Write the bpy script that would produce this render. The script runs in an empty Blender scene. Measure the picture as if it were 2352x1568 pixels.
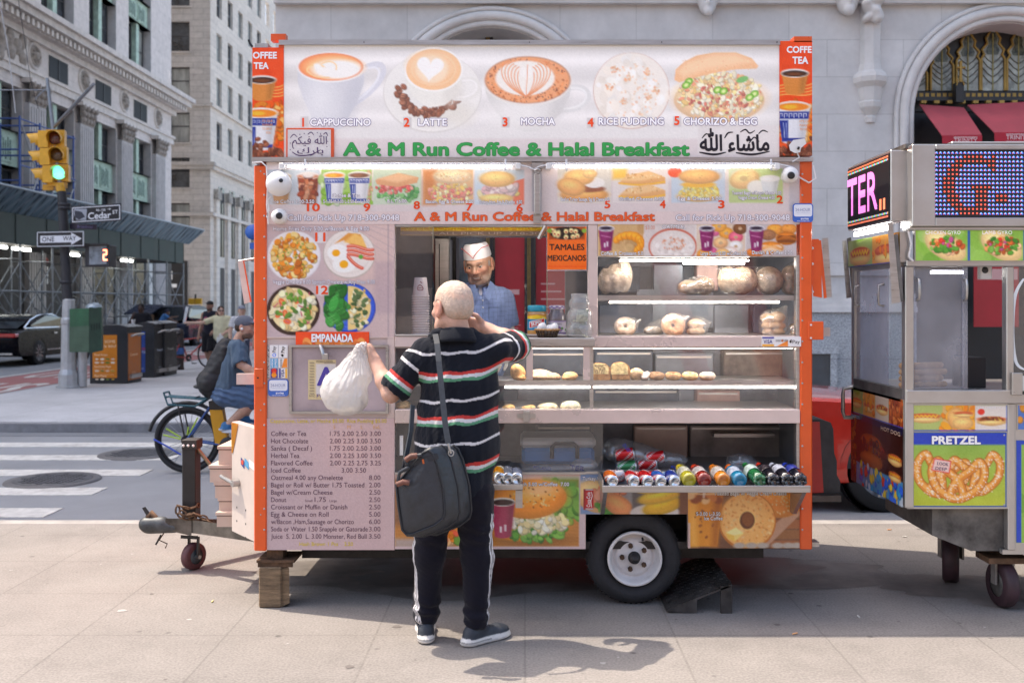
import bpy,math,random
import numpy as np
from mathutils import Vector,Matrix
R=math.radians
rnd=random.Random(7)
S=bpy.context.scene
COL=S.collection
# ---- camera, sky, sun, exposure
F=2352*35/36.0
CX,HZ,CAMZ=1206.0,697.0,1.63
cd=bpy.data.cameras.new('camera');cam=bpy.data.objects.new('camera',cd);COL.objects.link(cam)
cam.location=(0,0,CAMZ);cam.rotation_euler=(R(90),0,0)
cd.lens=35;cd.sensor_width=36;cd.shift_x=-30/2352;cd.shift_y=-87/2352
cd.clip_start=0.1;cd.clip_end=600
cd.dof.use_dof=True;cd.dof.focus_distance=5.3;cd.dof.aperture_fstop=3.2
S.camera=cam
SUN_TO=Vector((-0.47,0.15,1.0)).normalized()
w=bpy.data.worlds.new('World');S.world=w;w.use_nodes=True
nt=w.node_tree;bgn=nt.nodes['Background']
sky=nt.nodes.new('ShaderNodeTexSky');sky.sky_type='NISHITA';sky.sun_disc=False
sky.sun_elevation=math.asin(SUN_TO.z);sky.sun_rotation=math.atan2(SUN_TO.x,SUN_TO.y)
sky.air_density=1.0;sky.dust_density=3.0;sky.ozone_density=1.0
nt.links.new(sky.outputs[0],bgn.inputs[0]);bgn.inputs[1].default_value=0.15
sl=bpy.data.lights.new('sun','SUN');so=bpy.data.objects.new('sun',sl);COL.objects.link(so)
sl.energy=2.0;sl.angle=R(0.5);sl.color=(1.0,0.93,0.83)
so.rotation_euler=(-SUN_TO).to_track_quat('-Z','Y').to_euler();so.location=(-10,4,30)
S.view_settings.view_transform='Standard';S.view_settings.look='None'
S.view_settings.exposure=1.55;S.view_settings.use_white_balance=True;S.view_settings.white_balance_temperature=7000;S.view_settings.gamma=1.0;S.view_settings.use_curve_mapping=False
S.cycles.max_bounces=8;S.cycles.transparent_max_bounces=16;S.cycles.caustics_reflective=False;S.cycles.caustics_refractive=False
S.cycles.use_denoising=True;S.cycles.sample_clamp_indirect=6.0
# ---- helpers
def W(x,y,Y):return Vector(((x-CX)*Y/F,Y,CAMZ-(y-HZ)*Y/F))
def G(x,y,z=0.0):
 Y=F*(CAMZ-z)/(y-HZ);return Vector(((x-CX)*Y/F,Y,z))
def lin(c):
 c=np.asarray(c,dtype=np.float64)
 return np.where(c<=0.04045,c/12.92,((c+0.055)/1.055)**2.4)
def h2(s):
 s=s.lstrip('#');return np.array([int(s[i:i+2],16)/255 for i in(0,2,4)])
MATS={}
def mat(name,col=(.5,.5,.5),rough=.5,metal=0,var=.08,scale=6.,bump=0.,bscale=40.,spec=.5,coat=0.,emit=0.,ecol=None,alpha=1.,trans=0.,dirt=0.,hexc=None,stretch=None):
 if name in MATS:return MATS[name]
 if hexc:col=tuple(lin(h2(hexc)))
 m=bpy.data.materials.new(name);m.use_nodes=True;n=m.node_tree;b=n.nodes['Principled BSDF']
 b.inputs['Roughness'].default_value=rough;b.inputs['Metallic'].default_value=metal
 b.inputs['Specular IOR Level'].default_value=spec;b.inputs['Coat Weight'].default_value=coat
 b.inputs['Base Color'].default_value=(*col,1);b.inputs['Alpha'].default_value=alpha
 b.inputs['Transmission Weight'].default_value=trans
 m.diffuse_color=(*col,1)
 if emit:
  b.inputs['Emission Color'].default_value=(*(ecol or col),1);b.inputs['Emission Strength'].default_value=emit
 if var or bump or dirt:
  tc=n.nodes.new('ShaderNodeTexCoord');src=tc.outputs['Object']
  if stretch:
   mp=n.nodes.new('ShaderNodeMapping');mp.inputs['Scale'].default_value=stretch
   n.links.new(src,mp.inputs[0]);src=mp.outputs[0]
 if var:
  no=n.nodes.new('ShaderNodeTexNoise');no.inputs['Scale'].default_value=scale;no.inputs['Detail'].default_value=6;no.inputs['Roughness'].default_value=.65
  n.links.new(src,no.inputs['Vector'])
  mr=n.nodes.new('ShaderNodeMapRange');mr.inputs[1].default_value=.3;mr.inputs[2].default_value=.7
  mr.inputs[3].default_value=1-2.2*var;mr.inputs[4].default_value=1+2.2*var
  n.links.new(no.outputs['Fac'],mr.inputs[0])
  mx=n.nodes.new('ShaderNodeVectorMath');mx.operation='SCALE';mx.inputs[0].default_value=col
  n.links.new(mr.outputs[0],mx.inputs['Scale']);n.links.new(mx.outputs[0],b.inputs['Base Color'])
  r2=n.nodes.new('ShaderNodeMapRange');r2.inputs[1].default_value=.3;r2.inputs[2].default_value=.7
  r2.inputs[3].default_value=max(0.02,rough-.08);r2.inputs[4].default_value=min(1,rough+.08)
  n.links.new(no.outputs['Fac'],r2.inputs[0]);n.links.new(r2.outputs[0],b.inputs['Roughness'])
  if dirt:
   n2=n.nodes.new('ShaderNodeTexNoise');n2.inputs['Scale'].default_value=scale*.35;n2.inputs['Detail'].default_value=8;n2.inputs['Roughness'].default_value=.75
   n.links.new(src,n2.inputs['Vector'])
   m3=n.nodes.new('ShaderNodeMapRange');m3.inputs[1].default_value=.52;m3.inputs[2].default_value=.72;m3.inputs[3].default_value=0;m3.inputs[4].default_value=dirt
   n.links.new(n2.outputs['Fac'],m3.inputs[0])
   mm=n.nodes.new('ShaderNodeMix');mm.data_type='RGBA';mm.inputs[7].default_value=(col[0]*.35,col[1]*.3,col[2]*.26,1)
   n.links.new(m3.outputs[0],mm.inputs[0]);n.links.new(mx.outputs[0],mm.inputs[6]);n.links.new(mm.outputs[2],b.inputs['Base Color'])
 if bump:
  nb=n.nodes.new('ShaderNodeTexNoise');nb.inputs['Scale'].default_value=bscale;nb.inputs['Detail'].default_value=4
  n.links.new(src,nb.inputs['Vector'])
  bp=n.nodes.new('ShaderNodeBump');bp.inputs['Strength'].default_value=bump;bp.inputs['Distance'].default_value=.01
  n.links.new(nb.outputs['Fac'],bp.inputs['Height']);n.links.new(bp.outputs[0],b.inputs['Normal'])
 MATS[name]=m;return m
def vmat(name,rough=.35,emit=0.,coat=0.,bump=0.,bscale=60.,spec=.5,metal=0.,sheen=0.,sss=0.,var=0.,vscale=30.):
 """colours come from the mesh's own colour attribute (printed pictures, woven stripes, skin, crust)"""
 if name in MATS:return MATS[name]
 m=bpy.data.materials.new(name);m.use_nodes=True;n=m.node_tree;b=n.nodes['Principled BSDF']
 a=n.nodes.new('ShaderNodeAttribute');a.attribute_name='Col';out=a.outputs['Color']
 if var:
  no=n.nodes.new('ShaderNodeTexNoise');no.inputs['Scale'].default_value=vscale;no.inputs['Detail'].default_value=5
  tc=n.nodes.new('ShaderNodeTexCoord');n.links.new(tc.outputs['Object'],no.inputs['Vector'])
  mr=n.nodes.new('ShaderNodeMapRange');mr.inputs[1].default_value=.3;mr.inputs[2].default_value=.7;mr.inputs[3].default_value=1-2*var;mr.inputs[4].default_value=1+2*var
  n.links.new(no.outputs['Fac'],mr.inputs[0])
  mx=n.nodes.new('ShaderNodeVectorMath');mx.operation='SCALE';n.links.new(out,mx.inputs[0]);n.links.new(mr.outputs[0],mx.inputs['Scale']);out=mx.outputs[0]
 n.links.new(out,b.inputs['Base Color'])
 b.inputs['Roughness'].default_value=rough;b.inputs['Coat Weight'].default_value=coat;b.inputs['Specular IOR Level'].default_value=spec;b.inputs['Metallic'].default_value=metal
 b.inputs['Sheen Weight'].default_value=sheen
 if sss:
  b.inputs['Subsurface Weight'].default_value=sss;b.inputs['Subsurface Radius'].default_value=(1,.35,.2);b.inputs['Subsurface Scale'].default_value=.008
 if emit:
  n.links.new(out,b.inputs['Emission Color']);b.inputs['Emission Strength'].default_value=emit
 if bump:
  nb=n.nodes.new('ShaderNodeTexNoise');nb.inputs['Scale'].default_value=bscale;nb.inputs['Detail'].default_value=4
  tc=n.nodes.new('ShaderNodeTexCoord');n.links.new(tc.outputs['Object'],nb.inputs['Vector'])
  bp=n.nodes.new('ShaderNodeBump');bp.inputs['Strength'].default_value=bump;bp.inputs['Distance'].default_value=.01
  n.links.new(nb.outputs['Fac'],bp.inputs['Height']);n.links.new(bp.outputs[0],b.inputs['Normal'])
 MATS[name]=m;return m
def glassmat(name,tint=(1,1,1),refl=.12,rough=.02,haze=0.,hcol=(.8,.8,.8)):
 if name in MATS:return MATS[name]
 m=bpy.data.materials.new(name);m.use_nodes=True;n=m.node_tree;n.nodes.clear()
 o=n.nodes.new('ShaderNodeOutputMaterial');t=n.nodes.new('ShaderNodeBsdfTransparent');t.inputs[0].default_value=(*tint,1)
 g=n.nodes.new('ShaderNodeBsdfGlossy');g.inputs['Roughness'].default_value=rough
 lw=n.nodes.new('ShaderNodeLayerWeight');pw=n.nodes.new('ShaderNodeMath');pw.operation='POWER';pw.inputs[1].default_value=4;n.links.new(lw.outputs['Facing'],pw.inputs[0])
 mr=n.nodes.new('ShaderNodeMath');mr.operation='MULTIPLY_ADD';mr.inputs[1].default_value=.5;mr.inputs[2].default_value=refl;n.links.new(pw.outputs[0],mr.inputs[0])
 mx=n.nodes.new('ShaderNodeMixShader');n.links.new(mr.outputs[0],mx.inputs[0]);n.links.new(t.outputs[0],mx.inputs[1]);n.links.new(g.outputs[0],mx.inputs[2])
 out=mx.outputs[0]
 if haze:
  d=n.nodes.new('ShaderNodeBsdfDiffuse');d.inputs[0].default_value=(*hcol,1)
  no=n.nodes.new('ShaderNodeTexNoise');no.inputs['Scale'].default_value=4;no.inputs['Detail'].default_value=6
  tc=n.nodes.new('ShaderNodeTexCoord');n.links.new(tc.outputs['Object'],no.inputs['Vector'])
  m2=n.nodes.new('ShaderNodeMapRange');m2.inputs[1].default_value=.3;m2.inputs[2].default_value=.75;m2.inputs[3].default_value=haze*.5;m2.inputs[4].default_value=haze*1.6
  n.links.new(no.outputs['Fac'],m2.inputs[0])
  mh=n.nodes.new('ShaderNodeMixShader');n.links.new(m2.outputs[0],mh.inputs[0]);n.links.new(out,mh.inputs[1]);n.links.new(d.outputs[0],mh.inputs[2]);out=mh.outputs[0]
 n.links.new(out,o.inputs[0]);MATS[name]=m;return m
def lamp(name,col,k):return mat(name,col=(.9,.9,.9),rough=.4,var=0,emit=k,ecol=col)
class MB:
 """collects shapes in world space and links them as ONE mesh object"""
 def __init__(s):s.v=[];s.idx=[];s.tot=[];s.mi=[];s.sm=[];s.c=[];s.nv=0;s.mats=[];s.hascol=False
 def slot(s,m):
  if m not in s.mats:s.mats.append(m)
  return s.mats.index(m)
 def add(s,verts,faces,m,col=None,smooth=False):
  verts=np.asarray(verts,dtype=np.float64).reshape(-1,3);k=s.slot(m)
  if isinstance(faces,np.ndarray):
   s.idx.append(faces.ravel()+s.nv);n=len(faces);s.tot.append(np.full(n,faces.shape[1]))
  else:
   n=len(faces)
   if n==0:return
   s.idx.append(np.concatenate([np.asarray(f)for f in faces])+s.nv);s.tot.append(np.array([len(f)for f in faces]))
  s.mi.append(np.full(n,k));s.sm.append(np.full(n,bool(smooth)))
  s.v.append(verts);s.nv+=len(verts)
  if col is None:c=np.ones((len(verts),3))*.8
  else:
   s.hascol=True;c=np.asarray(col,dtype=np.float64)
   if c.ndim==1:c=np.tile(c,(len(verts),1))
  s.c.append(c)
 def box(s,x0,x1,y0,y1,z0,z1,m,bev=0.,col=None):
  x0,x1=min(x0,x1),max(x0,x1);y0,y1=min(y0,y1),max(y0,y1);z0,z1=min(z0,z1),max(z0,z1)
  b=min(bev,.45*min(x1-x0,y1-y0,z1-z0))
  if b<=0:
   v=[(x,y,z)for z in(z0,z1)for y in(y0,y1)for x in(x0,x1)]
   s.add(v,[(0,2,3,1),(4,5,7,6),(0,1,5,4),(2,6,7,3),(0,4,6,2),(1,3,7,5)],m,col);return
  V=[];ids={}
  for i,x in enumerate((x0,x1)):
   for j,y in enumerate((y0,y1)):
    for k,z in enumerate((z0,z1)):
     sx,sy,sz=(1 if i==0 else-1),(1 if j==0 else-1),(1 if k==0 else-1)
     ids[i,j,k,0]=len(V);V.append((x,y+sy*b,z+sz*b))
     ids[i,j,k,1]=len(V);V.append((x+sx*b,y,z+sz*b))
     ids[i,j,k,2]=len(V);V.append((x+sx*b,y+sy*b,z))
  Fc=[]
  for i in(0,1):Fc.append([ids[i,a,c,0]for a,c in((0,0),(0,1),(1,1),(1,0))][::(1 if i==0 else-1)])
  for j in(0,1):Fc.append([ids[a,j,c,1]for a,c in((0,0),(1,0),(1,1),(0,1))][::(1 if j==0 else-1)])
  for k in(0,1):Fc.append([ids[a,c,k,2]for a,c in((0,0),(0,1),(1,1),(1,0))][::(1 if k==0 else-1)])
  for j in(0,1):
   for k in(0,1):Fc.append([ids[0,j,k,1],ids[1,j,k,1],ids[1,j,k,2],ids[0,j,k,2]])
  for i in(0,1):
   for k in(0,1):Fc.append([ids[i,0,k,0],ids[i,1,k,0],ids[i,1,k,2],ids[i,0,k,2]])
  for i in(0,1):
   for j in(0,1):Fc.append([ids[i,j,0,0],ids[i,j,1,0],ids[i,j,1,1],ids[i,j,0,1]])
  for q in ids:
   if q[3]==0:Fc.append([ids[q[0],q[1],q[2],t]for t in range(3)])
  s.add(V,Fc,m,col)
 def pts8(s,a,b,m,col=None):
  """hexahedron between two quads of 4 points each"""
  s.add([*a,*b],[(3,2,1,0),(4,5,6,7),(0,1,5,4),(1,2,6,5),(2,3,7,6),(3,0,4,7)],m,col)
 def prism(s,poly,fr,d,m,col=None,smooth=False):
  """poly: 2-D points; fr: function (u,v,t)->world; t runs 0..d"""
  n=len(poly);V=[fr(u,v,0)for u,v in poly]+[fr(u,v,d)for u,v in poly]
  s.add(V,[tuple(range(n-1,-1,-1)),tuple(range(n,2*n))],m,col)
  s.add(V,[(i,(i+1)%n,n+(i+1)%n,n+i)for i in range(n)],m,col,smooth)
 def tube(s,pts,r,m,n=8,col=None,closed=False,cap=True):
  pts=[Vector(p)for p in pts];K=len(pts);rs=r if hasattr(r,'__len__')else[r]*K
  V=[];up=None
  for i,p in enumerate(pts):
   if closed:t=pts[(i+1)%K]-pts[i-1]
   else:t=pts[min(i+1,K-1)]-pts[max(i-1,0)]
   t.normalize()
   if up is None:
    up=Vector((0,0,1))if abs(t.z)<.9 else Vector((1,0,0))
   a=(up-t*up.dot(t))
   if a.length<1e-6:a=t.orthogonal()
   a.normalize();up=a;b=t.cross(a)
   for k in range(n):
    an=2*math.pi*k/n;V.append(p+(a*math.cos(an)+b*math.sin(an))*rs[i])
  Fc=[]
  for i in range(K if closed else K-1):
   j=(i+1)%K
   for k in range(n):Fc.append((i*n+k,i*n+(k+1)%n,j*n+(k+1)%n,j*n+k))
  s.add(V,Fc,m,col,True)
  if cap and not closed:
   s.add(V[:n],[tuple(range(n-1,-1,-1))],m,col);s.add(V[-n:],[tuple(range(n))],m,col)
 def bar(s,a,b,w,h,m,col=None):
  a,b=Vector(a),Vector(b);t=(b-a).normalized();up=Vector((0,0,1))if abs(t.z)<.95 else Vector((0,1,0))
  x=t.cross(up).normalized();y=x.cross(t)
  q=[(-w/2,-h/2),(w/2,-h/2),(w/2,h/2),(-w/2,h/2)]
  s.pts8([a+x*u+y*v for u,v in q],[b+x*u+y*v for u,v in q],m,col)
 def lathe(s,prof,o,ax,m,n=24,col=None,smooth=True,cols=None):
  """prof: (radius, height along axis)"""
  o=Vector(o);ax=Vector(ax).normalized();a=ax.orthogonal().normalized();b=ax.cross(a)
  V=[];C=[]
  for i,(r,h)in enumerate(prof):
   for k in range(n):
    an=2*math.pi*k/n;V.append(o+ax*h+(a*math.cos(an)+b*math.sin(an))*max(r,1e-5))
    if cols is not None:C.append(cols[i])
  Fc=[(i*n+k,i*n+(k+1)%n,(i+1)*n+(k+1)%n,(i+1)*n+k)for i in range(len(prof)-1)for k in range(n)]
  s.add(V,Fc,m,C if cols is not None else col,smooth)
 def build(s,name,parent=None,origin=None,noshade=False):
  me=bpy.data.meshes.new(name);o=bpy.data.objects.new(name,me);COL.objects.link(o)
  v=np.concatenate(s.v)
  if parent is not None:
   org=np.array(parent['_o']);o.parent=parent;o['_o']=list(map(float,org))
  else:
   if origin is None:
    mn,mx_=v.min(0),v.max(0);origin=((mn[0]+mx_[0])/2,(mn[1]+mx_[1])/2,mn[2])
   org=np.array(origin,dtype=float);o.location=org;o['_o']=list(map(float,org))
  v=v-org
  idx=np.concatenate(s.idx).astype(np.int32);tot=np.concatenate(s.tot).astype(np.int32)
  me.vertices.add(len(v));me.vertices.foreach_set('co',v.astype(np.float32).ravel())
  me.loops.add(len(idx));me.loops.foreach_set('vertex_index',idx)
  me.polygons.add(len(tot));st=np.zeros(len(tot),np.int32);st[1:]=np.cumsum(tot)[:-1]
  me.polygons.foreach_set('loop_start',st);me.polygons.foreach_set('loop_total',tot)
  for m in s.mats:me.materials.append(m)
  me.polygons.foreach_set('material_index',np.concatenate(s.mi).astype(np.int32))
  me.polygons.foreach_set('use_smooth',np.concatenate(s.sm))
  if s.hascol:
   at=me.color_attributes.new('Col','FLOAT_COLOR','POINT');c=np.concatenate(s.c)
   at.data.foreach_set('color',np.concatenate([c,np.ones((len(c),1))],1).astype(np.float32).ravel())
  me.update(calc_edges=True);me.validate()
  return o
def tag(o,label=None,cat=None,group=None,kind=None):
 if label:o['label']=label
 if cat:o['category']=cat;o['kind']='thing'
 if group:o['group']=group
 if kind:o['kind']=kind
 return o
def thing(name,label,cat,loc=(0,0,0),group=None):
 o=bpy.data.objects.new(name,None);COL.objects.link(o);o.location=loc;o['_o']=list(map(float,loc));o.empty_display_size=.1
 return tag(o,label,cat,group)
def solo(mb,name,label,cat,group=None,origin=None):return tag(mb.build(name,origin=origin),label,cat,group)
def struct(mb,name):return tag(mb.build(name,origin=(0,0,0)),kind='structure')
def copy_tree(o,loc=None,parent=None,label=None):
 c=o.copy();COL.objects.link(c);c.parent=parent
 if loc is not None:c.location=loc;c['_o']=list(map(float,loc))
 if label:c['label']=label
 for ch in list(o.children):copy_tree(ch,None,c)
 return c
 # ---- lettering
_TX={}
def glyphs(s,bold=0.,spacing=1.):
 k=(s,bold,spacing)
 if k not in _TX:
  cu=bpy.data.curves.new('t','FONT');cu.body=s;cu.size=1;cu.offset=bold;cu.resolution_u=3;cu.space_character=spacing
  ob=bpy.data.objects.new('t',cu);me=ob.to_mesh()
  V=np.array([v.co[:2]for v in me.vertices])if len(me.vertices)else np.zeros((0,2))
  Fc=[tuple(p.vertices)for p in me.polygons]
  ob.to_mesh_clear();bpy.data.objects.remove(ob);bpy.data.curves.remove(cu)
  _TX[k]=(V,Fc)
 return _TX[k]
PRINT=None
def text(mb,s,fr,x0,y0,cap,col,m,w=None,bold=.012,t=.001,outline=None,ow=.045,rot=0.,align='l',spacing=1.):
 """fr(u,v,t)->world with v downward; (x0,y0) baseline start; cap = capital height; w = total width or None"""
 H=glyphs('H',0.)[0][:,1].max()
 V,Fc=glyphs(s,0.,spacing)
 if len(V)==0:return
 k=cap/H;a,b=V[:,0].min(),V[:,0].max()
 kx=(w/(b-a))if w else k
 ca,sa=math.cos(rot),math.sin(rot)
 off={'l':0,'c':-.5,'r':-1}[align]*(b-a)*kx
 big=abs(cap)>=12 or abs(cap)<.2
 def put(dx,dy,t,c):
  u=(V[:,0]-a+dx)*kx+off;v=-(V[:,1]+dy)*k
  P=[fr(x0+ca*p-sa*q,y0+sa*p+ca*q,t)for p,q in zip(u,v)]
  mb.add(P,Fc,m,lin(c)if c is not None else None)
 def fat(r,t,c,n):
  for i in range(n):
   an=2*math.pi*(i+.5)/n;put(r*math.cos(an),r*math.sin(an),t+2e-5*i,c)
 if outline is not None:fat(bold+ow,t,outline,8 if big else 4);t+=.0006
 if bold>.015:fat(bold,t,col,6 if big else 2)
 else:put(0,0,t,col)
 # ---- printed pictures: a grid of coloured vertices painted with numpy
class Canvas:
 def __init__(s,x0,y0,x1,y1,bg=(1,1,1),step=2.2):
  nx=max(2,int(round((x1-x0)/step))+1);ny=max(2,int(round((y1-y0)/step))+1)
  s.st=step;s.X,s.Y=np.meshgrid(np.linspace(x0,x1,nx),np.linspace(y0,y1,ny))
  s.c=np.ones((ny,nx,3))*np.asarray(bg,float);s.rs=np.random.RandomState(int(x0*3+y0*7)%99991)
 def mixm(s,a,col):
  a=np.clip(a,0,1)[...,None];s.c=s.c*(1-a)+np.asarray(col)*a
 def ell(s,cx,cy,rx,ry,col,rot=0,soft=None,a=1.):
  ca,sa=math.cos(rot),math.sin(rot);dx,dy=s.X-cx,s.Y-cy
  u=(ca*dx+sa*dy)/rx;v=(-sa*dx+ca*dy)/ry
  d=(np.sqrt(u*u+v*v)-1)*min(rx,ry);soft=soft or s.st
  s.mixm(a*np.clip(.5-d/soft,0,1),col)
 def ring(s,cx,cy,rx,ry,wd,col,rot=0,a=1.):
  ca,sa=math.cos(rot),math.sin(rot);dx,dy=s.X-cx,s.Y-cy
  u=(ca*dx+sa*dy)/rx;v=(-sa*dx+ca*dy)/ry
  d=np.abs((np.sqrt(u*u+v*v)-1)*min(rx,ry))-wd/2
  s.mixm(a*np.clip(.5-d/s.st,0,1),col)
 def pdist(s,pts):
  P=np.asarray(pts,float);n=len(P);ins=np.zeros(s.X.shape,bool);d=np.full(s.X.shape,1e9)
  for i in range(n):
   a,b=P[i],P[(i+1)%n];e=b-a;L=e@e+1e-9
   t=np.clip(((s.X-a[0])*e[0]+(s.Y-a[1])*e[1])/L,0,1)
   d=np.minimum(d,np.hypot(s.X-a[0]-t*e[0],s.Y-a[1]-t*e[1]))
   c=((a[1]>s.Y)!=(b[1]>s.Y));
   with np.errstate(all='ignore'):xi=(b[0]-a[0])*(s.Y-a[1])/(b[1]-a[1]+1e-12)+a[0]
   ins^=c&(s.X<xi)
  return np.where(ins,-d,d)
 def poly(s,pts,col,soft=None,a=1.):s.mixm(a*np.clip(.5-s.pdist(pts)/(soft or s.st),0,1),col)
 def rect(s,x0,y0,x1,y1,col,soft=None,a=1.):s.poly([(x0,y0),(x1,y0),(x1,y1),(x0,y1)],col,soft,a)
 def line(s,pts,wd,col,a=1.):
  P=np.asarray(pts,float);d=np.full(s.X.shape,1e9)
  for p,q in zip(P[:-1],P[1:]):
   e=q-p;L=e@e+1e-9;t=np.clip(((s.X-p[0])*e[0]+(s.Y-p[1])*e[1])/L,0,1)
   d=np.minimum(d,np.hypot(s.X-p[0]-t*e[0],s.Y-p[1]-t*e[1]))
  s.mixm(a*np.clip(.5-(d-wd/2)/s.st,0,1),col)
 def bez(s,p,wd,col,a=1.,n=14):
  t=np.linspace(0,1,n)[:,None];p=np.asarray(p,float)
  if len(p)==3:q=(1-t)**2*p[0]+2*t*(1-t)*p[1]+t*t*p[2]
  else:q=(1-t)**3*p[0]+3*t*(1-t)**2*p[1]+3*t*t*(1-t)*p[2]+t**3*p[3]
  s.line(q,wd,col,a)
 def scat(s,n,box,r0,r1,pal,asp=1.6,ell=True,a=1.,shade=True):
  x0,y0,x1,y1=box;cx,cy=(x0+x1)/2,(y0+y1)/2
  for i in range(n):
   while True:
    x,y=s.rs.uniform(x0,x1),s.rs.uniform(y0,y1)
    if not ell or((x-cx)/((x1-x0)/2+1e-6))**2+((y-cy)/((y1-y0)/2+1e-6))**2<1:break
   r=s.rs.uniform(r0,r1);c=np.asarray(pal[s.rs.randint(len(pal))])*s.rs.uniform(.9,1.08);ro=s.rs.uniform(0,3.14)
   q=s.rs.uniform(1,asp)
   if shade:s.ell(x+r*.15,y+r*.25,r*q,r,c*.72,ro,a=a)
   s.ell(x,y,r*q*.92,r*.9,np.clip(c,0,1),ro,a=a)
 def noise(s,amp,sc=12.,oct=3):
  out=np.zeros(s.X.shape)
  for o in range(oct):
   q=sc/2**o;gx=int((s.X.max()-s.X.min())/q)+3;gy=int((s.Y.max()-s.Y.min())/q)+3
   g=s.rs.uniform(-1,1,(gy,gx));u=(s.X-s.X.min())/q;v=(s.Y-s.Y.min())/q
   i,j=u.astype(int),v.astype(int);fu,fv=u-i,v-j;fu=fu*fu*(3-2*fu);fv=fv*fv*(3-2*fv)
   out+=(g[j,i]*(1-fu)*(1-fv)+g[j,i+1]*fu*(1-fv)+g[j+1,i]*(1-fu)*fv+g[j+1,i+1]*fu*fv)/2**o
  s.c=s.c+(out*amp)[...,None];return out
 def put(s,mb,fr,m,t=.0,wash=.03,sat=1.18):
  g0=s.c.mean(-1,keepdims=True);s.c=np.clip(g0+(s.c-g0)*sat,0,1)
  g=s.rs.normal(0,.012,s.X.shape);s.c=np.clip(s.c+g[...,None],0,1)*(1-wash)+np.array((.93,.90,.885))*wash
  ny,nx=s.X.shape;V=fr(s.X.ravel(),s.Y.ravel(),t)
  V=np.stack([np.broadcast_to(q,s.X.size)for q in V],1)
  i=np.arange(ny*nx).reshape(ny,nx)
  Fq=np.stack([i[:-1,:-1],i[1:,:-1],i[1:,1:],i[:-1,1:]],-1).reshape(-1,4)
  mb.add(V,Fq,m,lin(np.clip(s.c,0,1)).reshape(-1,3))
  # ---- organic shapes: signed-distance fields -> surface nets
def rc(a,b,r1,r2=None,sc=None):
 a,b=np.array(a,np.float32),np.array(b,np.float32);r2=r1 if r2 is None else r2
 s3=np.array(sc if sc is not None else(1,1,1),np.float32)
 def f(P):
  A,B,Q=a/s3,b/s3,P/s3
  e=B-A;t=np.clip(((Q-A)@e)/(e@e+1e-12),0,1)
  return(np.linalg.norm(Q-A-t[:,None]*e,axis=1)-(r1+(r2-r1)*t))*s3.min()
 m=max(r1,r2)*s3.max();f.bb=(np.minimum(a,b)-m,np.maximum(a,b)+m);return f
def el(c,r,rot=None):
 c=np.array(c,np.float32);r=np.array(r,np.float32);M=np.array(Matrix.Identity(3)if rot is None else rot.to_3x3(),np.float32)
 def f(P):
  Q=(P-c)@M;k0=np.linalg.norm(Q/r,axis=1);k1=np.linalg.norm(Q/(r*r),axis=1)
  return k0*(k0-1)/(k1+1e-9)
 f.bb=(c-r.max(),c+r.max());return f
def eul(x=0,y=0,z=0):return Matrix.Rotation(R(z),3,'Z')@Matrix.Rotation(R(y),3,'Y')@Matrix.Rotation(R(x),3,'X')
def smin(a,b,k):
 h=np.clip(k-np.abs(a-b),0,None)/k;return np.minimum(a,b)-h*h*k*.25
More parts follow.
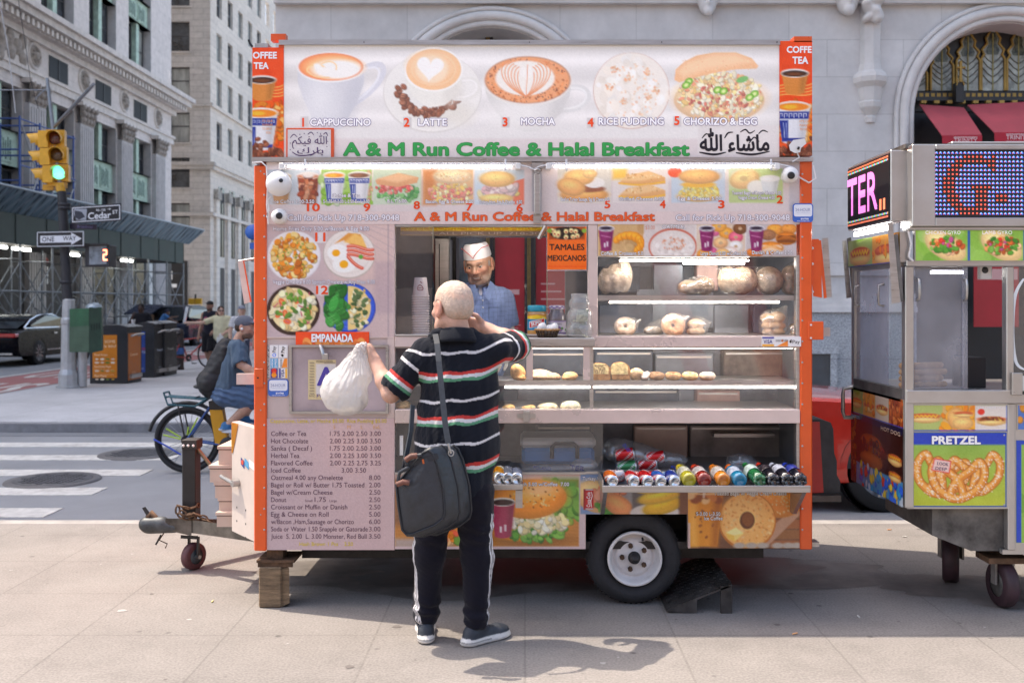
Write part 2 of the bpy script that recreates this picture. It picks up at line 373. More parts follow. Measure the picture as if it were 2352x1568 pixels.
def sdf_mesh(prims,vox,k=.03,cuts=(),post=None,pad=.03):
 """prims: list of fields (or (field, blend)); cuts: fields subtracted; post(P,d)->d"""
 ps=[(p if isinstance(p,tuple)else(p,k))for p in prims]
 lo=np.min([p[0].bb[0]for p in ps],0)-pad;hi=np.max([p[0].bb[1]for p in ps],0)+pad
 n=np.ceil((hi-lo)/vox).astype(int)+1
 ax=[lo[i]+vox*np.arange(n[i],dtype=np.float32)for i in range(3)]
 D=np.full(tuple(n),1e3,np.float32)
 def sub(f,mg):
  a=np.maximum(np.floor((f.bb[0]-mg-lo)/vox).astype(int),0);b=np.minimum(np.ceil((f.bb[1]+mg-lo)/vox).astype(int)+1,n)
  if(b<=a).any():return None,None
  sl=tuple(slice(i,j)for i,j in zip(a,b));g=np.meshgrid(*[ax[i][sl[i]]for i in range(3)],indexing='ij')
  return sl,np.stack([q.ravel()for q in g],1)
 for f,kk in ps:
  sl,P=sub(f,kk+3*vox)
  if sl is None:continue
  D[sl]=smin(D[sl],f(P).reshape(D[sl].shape),kk)
 for f,kk in[(c if isinstance(c,tuple)else(c,.01))for c in cuts]:
  sl,P=sub(f,kk+3*vox)
  if sl is None:continue
  D[sl]=-smin(-D[sl],f(P).reshape(D[sl].shape),kk)
 if post is not None:
  g=np.abs(D)<6*vox;ii=np.argwhere(g);P=(lo+ii*vox).astype(np.float32);D[g]=post(P,D[g])
 ins=D<0
 c8=[(i,j,l)for i in(0,1)for j in(0,1)for l in(0,1)]
 sh=lambda A,o:A[o[0]:A.shape[0]-1+o[0],o[1]:A.shape[1]-1+o[1],o[2]:A.shape[2]-1+o[2]]
 cnt=sum(sh(ins,o).astype(np.int8)for o in c8);act=(cnt>0)&(cnt<8)
 cells=np.argwhere(act);cid=np.full(act.shape,-1,np.int64);cid[act]=np.arange(len(cells))
 acc=np.zeros((len(cells),3));num=np.zeros(len(cells));cv={o:D[cells[:,0]+o[0],cells[:,1]+o[1],cells[:,2]+o[2]]for o in c8}
 for o in c8:
  for d in range(3):
   if o[d]:continue
   p=list(o);p[d]=1;p=tuple(p);a,b=cv[o],cv[p];m=(a<0)!=(b<0)
   t=np.where(m,a/np.where(a==b,1,a-b),0);q=np.tile(np.array(o,float),(len(cells),1));q[:,d]+=t
   acc[m]+=q[m];num[m]+=1
 V=lo+(cells+acc/num[:,None])*vox
 Fs=[]
 for d in range(3):
  o1=[0,0,0];o1[d]=1
  A=ins[:ins.shape[0]-o1[0],:ins.shape[1]-o1[1],:ins.shape[2]-o1[2]];B=ins[o1[0]:,o1[1]:,o1[2]:]
  e=np.argwhere(A!=B);u,v=(d+1)%3,(d+2)%3
  e=e[(e[:,u]>0)&(e[:,v]>0)&(e[:,u]<act.shape[u])&(e[:,v]<act.shape[v])]
  def cc(du,dv):
   q=e.copy();q[:,u]-=du;q[:,v]-=dv;return cid[q[:,0],q[:,1],q[:,2]]
  q=np.stack([cc(1,1),cc(0,1),cc(0,0),cc(1,0)],1);fl=~A[e[:,0],e[:,1],e[:,2]]
  q[fl]=q[fl][:,::-1];Fs.append(q)
 Fq=np.concatenate(Fs);Fq=Fq[(Fq>=0).all(1)]
 return V,Fq
def n3(P,sc,seed=0):
 """cheap smooth 3-D noise in -1..1"""
 P=np.asarray(P)*sc;o=np.zeros(len(P));rs=np.random.RandomState(seed)
 for k in range(5):
  w_=rs.normal(size=3)*(1+.5*k);o+=np.sin(P@w_+rs.uniform(0,6.28))/(1+.5*k)
 return o/2.6
 # ---- block / paving materials
def blockmat(name,col,joint,bw,bh,ms=.012,var=.1,axis='wall',rough=.8,bump=.3,offset=.5,speck=0.,noise_sc=3.,speck_sc=220.,stain=0.):
 m=bpy.data.materials.new(name);m.use_nodes=True;n=m.node_tree;b=n.nodes['Principled BSDF'];L=n.links.new
 tc=n.nodes.new('ShaderNodeTexCoord');sp=n.nodes.new('ShaderNodeSeparateXYZ');L(tc.outputs['Object'],sp.inputs[0])
 cb=n.nodes.new('ShaderNodeCombineXYZ')
 if axis=='wall':
  ad=n.nodes.new('ShaderNodeMath');L(sp.outputs[0],ad.inputs[0]);L(sp.outputs[1],ad.inputs[1]);L(ad.outputs[0],cb.inputs[0]);L(sp.outputs[2],cb.inputs[1])
 else:L(sp.outputs[0],cb.inputs[0]);L(sp.outputs[1],cb.inputs[1])
 br=n.nodes.new('ShaderNodeTexBrick');L(cb.outputs[0],br.inputs['Vector']);br.offset=offset
 br.inputs['Scale'].default_value=1;br.inputs['Brick Width'].default_value=bw;br.inputs['Row Height'].default_value=bh
 br.inputs['Mortar Size'].default_value=ms;br.inputs['Mortar Smooth'].default_value=.3;br.inputs['Bias'].default_value=0
 c=np.array(col)
 br.inputs['Color1'].default_value=(*(c*(1-var)),1);br.inputs['Color2'].default_value=(*np.clip(c*(1+var),0,1),1);br.inputs['Mortar'].default_value=(*joint,1)
 no=n.nodes.new('ShaderNodeTexNoise');no.inputs['Scale'].default_value=noise_sc;no.inputs['Detail'].default_value=8;no.inputs['Roughness'].default_value=.7;L(tc.outputs['Object'],no.inputs['Vector'])
 mr=n.nodes.new('ShaderNodeMapRange');mr.inputs[1].default_value=.3;mr.inputs[2].default_value=.7;mr.inputs[3].default_value=.84;mr.inputs[4].default_value=1.14;L(no.outputs[0],mr.inputs[0])
 mx=n.nodes.new('ShaderNodeVectorMath');mx.operation='SCALE';L(br.outputs['Color'],mx.inputs[0]);L(mr.outputs[0],mx.inputs['Scale']);out=mx.outputs[0]
 if speck:
  n2=n.nodes.new('ShaderNodeTexNoise');n2.inputs['Scale'].default_value=speck_sc;n2.inputs['Detail'].default_value=3;L(tc.outputs['Object'],n2.inputs['Vector'])
  m2=n.nodes.new('ShaderNodeMapRange');m2.inputs[1].default_value=.3;m2.inputs[2].default_value=.7;m2.inputs[3].default_value=1-speck;m2.inputs[4].default_value=1+speck;L(n2.outputs[0],m2.inputs[0])
  m4=n.nodes.new('ShaderNodeVectorMath');m4.operation='SCALE';L(out,m4.inputs[0]);L(m2.outputs[0],m4.inputs['Scale']);out=m4.outputs[0]
 if stain:
  n3_=n.nodes.new('ShaderNodeTexNoise');n3_.inputs['Scale'].default_value=.9;n3_.inputs['Detail'].default_value=9;n3_.inputs['Roughness'].default_value=.8;L(tc.outputs['Object'],n3_.inputs['Vector'])
  m5=n.nodes.new('ShaderNodeMapRange');m5.inputs[1].default_value=.5;m5.inputs[2].default_value=.75;m5.inputs[3].default_value=1;m5.inputs[4].default_value=1-stain;L(n3_.outputs[0],m5.inputs[0])
  n6=n.nodes.new('ShaderNodeTexVoronoi');n6.inputs['Scale'].default_value=4.2;L(tc.outputs['Object'],n6.inputs['Vector'])
  m6=n.nodes.new('ShaderNodeMapRange');m6.inputs[1].default_value=.04;m6.inputs[2].default_value=.085;m6.inputs[3].default_value=.5;m6.inputs[4].default_value=1;L(n6.outputs['Distance'],m6.inputs[0])
  mm=n.nodes.new('ShaderNodeMath');mm.operation='MULTIPLY';L(m5.outputs[0],mm.inputs[0]);L(m6.outputs[0],mm.inputs[1])
  m7=n.nodes.new('ShaderNodeVectorMath');m7.operation='SCALE';L(out,m7.inputs[0]);L(mm.outputs[0],m7.inputs['Scale']);out=m7.outputs[0]
 L(out,b.inputs['Base Color']);b.inputs['Roughness'].default_value=rough;b.inputs['Specular IOR Level'].default_value=.3
 bp=n.nodes.new('ShaderNodeBump');bp.inputs['Strength'].default_value=bump;bp.inputs['Distance'].default_value=.02;bp.invert=True
 L(br.outputs['Fac'],bp.inputs['Height']);L(bp.outputs[0],b.inputs['Normal'])
 MATS[name]=m;return m
granite=blockmat('granite_paving',(.235,.213,.198),(.195,.176,.163),.735,.7,.006,.03,'floor',rough=.75,bump=.15,offset=0,speck=.20,noise_sc=1.1,speck_sc=85,stain=.24)
concrete=blockmat('concrete_paving',(.43,.435,.45),(.35,.35,.36),1.5,1.5,.012,.04,'floor',rough=.85,bump=.2,offset=0,speck=.2,noise_sc=.8,speck_sc=60,stain=.15)
asphalt=mat('asphalt',(.235,.245,.26),.9,var=.07,scale=.7,bump=.5,bscale=140)
asphalt2=mat('old_asphalt',(.16,.17,.185),.9,var=.1,scale=1.2,bump=.5,bscale=140)
paint_w=mat('road_paint_white',(.55,.54,.51),.7,var=.1,scale=9,dirt=.8)
paint_r=mat('bus_lane_red',(.33,.13,.125),.85,var=.1,scale=3,dirt=.35)
kerb_m=mat('kerb_stone',(.2,.2,.21),.8,var=.12,scale=4,bump=.3)
lime=blockmat('limestone_blocks',(.56,.545,.53),(.46,.45,.435),1.15,.56,.008,.035,rough=.85,bump=.25,noise_sc=1.6)
lime_s=mat('limestone',(.57,.55,.53),.85,var=.06,scale=2.5,bump=.2,bscale=25)
gran_w=blockmat('grey_granite_blocks',(.34,.35,.36),(.26,.26,.27),1.6,.8,.01,.05,rough=.7,bump=.2,speck=.35,speck_sc=40)
bankst=blockmat('bank_stone',(.66,.61,.585),(.54,.505,.48),1.6,.62,.012,.03,rough=.85,bump=.25)
bankst2=mat('bank_trim',(.62,.575,.54),.85,var=.08,scale=3)
bankdk=mat('bank_pilaster',(.50,.48,.475),.85,var=.06,scale=3)
bankorn=mat('bank_ornament',(.33,.295,.265),.9,var=.15,scale=5,bump=.8,bscale=9)
tower=blockmat('tower_stone_lit',(.72,.65,.575),(.58,.53,.47),1.4,.42,.02,.06,rough=.85,bump=.3)  # lit copy of the tower stone, for the brighter street face
tower_shaded=blockmat('tower_stone_shaded',(.46,.425,.39),(.36,.335,.305),1.4,.42,.03,.06,rough=.85,bump=.3)  # shaded copy of the same stone, for the face in shade
green_p=mat('verdigris_panel',(.40,.54,.45),.6,var=.12,scale=4)
winglass=mat('window_glass',(.035,.042,.05),.08,var=.5,scale=1.2,spec=.7)
winblind=mat('window_blind',(.30,.31,.29),.5,var=.25,scale=2,stretch=(1,1,.2))
frame_dk=mat('window_frame_dark',(.05,.05,.055),.5)
# ---- ground
KZ=-.13
mb=MB();mb.box(-150,150,-60,320,KZ-.5,KZ,asphalt);struct(mb,'road')
mb=MB();mb.box(-60,60,-40,7.38,-.4,0,granite);struct(mb,'sidewalk')
mb=MB();mb.box(-60,60,7.38,7.52,-.4,-.004,mat('kerb_pale',(.4,.37,.34),.8,var=.1,scale=5));struct(mb,'kerb')
mb=MB()
pl=[(-9.45,120),(-9.45,16.2)]+[(-7.0-2.45*math.cos(a),16.2-2.45*math.sin(a))for a in np.linspace(.15,1.5,8)]+[(-6.8,13.72),(60,13.72),(60,120)]
mb.prism(pl,lambda u,v,t:(u,v,-.4+t),.4,concrete);struct(mb,'far_pavement')
pk=[(-9.6,120),(-9.6,16.2)]+[(-7.0-2.6*math.cos(a),16.2-2.6*math.sin(a))for a in np.linspace(.15,1.5,8)]+[(-6.8,13.57),(60,13.57),(60,120)]
mb=MB();mb.prism(pk,lambda u,v,t:(u,v,-.39+t),.383,kerb_m);struct(mb,'far_kerb')
mb=MB();mb.box(-60,-18.1,10,300,-.4,0,concrete);struct(mb,'opposite_pavement')
mb=MB()
for y in(8.37,9.32,10.35,11.36,12.4):mb.box(-9.2,-3.95+rnd.uniform(-.05,.05),y-.185,y+.185,KZ,KZ+.006,paint_w)
struct(mb,'crosswalk_road')
mb=MB();mb.box(-12.35,-10.0,15.2,200,KZ,KZ+.005,paint_r);
struct(mb,'bus_lane_road')
mb=MB()
def lane_text(s,y0,L):
 V,Fc=glyphs(s,.02);k=1.7/(V[:,0].max()-V[:,0].min())
 mb.add([(-12.05+(p[0]-V[:,0].min())*k,y0+p[1]*L/.7,KZ+.010)for p in V],Fc,paint_w)
lane_text('BUS',19.3,2.6);lane_text('ONLY',23.6,2.6);lane_text('BUS',34,2.6);lane_text('ONLY',38,2.6)
for y in range(16,80,6):mb.box(-12.62,-12.5,y,y+6,KZ,KZ+.006,paint_w)
for y in range(16,120,9):mb.box(-15.35,-15.23,y,y+3,KZ,KZ+.006,paint_w)
struct(mb,'lettered_road')
mb=MB();mb.box(-10,-3,13.2,13.56,KZ,KZ+.004,asphalt2);struct(mb,'gutter_road')
wet_shade=mat('damp_shaded_granite',(.085,.070,.062),.5,var=.35,scale=2.2,bump=.15,bscale=120);stain_shade=mat('stained_shaded_granite',(.15,.128,.115),.7,var=.25,scale=3)  # damp stains that also paint in the deep shade under the carts
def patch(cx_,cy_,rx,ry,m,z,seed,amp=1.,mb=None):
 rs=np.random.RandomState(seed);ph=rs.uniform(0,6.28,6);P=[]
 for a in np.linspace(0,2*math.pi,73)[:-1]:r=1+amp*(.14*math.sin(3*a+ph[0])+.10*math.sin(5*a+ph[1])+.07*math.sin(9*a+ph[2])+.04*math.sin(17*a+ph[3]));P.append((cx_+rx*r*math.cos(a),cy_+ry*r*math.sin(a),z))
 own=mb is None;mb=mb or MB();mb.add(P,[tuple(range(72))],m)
 if own:struct(mb,'stain_shade_pavement')
patch(.15,6.15,1.75,.62,stain_shade,.0022,1);patch(.35,6.2,1.35,.48,wet_shade,.0034,2);patch(1.75,6.0,.55,.3,stain_shade,.0028,3);patch(2.7,5.7,.6,.32,stain_shade,.0024,4);patch(-.75,5.9,.3,.12,wet_shade,.0042,5)
mb=MB();rs=np.random.RandomState(4)
for k_ in range(70):r_=.006+.02*rs.rand()**3;patch(rs.uniform(-3.4,3.4),rs.uniform(3.9,7.3),r_*rs.uniform(.8,1.3),r_,mat('gum_spot',(.15,.13,.12),.85,var=.1)if k_%4 else mat('gum_pale',(.36,.34,.32),.85,var=.1),.002,20+k_,.6,mb)
struct(mb,'spotted_pavement')
def manhole(x,y,lab):
 c=G(x,y,KZ);mb=MB();iron=mat('cast_iron',(.09,.092,.1),.6,metal=.3,var=.2,scale=14)
 mb.lathe([(.001,.02),(.36,.02),(.37,.012),(.37,0)],(c.x,c.y,KZ+.002),(0,0,1),iron,32)
 for i in range(-5,6):
  for j in range(-5,6):
   if i*i+j*j<26:mb.box(c.x+i*.058-.02,c.x+i*.058+.02,c.y+j*.058-.02,c.y+j*.058+.02,KZ+.021,KZ+.028,iron)
 rg=MB();rg.lathe([(.37,.016),(.44,.016),(.45,0)],(c.x,c.y,KZ+.002),(0,0,1),mat('iron_ring',(.12,.12,.125),.6,metal=.3),32)
 t=thing('manhole_cover',lab,'manhole',(c.x,c.y,KZ),'manhole covers in the crosswalk');mb.build('lid',t);rg.build('ring',t)
manhole(122,1104,'round iron manhole cover in the crosswalk nearest the sidewalk')
manhole(318,1044,'iron manhole cover in the road right behind the black hitch post, by the bicycle wheel')
# ---- facade helper
def facade(mb,fr,us,vs,openf,depth,m,mrev=None):
 """solid cells get a quad, open cells get reveals; fr(u,v,t) with t inward"""
 for i in range(len(us)-1):
  for j in range(len(vs)-1):
   a,b,c,d=us[i],us[i+1],vs[j],vs[j+1]
   if not openf(i,j):mb.add([fr(a,c,0),fr(b,c,0),fr(b,d,0),fr(a,d,0)],[(0,1,2,3)],m)
   else:
    for p,q in(((a,c),(b,c)),((b,c),(b,d)),((b,d),(a,d)),((a,d),(a,c))):
     mb.add([fr(*p,0),fr(*q,0),fr(*q,depth),fr(*p,depth)],[(0,1,2,3)],mrev or m)
def fbox(mb,fr,u0,u1,v0,v1,t0,t1,m):
 """box in facade space; t negative = towards the street"""
 P=[fr(u,v,t)for t in(t0,t1)for u,v in((u0,v0),(u1,v0),(u1,v1),(u0,v1))]
 mb.pts8(P[:4],P[4:],m)
def sash(root,fr,u0,u1,v0,v1,t,mf,mg,name='window',split=.5,fw=.08):
 f=MB();fbox(f,fr,u0,u0+fw,v0,v1,t-.08,t,mf);fbox(f,fr,u1-fw,u1,v0,v1,t-.08,t,mf)
 fbox(f,fr,u0+fw,u1-fw,v1-fw,v1,t-.08,t,mf);fbox(f,fr,u0+fw,u1-fw,v0,v0+fw,t-.08,t,mf)
 if split:vm=v0+(v1-v0)*split;fbox(f,fr,u0+fw,u1-fw,vm-fw/2,vm+fw/2,t-.06,t,mf)
 o=f.build(name,root);g=MB();fbox(g,fr,u0+fw,u1-fw,v0+fw,v1-fw,t-.03,t-.002,mg)
 p=g.build('pane',o);return o
 # ---- bank building across Broadway
XB=-22.0
bank=thing('bank_building','pale stone bank building with carved frieze, pilasters and green window panels','building',(XB-8,42,0))
frB=lambda u,v,t:(XB-t,u,v)
mbw=MB()
pil=[34.4,39.4,44.4,49.4,54.4,59.4]
us=[16.5];
for a,b in zip(pil[:-1],pil[1:]):us+=[a+.85,b-.85]
us+=[61.9]
zs=[0,4.6,7.5,9.05,11.0,12.1,13.15,14.9,17.6,19.0,21.8,23.2,26,60]  # unseen upper wall and near end sized to shade the street
small=lambda i,j:False
def bopen(i,j):return i%2==1 and j in(1,2,3,7,8,9,11)
facade(mbw,frB,us,zs,bopen,.6,bankst,bankdk)
mbw.add([(XB,61.9,0),(XB-16,61.9,0),(XB-16,61.9,60),(XB,61.9,60)],[(0,1,2,3)],bankst)
mbw.add([(XB,16.5,0),(XB-16,16.5,0),(XB-16,16.5,60),(XB,16.5,60)],[(3,2,1,0)],bankst)
mbw.add([(XB,16.5,60),(XB,61.9,60),(XB-16,61.9,60),(XB-16,16.5,60)],[(0,1,2,3)],bankst)
mbw.add([(XB-.7,16.5,0),(XB-.7,61.9,0),(XB-.7,61.9,60),(XB-.7,16.5,60)],[(0,1,2,3)],frame_dk)
mbw.build('wall',bank)
mb=MB()
for z0,z1,pr in((11.5,11.85,.12),(11.85,12.0,.2),(13.3,13.6,.25),(13.6,13.95,.55),(13.95,14.25,.95),(14.25,14.5,1.15)):
 fbox(mb,frB,16.5,61.9+pr,z0,z1,-pr,0,bankst2)
y=38.0
while y<62.4:fbox(mb,frB,y,y+.22,13.62,13.9,-.8,-.55,bankst2);y+=.44
mb.build('cornice',bank)
for k,y in enumerate(pil):
 mb=MB();fbox(mb,frB,y-.75,y+.75,.0,10.45,-.28,0,bankdk)
 for q in range(6):fbox(mb,frB,y-.62+q*.22,y-.62+q*.22+.12,1.2,10.3,-.33,-.28,bankdk)
 o=mb.build('pilaster',bank)
 c=MB();
 for r_ in range(3):
  wdt=.68+.12*r_
  for q in range(4):
   a=y-wdt+(q+.5)*wdt/2;c.lathe([(.001,.2),(.12,.12),(.17,0),(.05,-.22)],(XB+.3+.05*r_,a,10.62+.3*r_),(.6,0,.8),bankorn,7)
 fbox(c,frB,y-.7,y+.7,10.45,11.3,-.33,-.28,bankorn);fbox(c,frB,y-.95,y+.95,11.3,11.5,-.5,0,bankst2)
 c.build('capital',o)
 d=MB();d.lathe([(.001,.16),(.16,.2),(.22,.05),(.4,.12),(.46,.04)],(XB,y+.2,12.72),(1,0,0),bankorn,18)
 for q in range(8):d.lathe([(.001,.18),(.08,.12),(.1,.02)],(XB+.02,y+.2+.3*math.cos(q*.785),12.72+.3*math.sin(q*.785)),(1,0,0),bankorn,7)
 d.lathe([(.5,.02),(.54,.1),(.6,.1),(.64,0)],(XB,y+.2,12.72),(1,0,0),bankst2,24)
 d.build('roundel',bank)
for a,b in zip(pil[:-1],pil[1:]):
 ym=(a+b)/2
 f=MB();fbox(f,frB,ym-1.05,ym+1.05,12.0,13.2,-.012,-.004,bankst2);f.build('window_surround',bank)
 g=MB();fbox(g,frB,ym-.95,ym+.95,12.1,13.1,-.035,-.014,mat('attic_glass',(.02,.022,.026),.5,var=.3,scale=2,spec=.15));fbox(g,frB,ym-.03,ym+.03,12.1,13.1,-.06,-.035,frame_dk);g.build('window',bank)
 for z0,z1 in((4.6,7.5),(9.05,11.0),(14.9,17.6),(19.0,21.8),(23.2,26)):
  for s0,s1 in((a+.95,ym-.22),(ym+.22,b-.95)):
   sash(bank,frB,s0,s1,z0+.05,z1-.05,.5,frame_dk,winglass if rnd.random()<.75 else winblind)
  f=MB();fbox(f,frB,ym-.2,ym+.2,z0,z1,.15,.5,green_p);f.build('mullion',bank)
 for z0,z1 in((7.5,9.05),(17.6,19.0)):
  f=MB();fbox(f,frB,a+.87,b-.87,z0,z1,.2,.5,green_p)
  for q in range(2):
   u=a+1.2+q*1.35;fbox(f,frB,u,u+1.1,z0+.2,z1-.2,.16,.2,green_p);
   for s_ in range(5):fbox(f,frB,u+.1+s_*.19,u+.2+s_*.19,z0+.3+.08*(s_%2),z1-.3-.08*(s_%3),.12,.16,mat('verdigris_relief',(.26,.36,.31),.7,var=.2))
  f.build('spandrel',bank)
P,Fq=sdf_mesh([el((XB+.05,43.0+dx,12.6+dz),(.22,.3,.38))for dx,dz in((-1.2,0),(-.7,.4),(-.6,-.3),(-.1,.1),(.4,.45),(.4,-.35),(-1.5,.5),(-1.5,-.5))],.07,.15)
mb=MB();mb.add(P,Fq,bankorn,smooth=True);fbox(mb,frB,41.0,43.9,11.9,13.4,-.09,0,bankst2);mb.build('carved_panel',bank)
shop_dk=mat('shop_interior',(.055,.05,.048),.6,var=.4,scale=.8)
for y in np.arange(24,61,4.2):
 mb=MB();fbox(mb,frB,y,y+.9,0,4.4,-.15,0,mat('white_pier',(.62,.62,.60),.7)if y>47 else mat('dark_pier',(.07,.06,.055),.7));mb.build('pier',bank)
 mb=MB();fbox(mb,frB,y+.9,y+4.2,.02,4.3,-.05,-.01,winglass if y>45 and rnd.random()<.5 else shop_dk);mb.build('shop_window',bank)
mb=MB();fw_=lambda u,v,t:(XB+.2+t,52.5-u if False else 44.2+u,2.55-v)
text(mb,'citi',fw_,0,.0,.8,(.95,.95,.95),mat('sign_white',(.85,.85,.85),.4,var=0),bold=.02)
P0=[(.35+.6*math.cos(a),-.85-.35*math.sin(a))for a in np.linspace(.3,2.8,9)]
mb.tube([fw_(u+.3,v,.02)for u,v in P0],.06,mat('sign_red',(.6,.05,.04),.4,var=0),6);mb.build('lettering',bank)
# ---- sidewalk shed in front of the bank
shed=thing('sidewalk_shed','dark green sidewalk shed with slanted blue-grey parapet on steel scaffold posts','scaffold',(-20,40,0))
shg=mat('shed_green',(.045,.065,.055),.7,var=.15,scale=1.5);steel_g=mat('galvanised_pipe',(.27,.285,.30),.45,metal=.6,var=.12,scale=6)
mb=MB();mb.box(-18.95,-18.85,20,55,3.85,4.95,shg);mb.box(-21.9,-18.85,54.9,55,3.85,4.95,shg)
for y in np.arange(20,55,2.4):mb.box(-18.845,-18.82,y,y+.06,3.85,4.95,mat('shed_batten',(.035,.05,.045),.7))
mb.build('fascia',shed)
mb=MB();mb.box(-21.95,-18.95,20,55,3.9,4.0,mat('shed_deck',(.06,.05,.04),.8));mb.build('deck',shed)
mb=MB();cor=mat('corrugated_blue',(.14,.21,.25),.3,metal=.5,var=.42,scale=1.6,stretch=(.3,2.6,.3))
pts=[]
for k,y in enumerate(np.arange(20,56.2,.3)):
 d=.04 if k%2 else 0;pts.append(((-18.9+d,y,4.95),(-18.2+d,y+.55,5.75)))
V=[p for q in pts for p in q];mb.add(V,[(2*i,2*i+2,2*i+3,2*i+1)for i in range(len(pts)-1)],cor)
mb.add([(a-.03,b,c)for a,b,c in V],[(2*i+1,2*i+3,2*i+2,2*i)for i in range(len(pts)-1)],cor)
mb.tube([(-18.17,20,5.77),(-18.17,56.4,5.77)],.05,mat('parapet_rail',(.3,.36,.4),.5),6);mb.build('parapet',shed)
pl_brace=mat('brace_pipe',(.25,.265,.28),.45,metal=.6,var=.1)
ys=list(np.arange(24.6,55.2,2.55))
for k,y in enumerate(ys):
 for x in(-18.95,-20.6):
  mb=MB();mb.tube([(x,y,0),(x,y,3.9)],.045,steel_g,8);mb.box(x-.12,x+.12,y-.12,y+.12,0,.02,steel_g);mb.build('post',shed)
 mb=MB();
 for z in(1.0,2.1,3.3):mb.tube([(-18.95,y,z),(-20.6,y,z)],.028,steel_g,6)
 mb.tube([(-18.95,y,1.0),(-20.6,y,2.1)],.022,pl_brace,6)
 if k+1<len(ys):
  for x in(-18.95,-20.6):
   mb.tube([(x,y,.9),(x,ys[k+1],3.2)],.022,pl_brace,6);mb.tube([(x,y,3.2),(x,ys[k+1],.9)],.022,pl_brace,6)
   mb.tube([(x,y,2.1),(x,ys[k+1],2.1)],.022,pl_brace,6)
 mb.build('brace',shed)
tube_l=lamp('shed_lamp',(.9,.97,1),5.5)
for y in(27,29,31.2,36.8,38.6,43,46.2,49):
 mb=MB();mb.box(-19.9,-19.78,y,y+1.25,3.72,3.82,tube_l);mb.build('light_tube',shed)
bl=mat('blue_scaffold',(.06,.12,.35),.5,metal=.2)
sc=thing('scaffold_tower','blue tube scaffold standing on the sidewalk shed by the bank','scaffold',(-20,41,4))
for i,y in enumerate((38.6,40.2,41.8,43.2)):
 for x in(-19.6,-21.2):
  m_=MB();m_.tube([(x,y,4.0),(x,y,8.9)],.045,bl,6);m_.build('post',sc)
 m_=MB();
 for z in(5.2,6.4,7.6,8.8):m_.tube([(-19.6,y,z),(-21.2,y,z)],.035,bl,6)
 for z in(5.2,7.0,8.8):
  if i<3:m_.tube([(-19.6,y,z),(-19.6,y+1.6,z)],.03,bl,6)
 if i<3:m_.tube([(-19.6,y,4.6),(-19.6,y+1.6,6.9)],.03,mat('grey_brace',(.4,.42,.45),.5),6);m_.tube([(-19.6,y+1.6,6.6),(-19.6,y,8.8)],.03,mat('grey_brace',(.4,.42,.45),.5),6)
 m_.build('brace',sc)
 # ---- tower beyond the bank
tow=thing('office_tower','tan stone office tower beyond the bank with a grid of windows','building',(-28,80,0))
YT=69.6
frT=lambda u,v,t:(u,YT+t,v);frR=lambda u,v,t:(XB-t,u,v)
mb=MB();zb=[0,5.2];
for k in range(14):zb+=[6.55+3.17*k,8.65+3.17*k]
zb+=[52]
facade(mb,frT,[-38,-24.9,-23.45,XB],zb,lambda i,j:i==1 and j>=2 and j%2==0 and j<29,.35,tower_shaded)
ur=[YT]
for k in range(16):ur+=[71.0+2.68*k,72.25+2.68*k]
ur+=[118]
zr=[0,4.4,9.2]
for k in range(12):zr+=[12.6+3.17*k,14.6+3.17*k]
zr+=[52]
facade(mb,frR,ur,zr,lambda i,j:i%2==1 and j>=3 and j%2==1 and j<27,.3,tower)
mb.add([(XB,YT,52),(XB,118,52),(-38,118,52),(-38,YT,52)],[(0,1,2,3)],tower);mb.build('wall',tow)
for k in range(7):
 z0,z1=zb[2+2*k],zb[3+2*k]
 sash(tow,frT,-24.88,-23.47,z0,z1,.3,frame_dk,(winblind,winglass,winblind,winblind,winglass,winglass,winglass)[k],split=.55)
 sl_=MB();fbox(sl_,frT,-25.0,-23.35,z0-.12,z0,-.1,.02,tower_shaded);sl_.build('sill',tow)
 for q in range(6):
  u0,u1=ur[1+2*q],ur[2+2*q];z0,z1=zr[3+2*k],zr[4+2*k]
  if q<5:sash(tow,frR,u0,u1,z0,z1,.25,mat('frame_grey',(.2,.22,.23),.5),winblind if rnd.random()<.6 else winglass,fw=.06)
mb=MB()
for z,p in((15.4,.18),(11.25,.4),(11.0,.28),(7.75,.3)):
 mb.box(-38,XB+p,YT-p,YT,z,z+.24,tower_shaded);mb.box(XB,XB+p,YT,118,z+.002,z+.242,tower)
mb.build('string_course',tow)
for q in range(6):
 u=70.4+q*2.68
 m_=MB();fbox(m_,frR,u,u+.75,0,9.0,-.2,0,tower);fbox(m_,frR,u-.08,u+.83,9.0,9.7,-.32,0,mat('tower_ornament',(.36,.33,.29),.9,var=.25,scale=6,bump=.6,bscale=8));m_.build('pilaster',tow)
 m_=MB();fbox(m_,frR,u+.95,u+2.4,5.0,10.0,-.02,-.004,winglass);fbox(m_,frR,u+1.6,u+1.7,5.0,10.0,-.06,-.02,frame_dk);m_.build('tall_window',tow)
 m_=MB();fbox(m_,frR,u+.95,u+2.4,.3,4.2,-.02,-.004,shop_dk);m_.build('shop_window',tow)
mb=MB();fbox(mb,frT,-26.4,-23.6,0,4.6,-.12,-.01,mat('black_shopfront',(.012,.013,.015),.4));mb.build('shop_front',tow)
mb=MB();wsg=mat('sign_white',(.85,.85,.85),.4,var=0)
for u,v,a,b in((-25.0,3.9,.3,.2),(-25.3,3.6,.14,.3),(-24.75,3.6,.14,.3)):fbox(mb,frT,u-a,u+a,v-b,v+b,-.16,-.125,wsg)
fbox(mb,frT,-25.7,-24.3,2.75,3.0,-.16,-.125,wsg);mb.build('logo',tow)
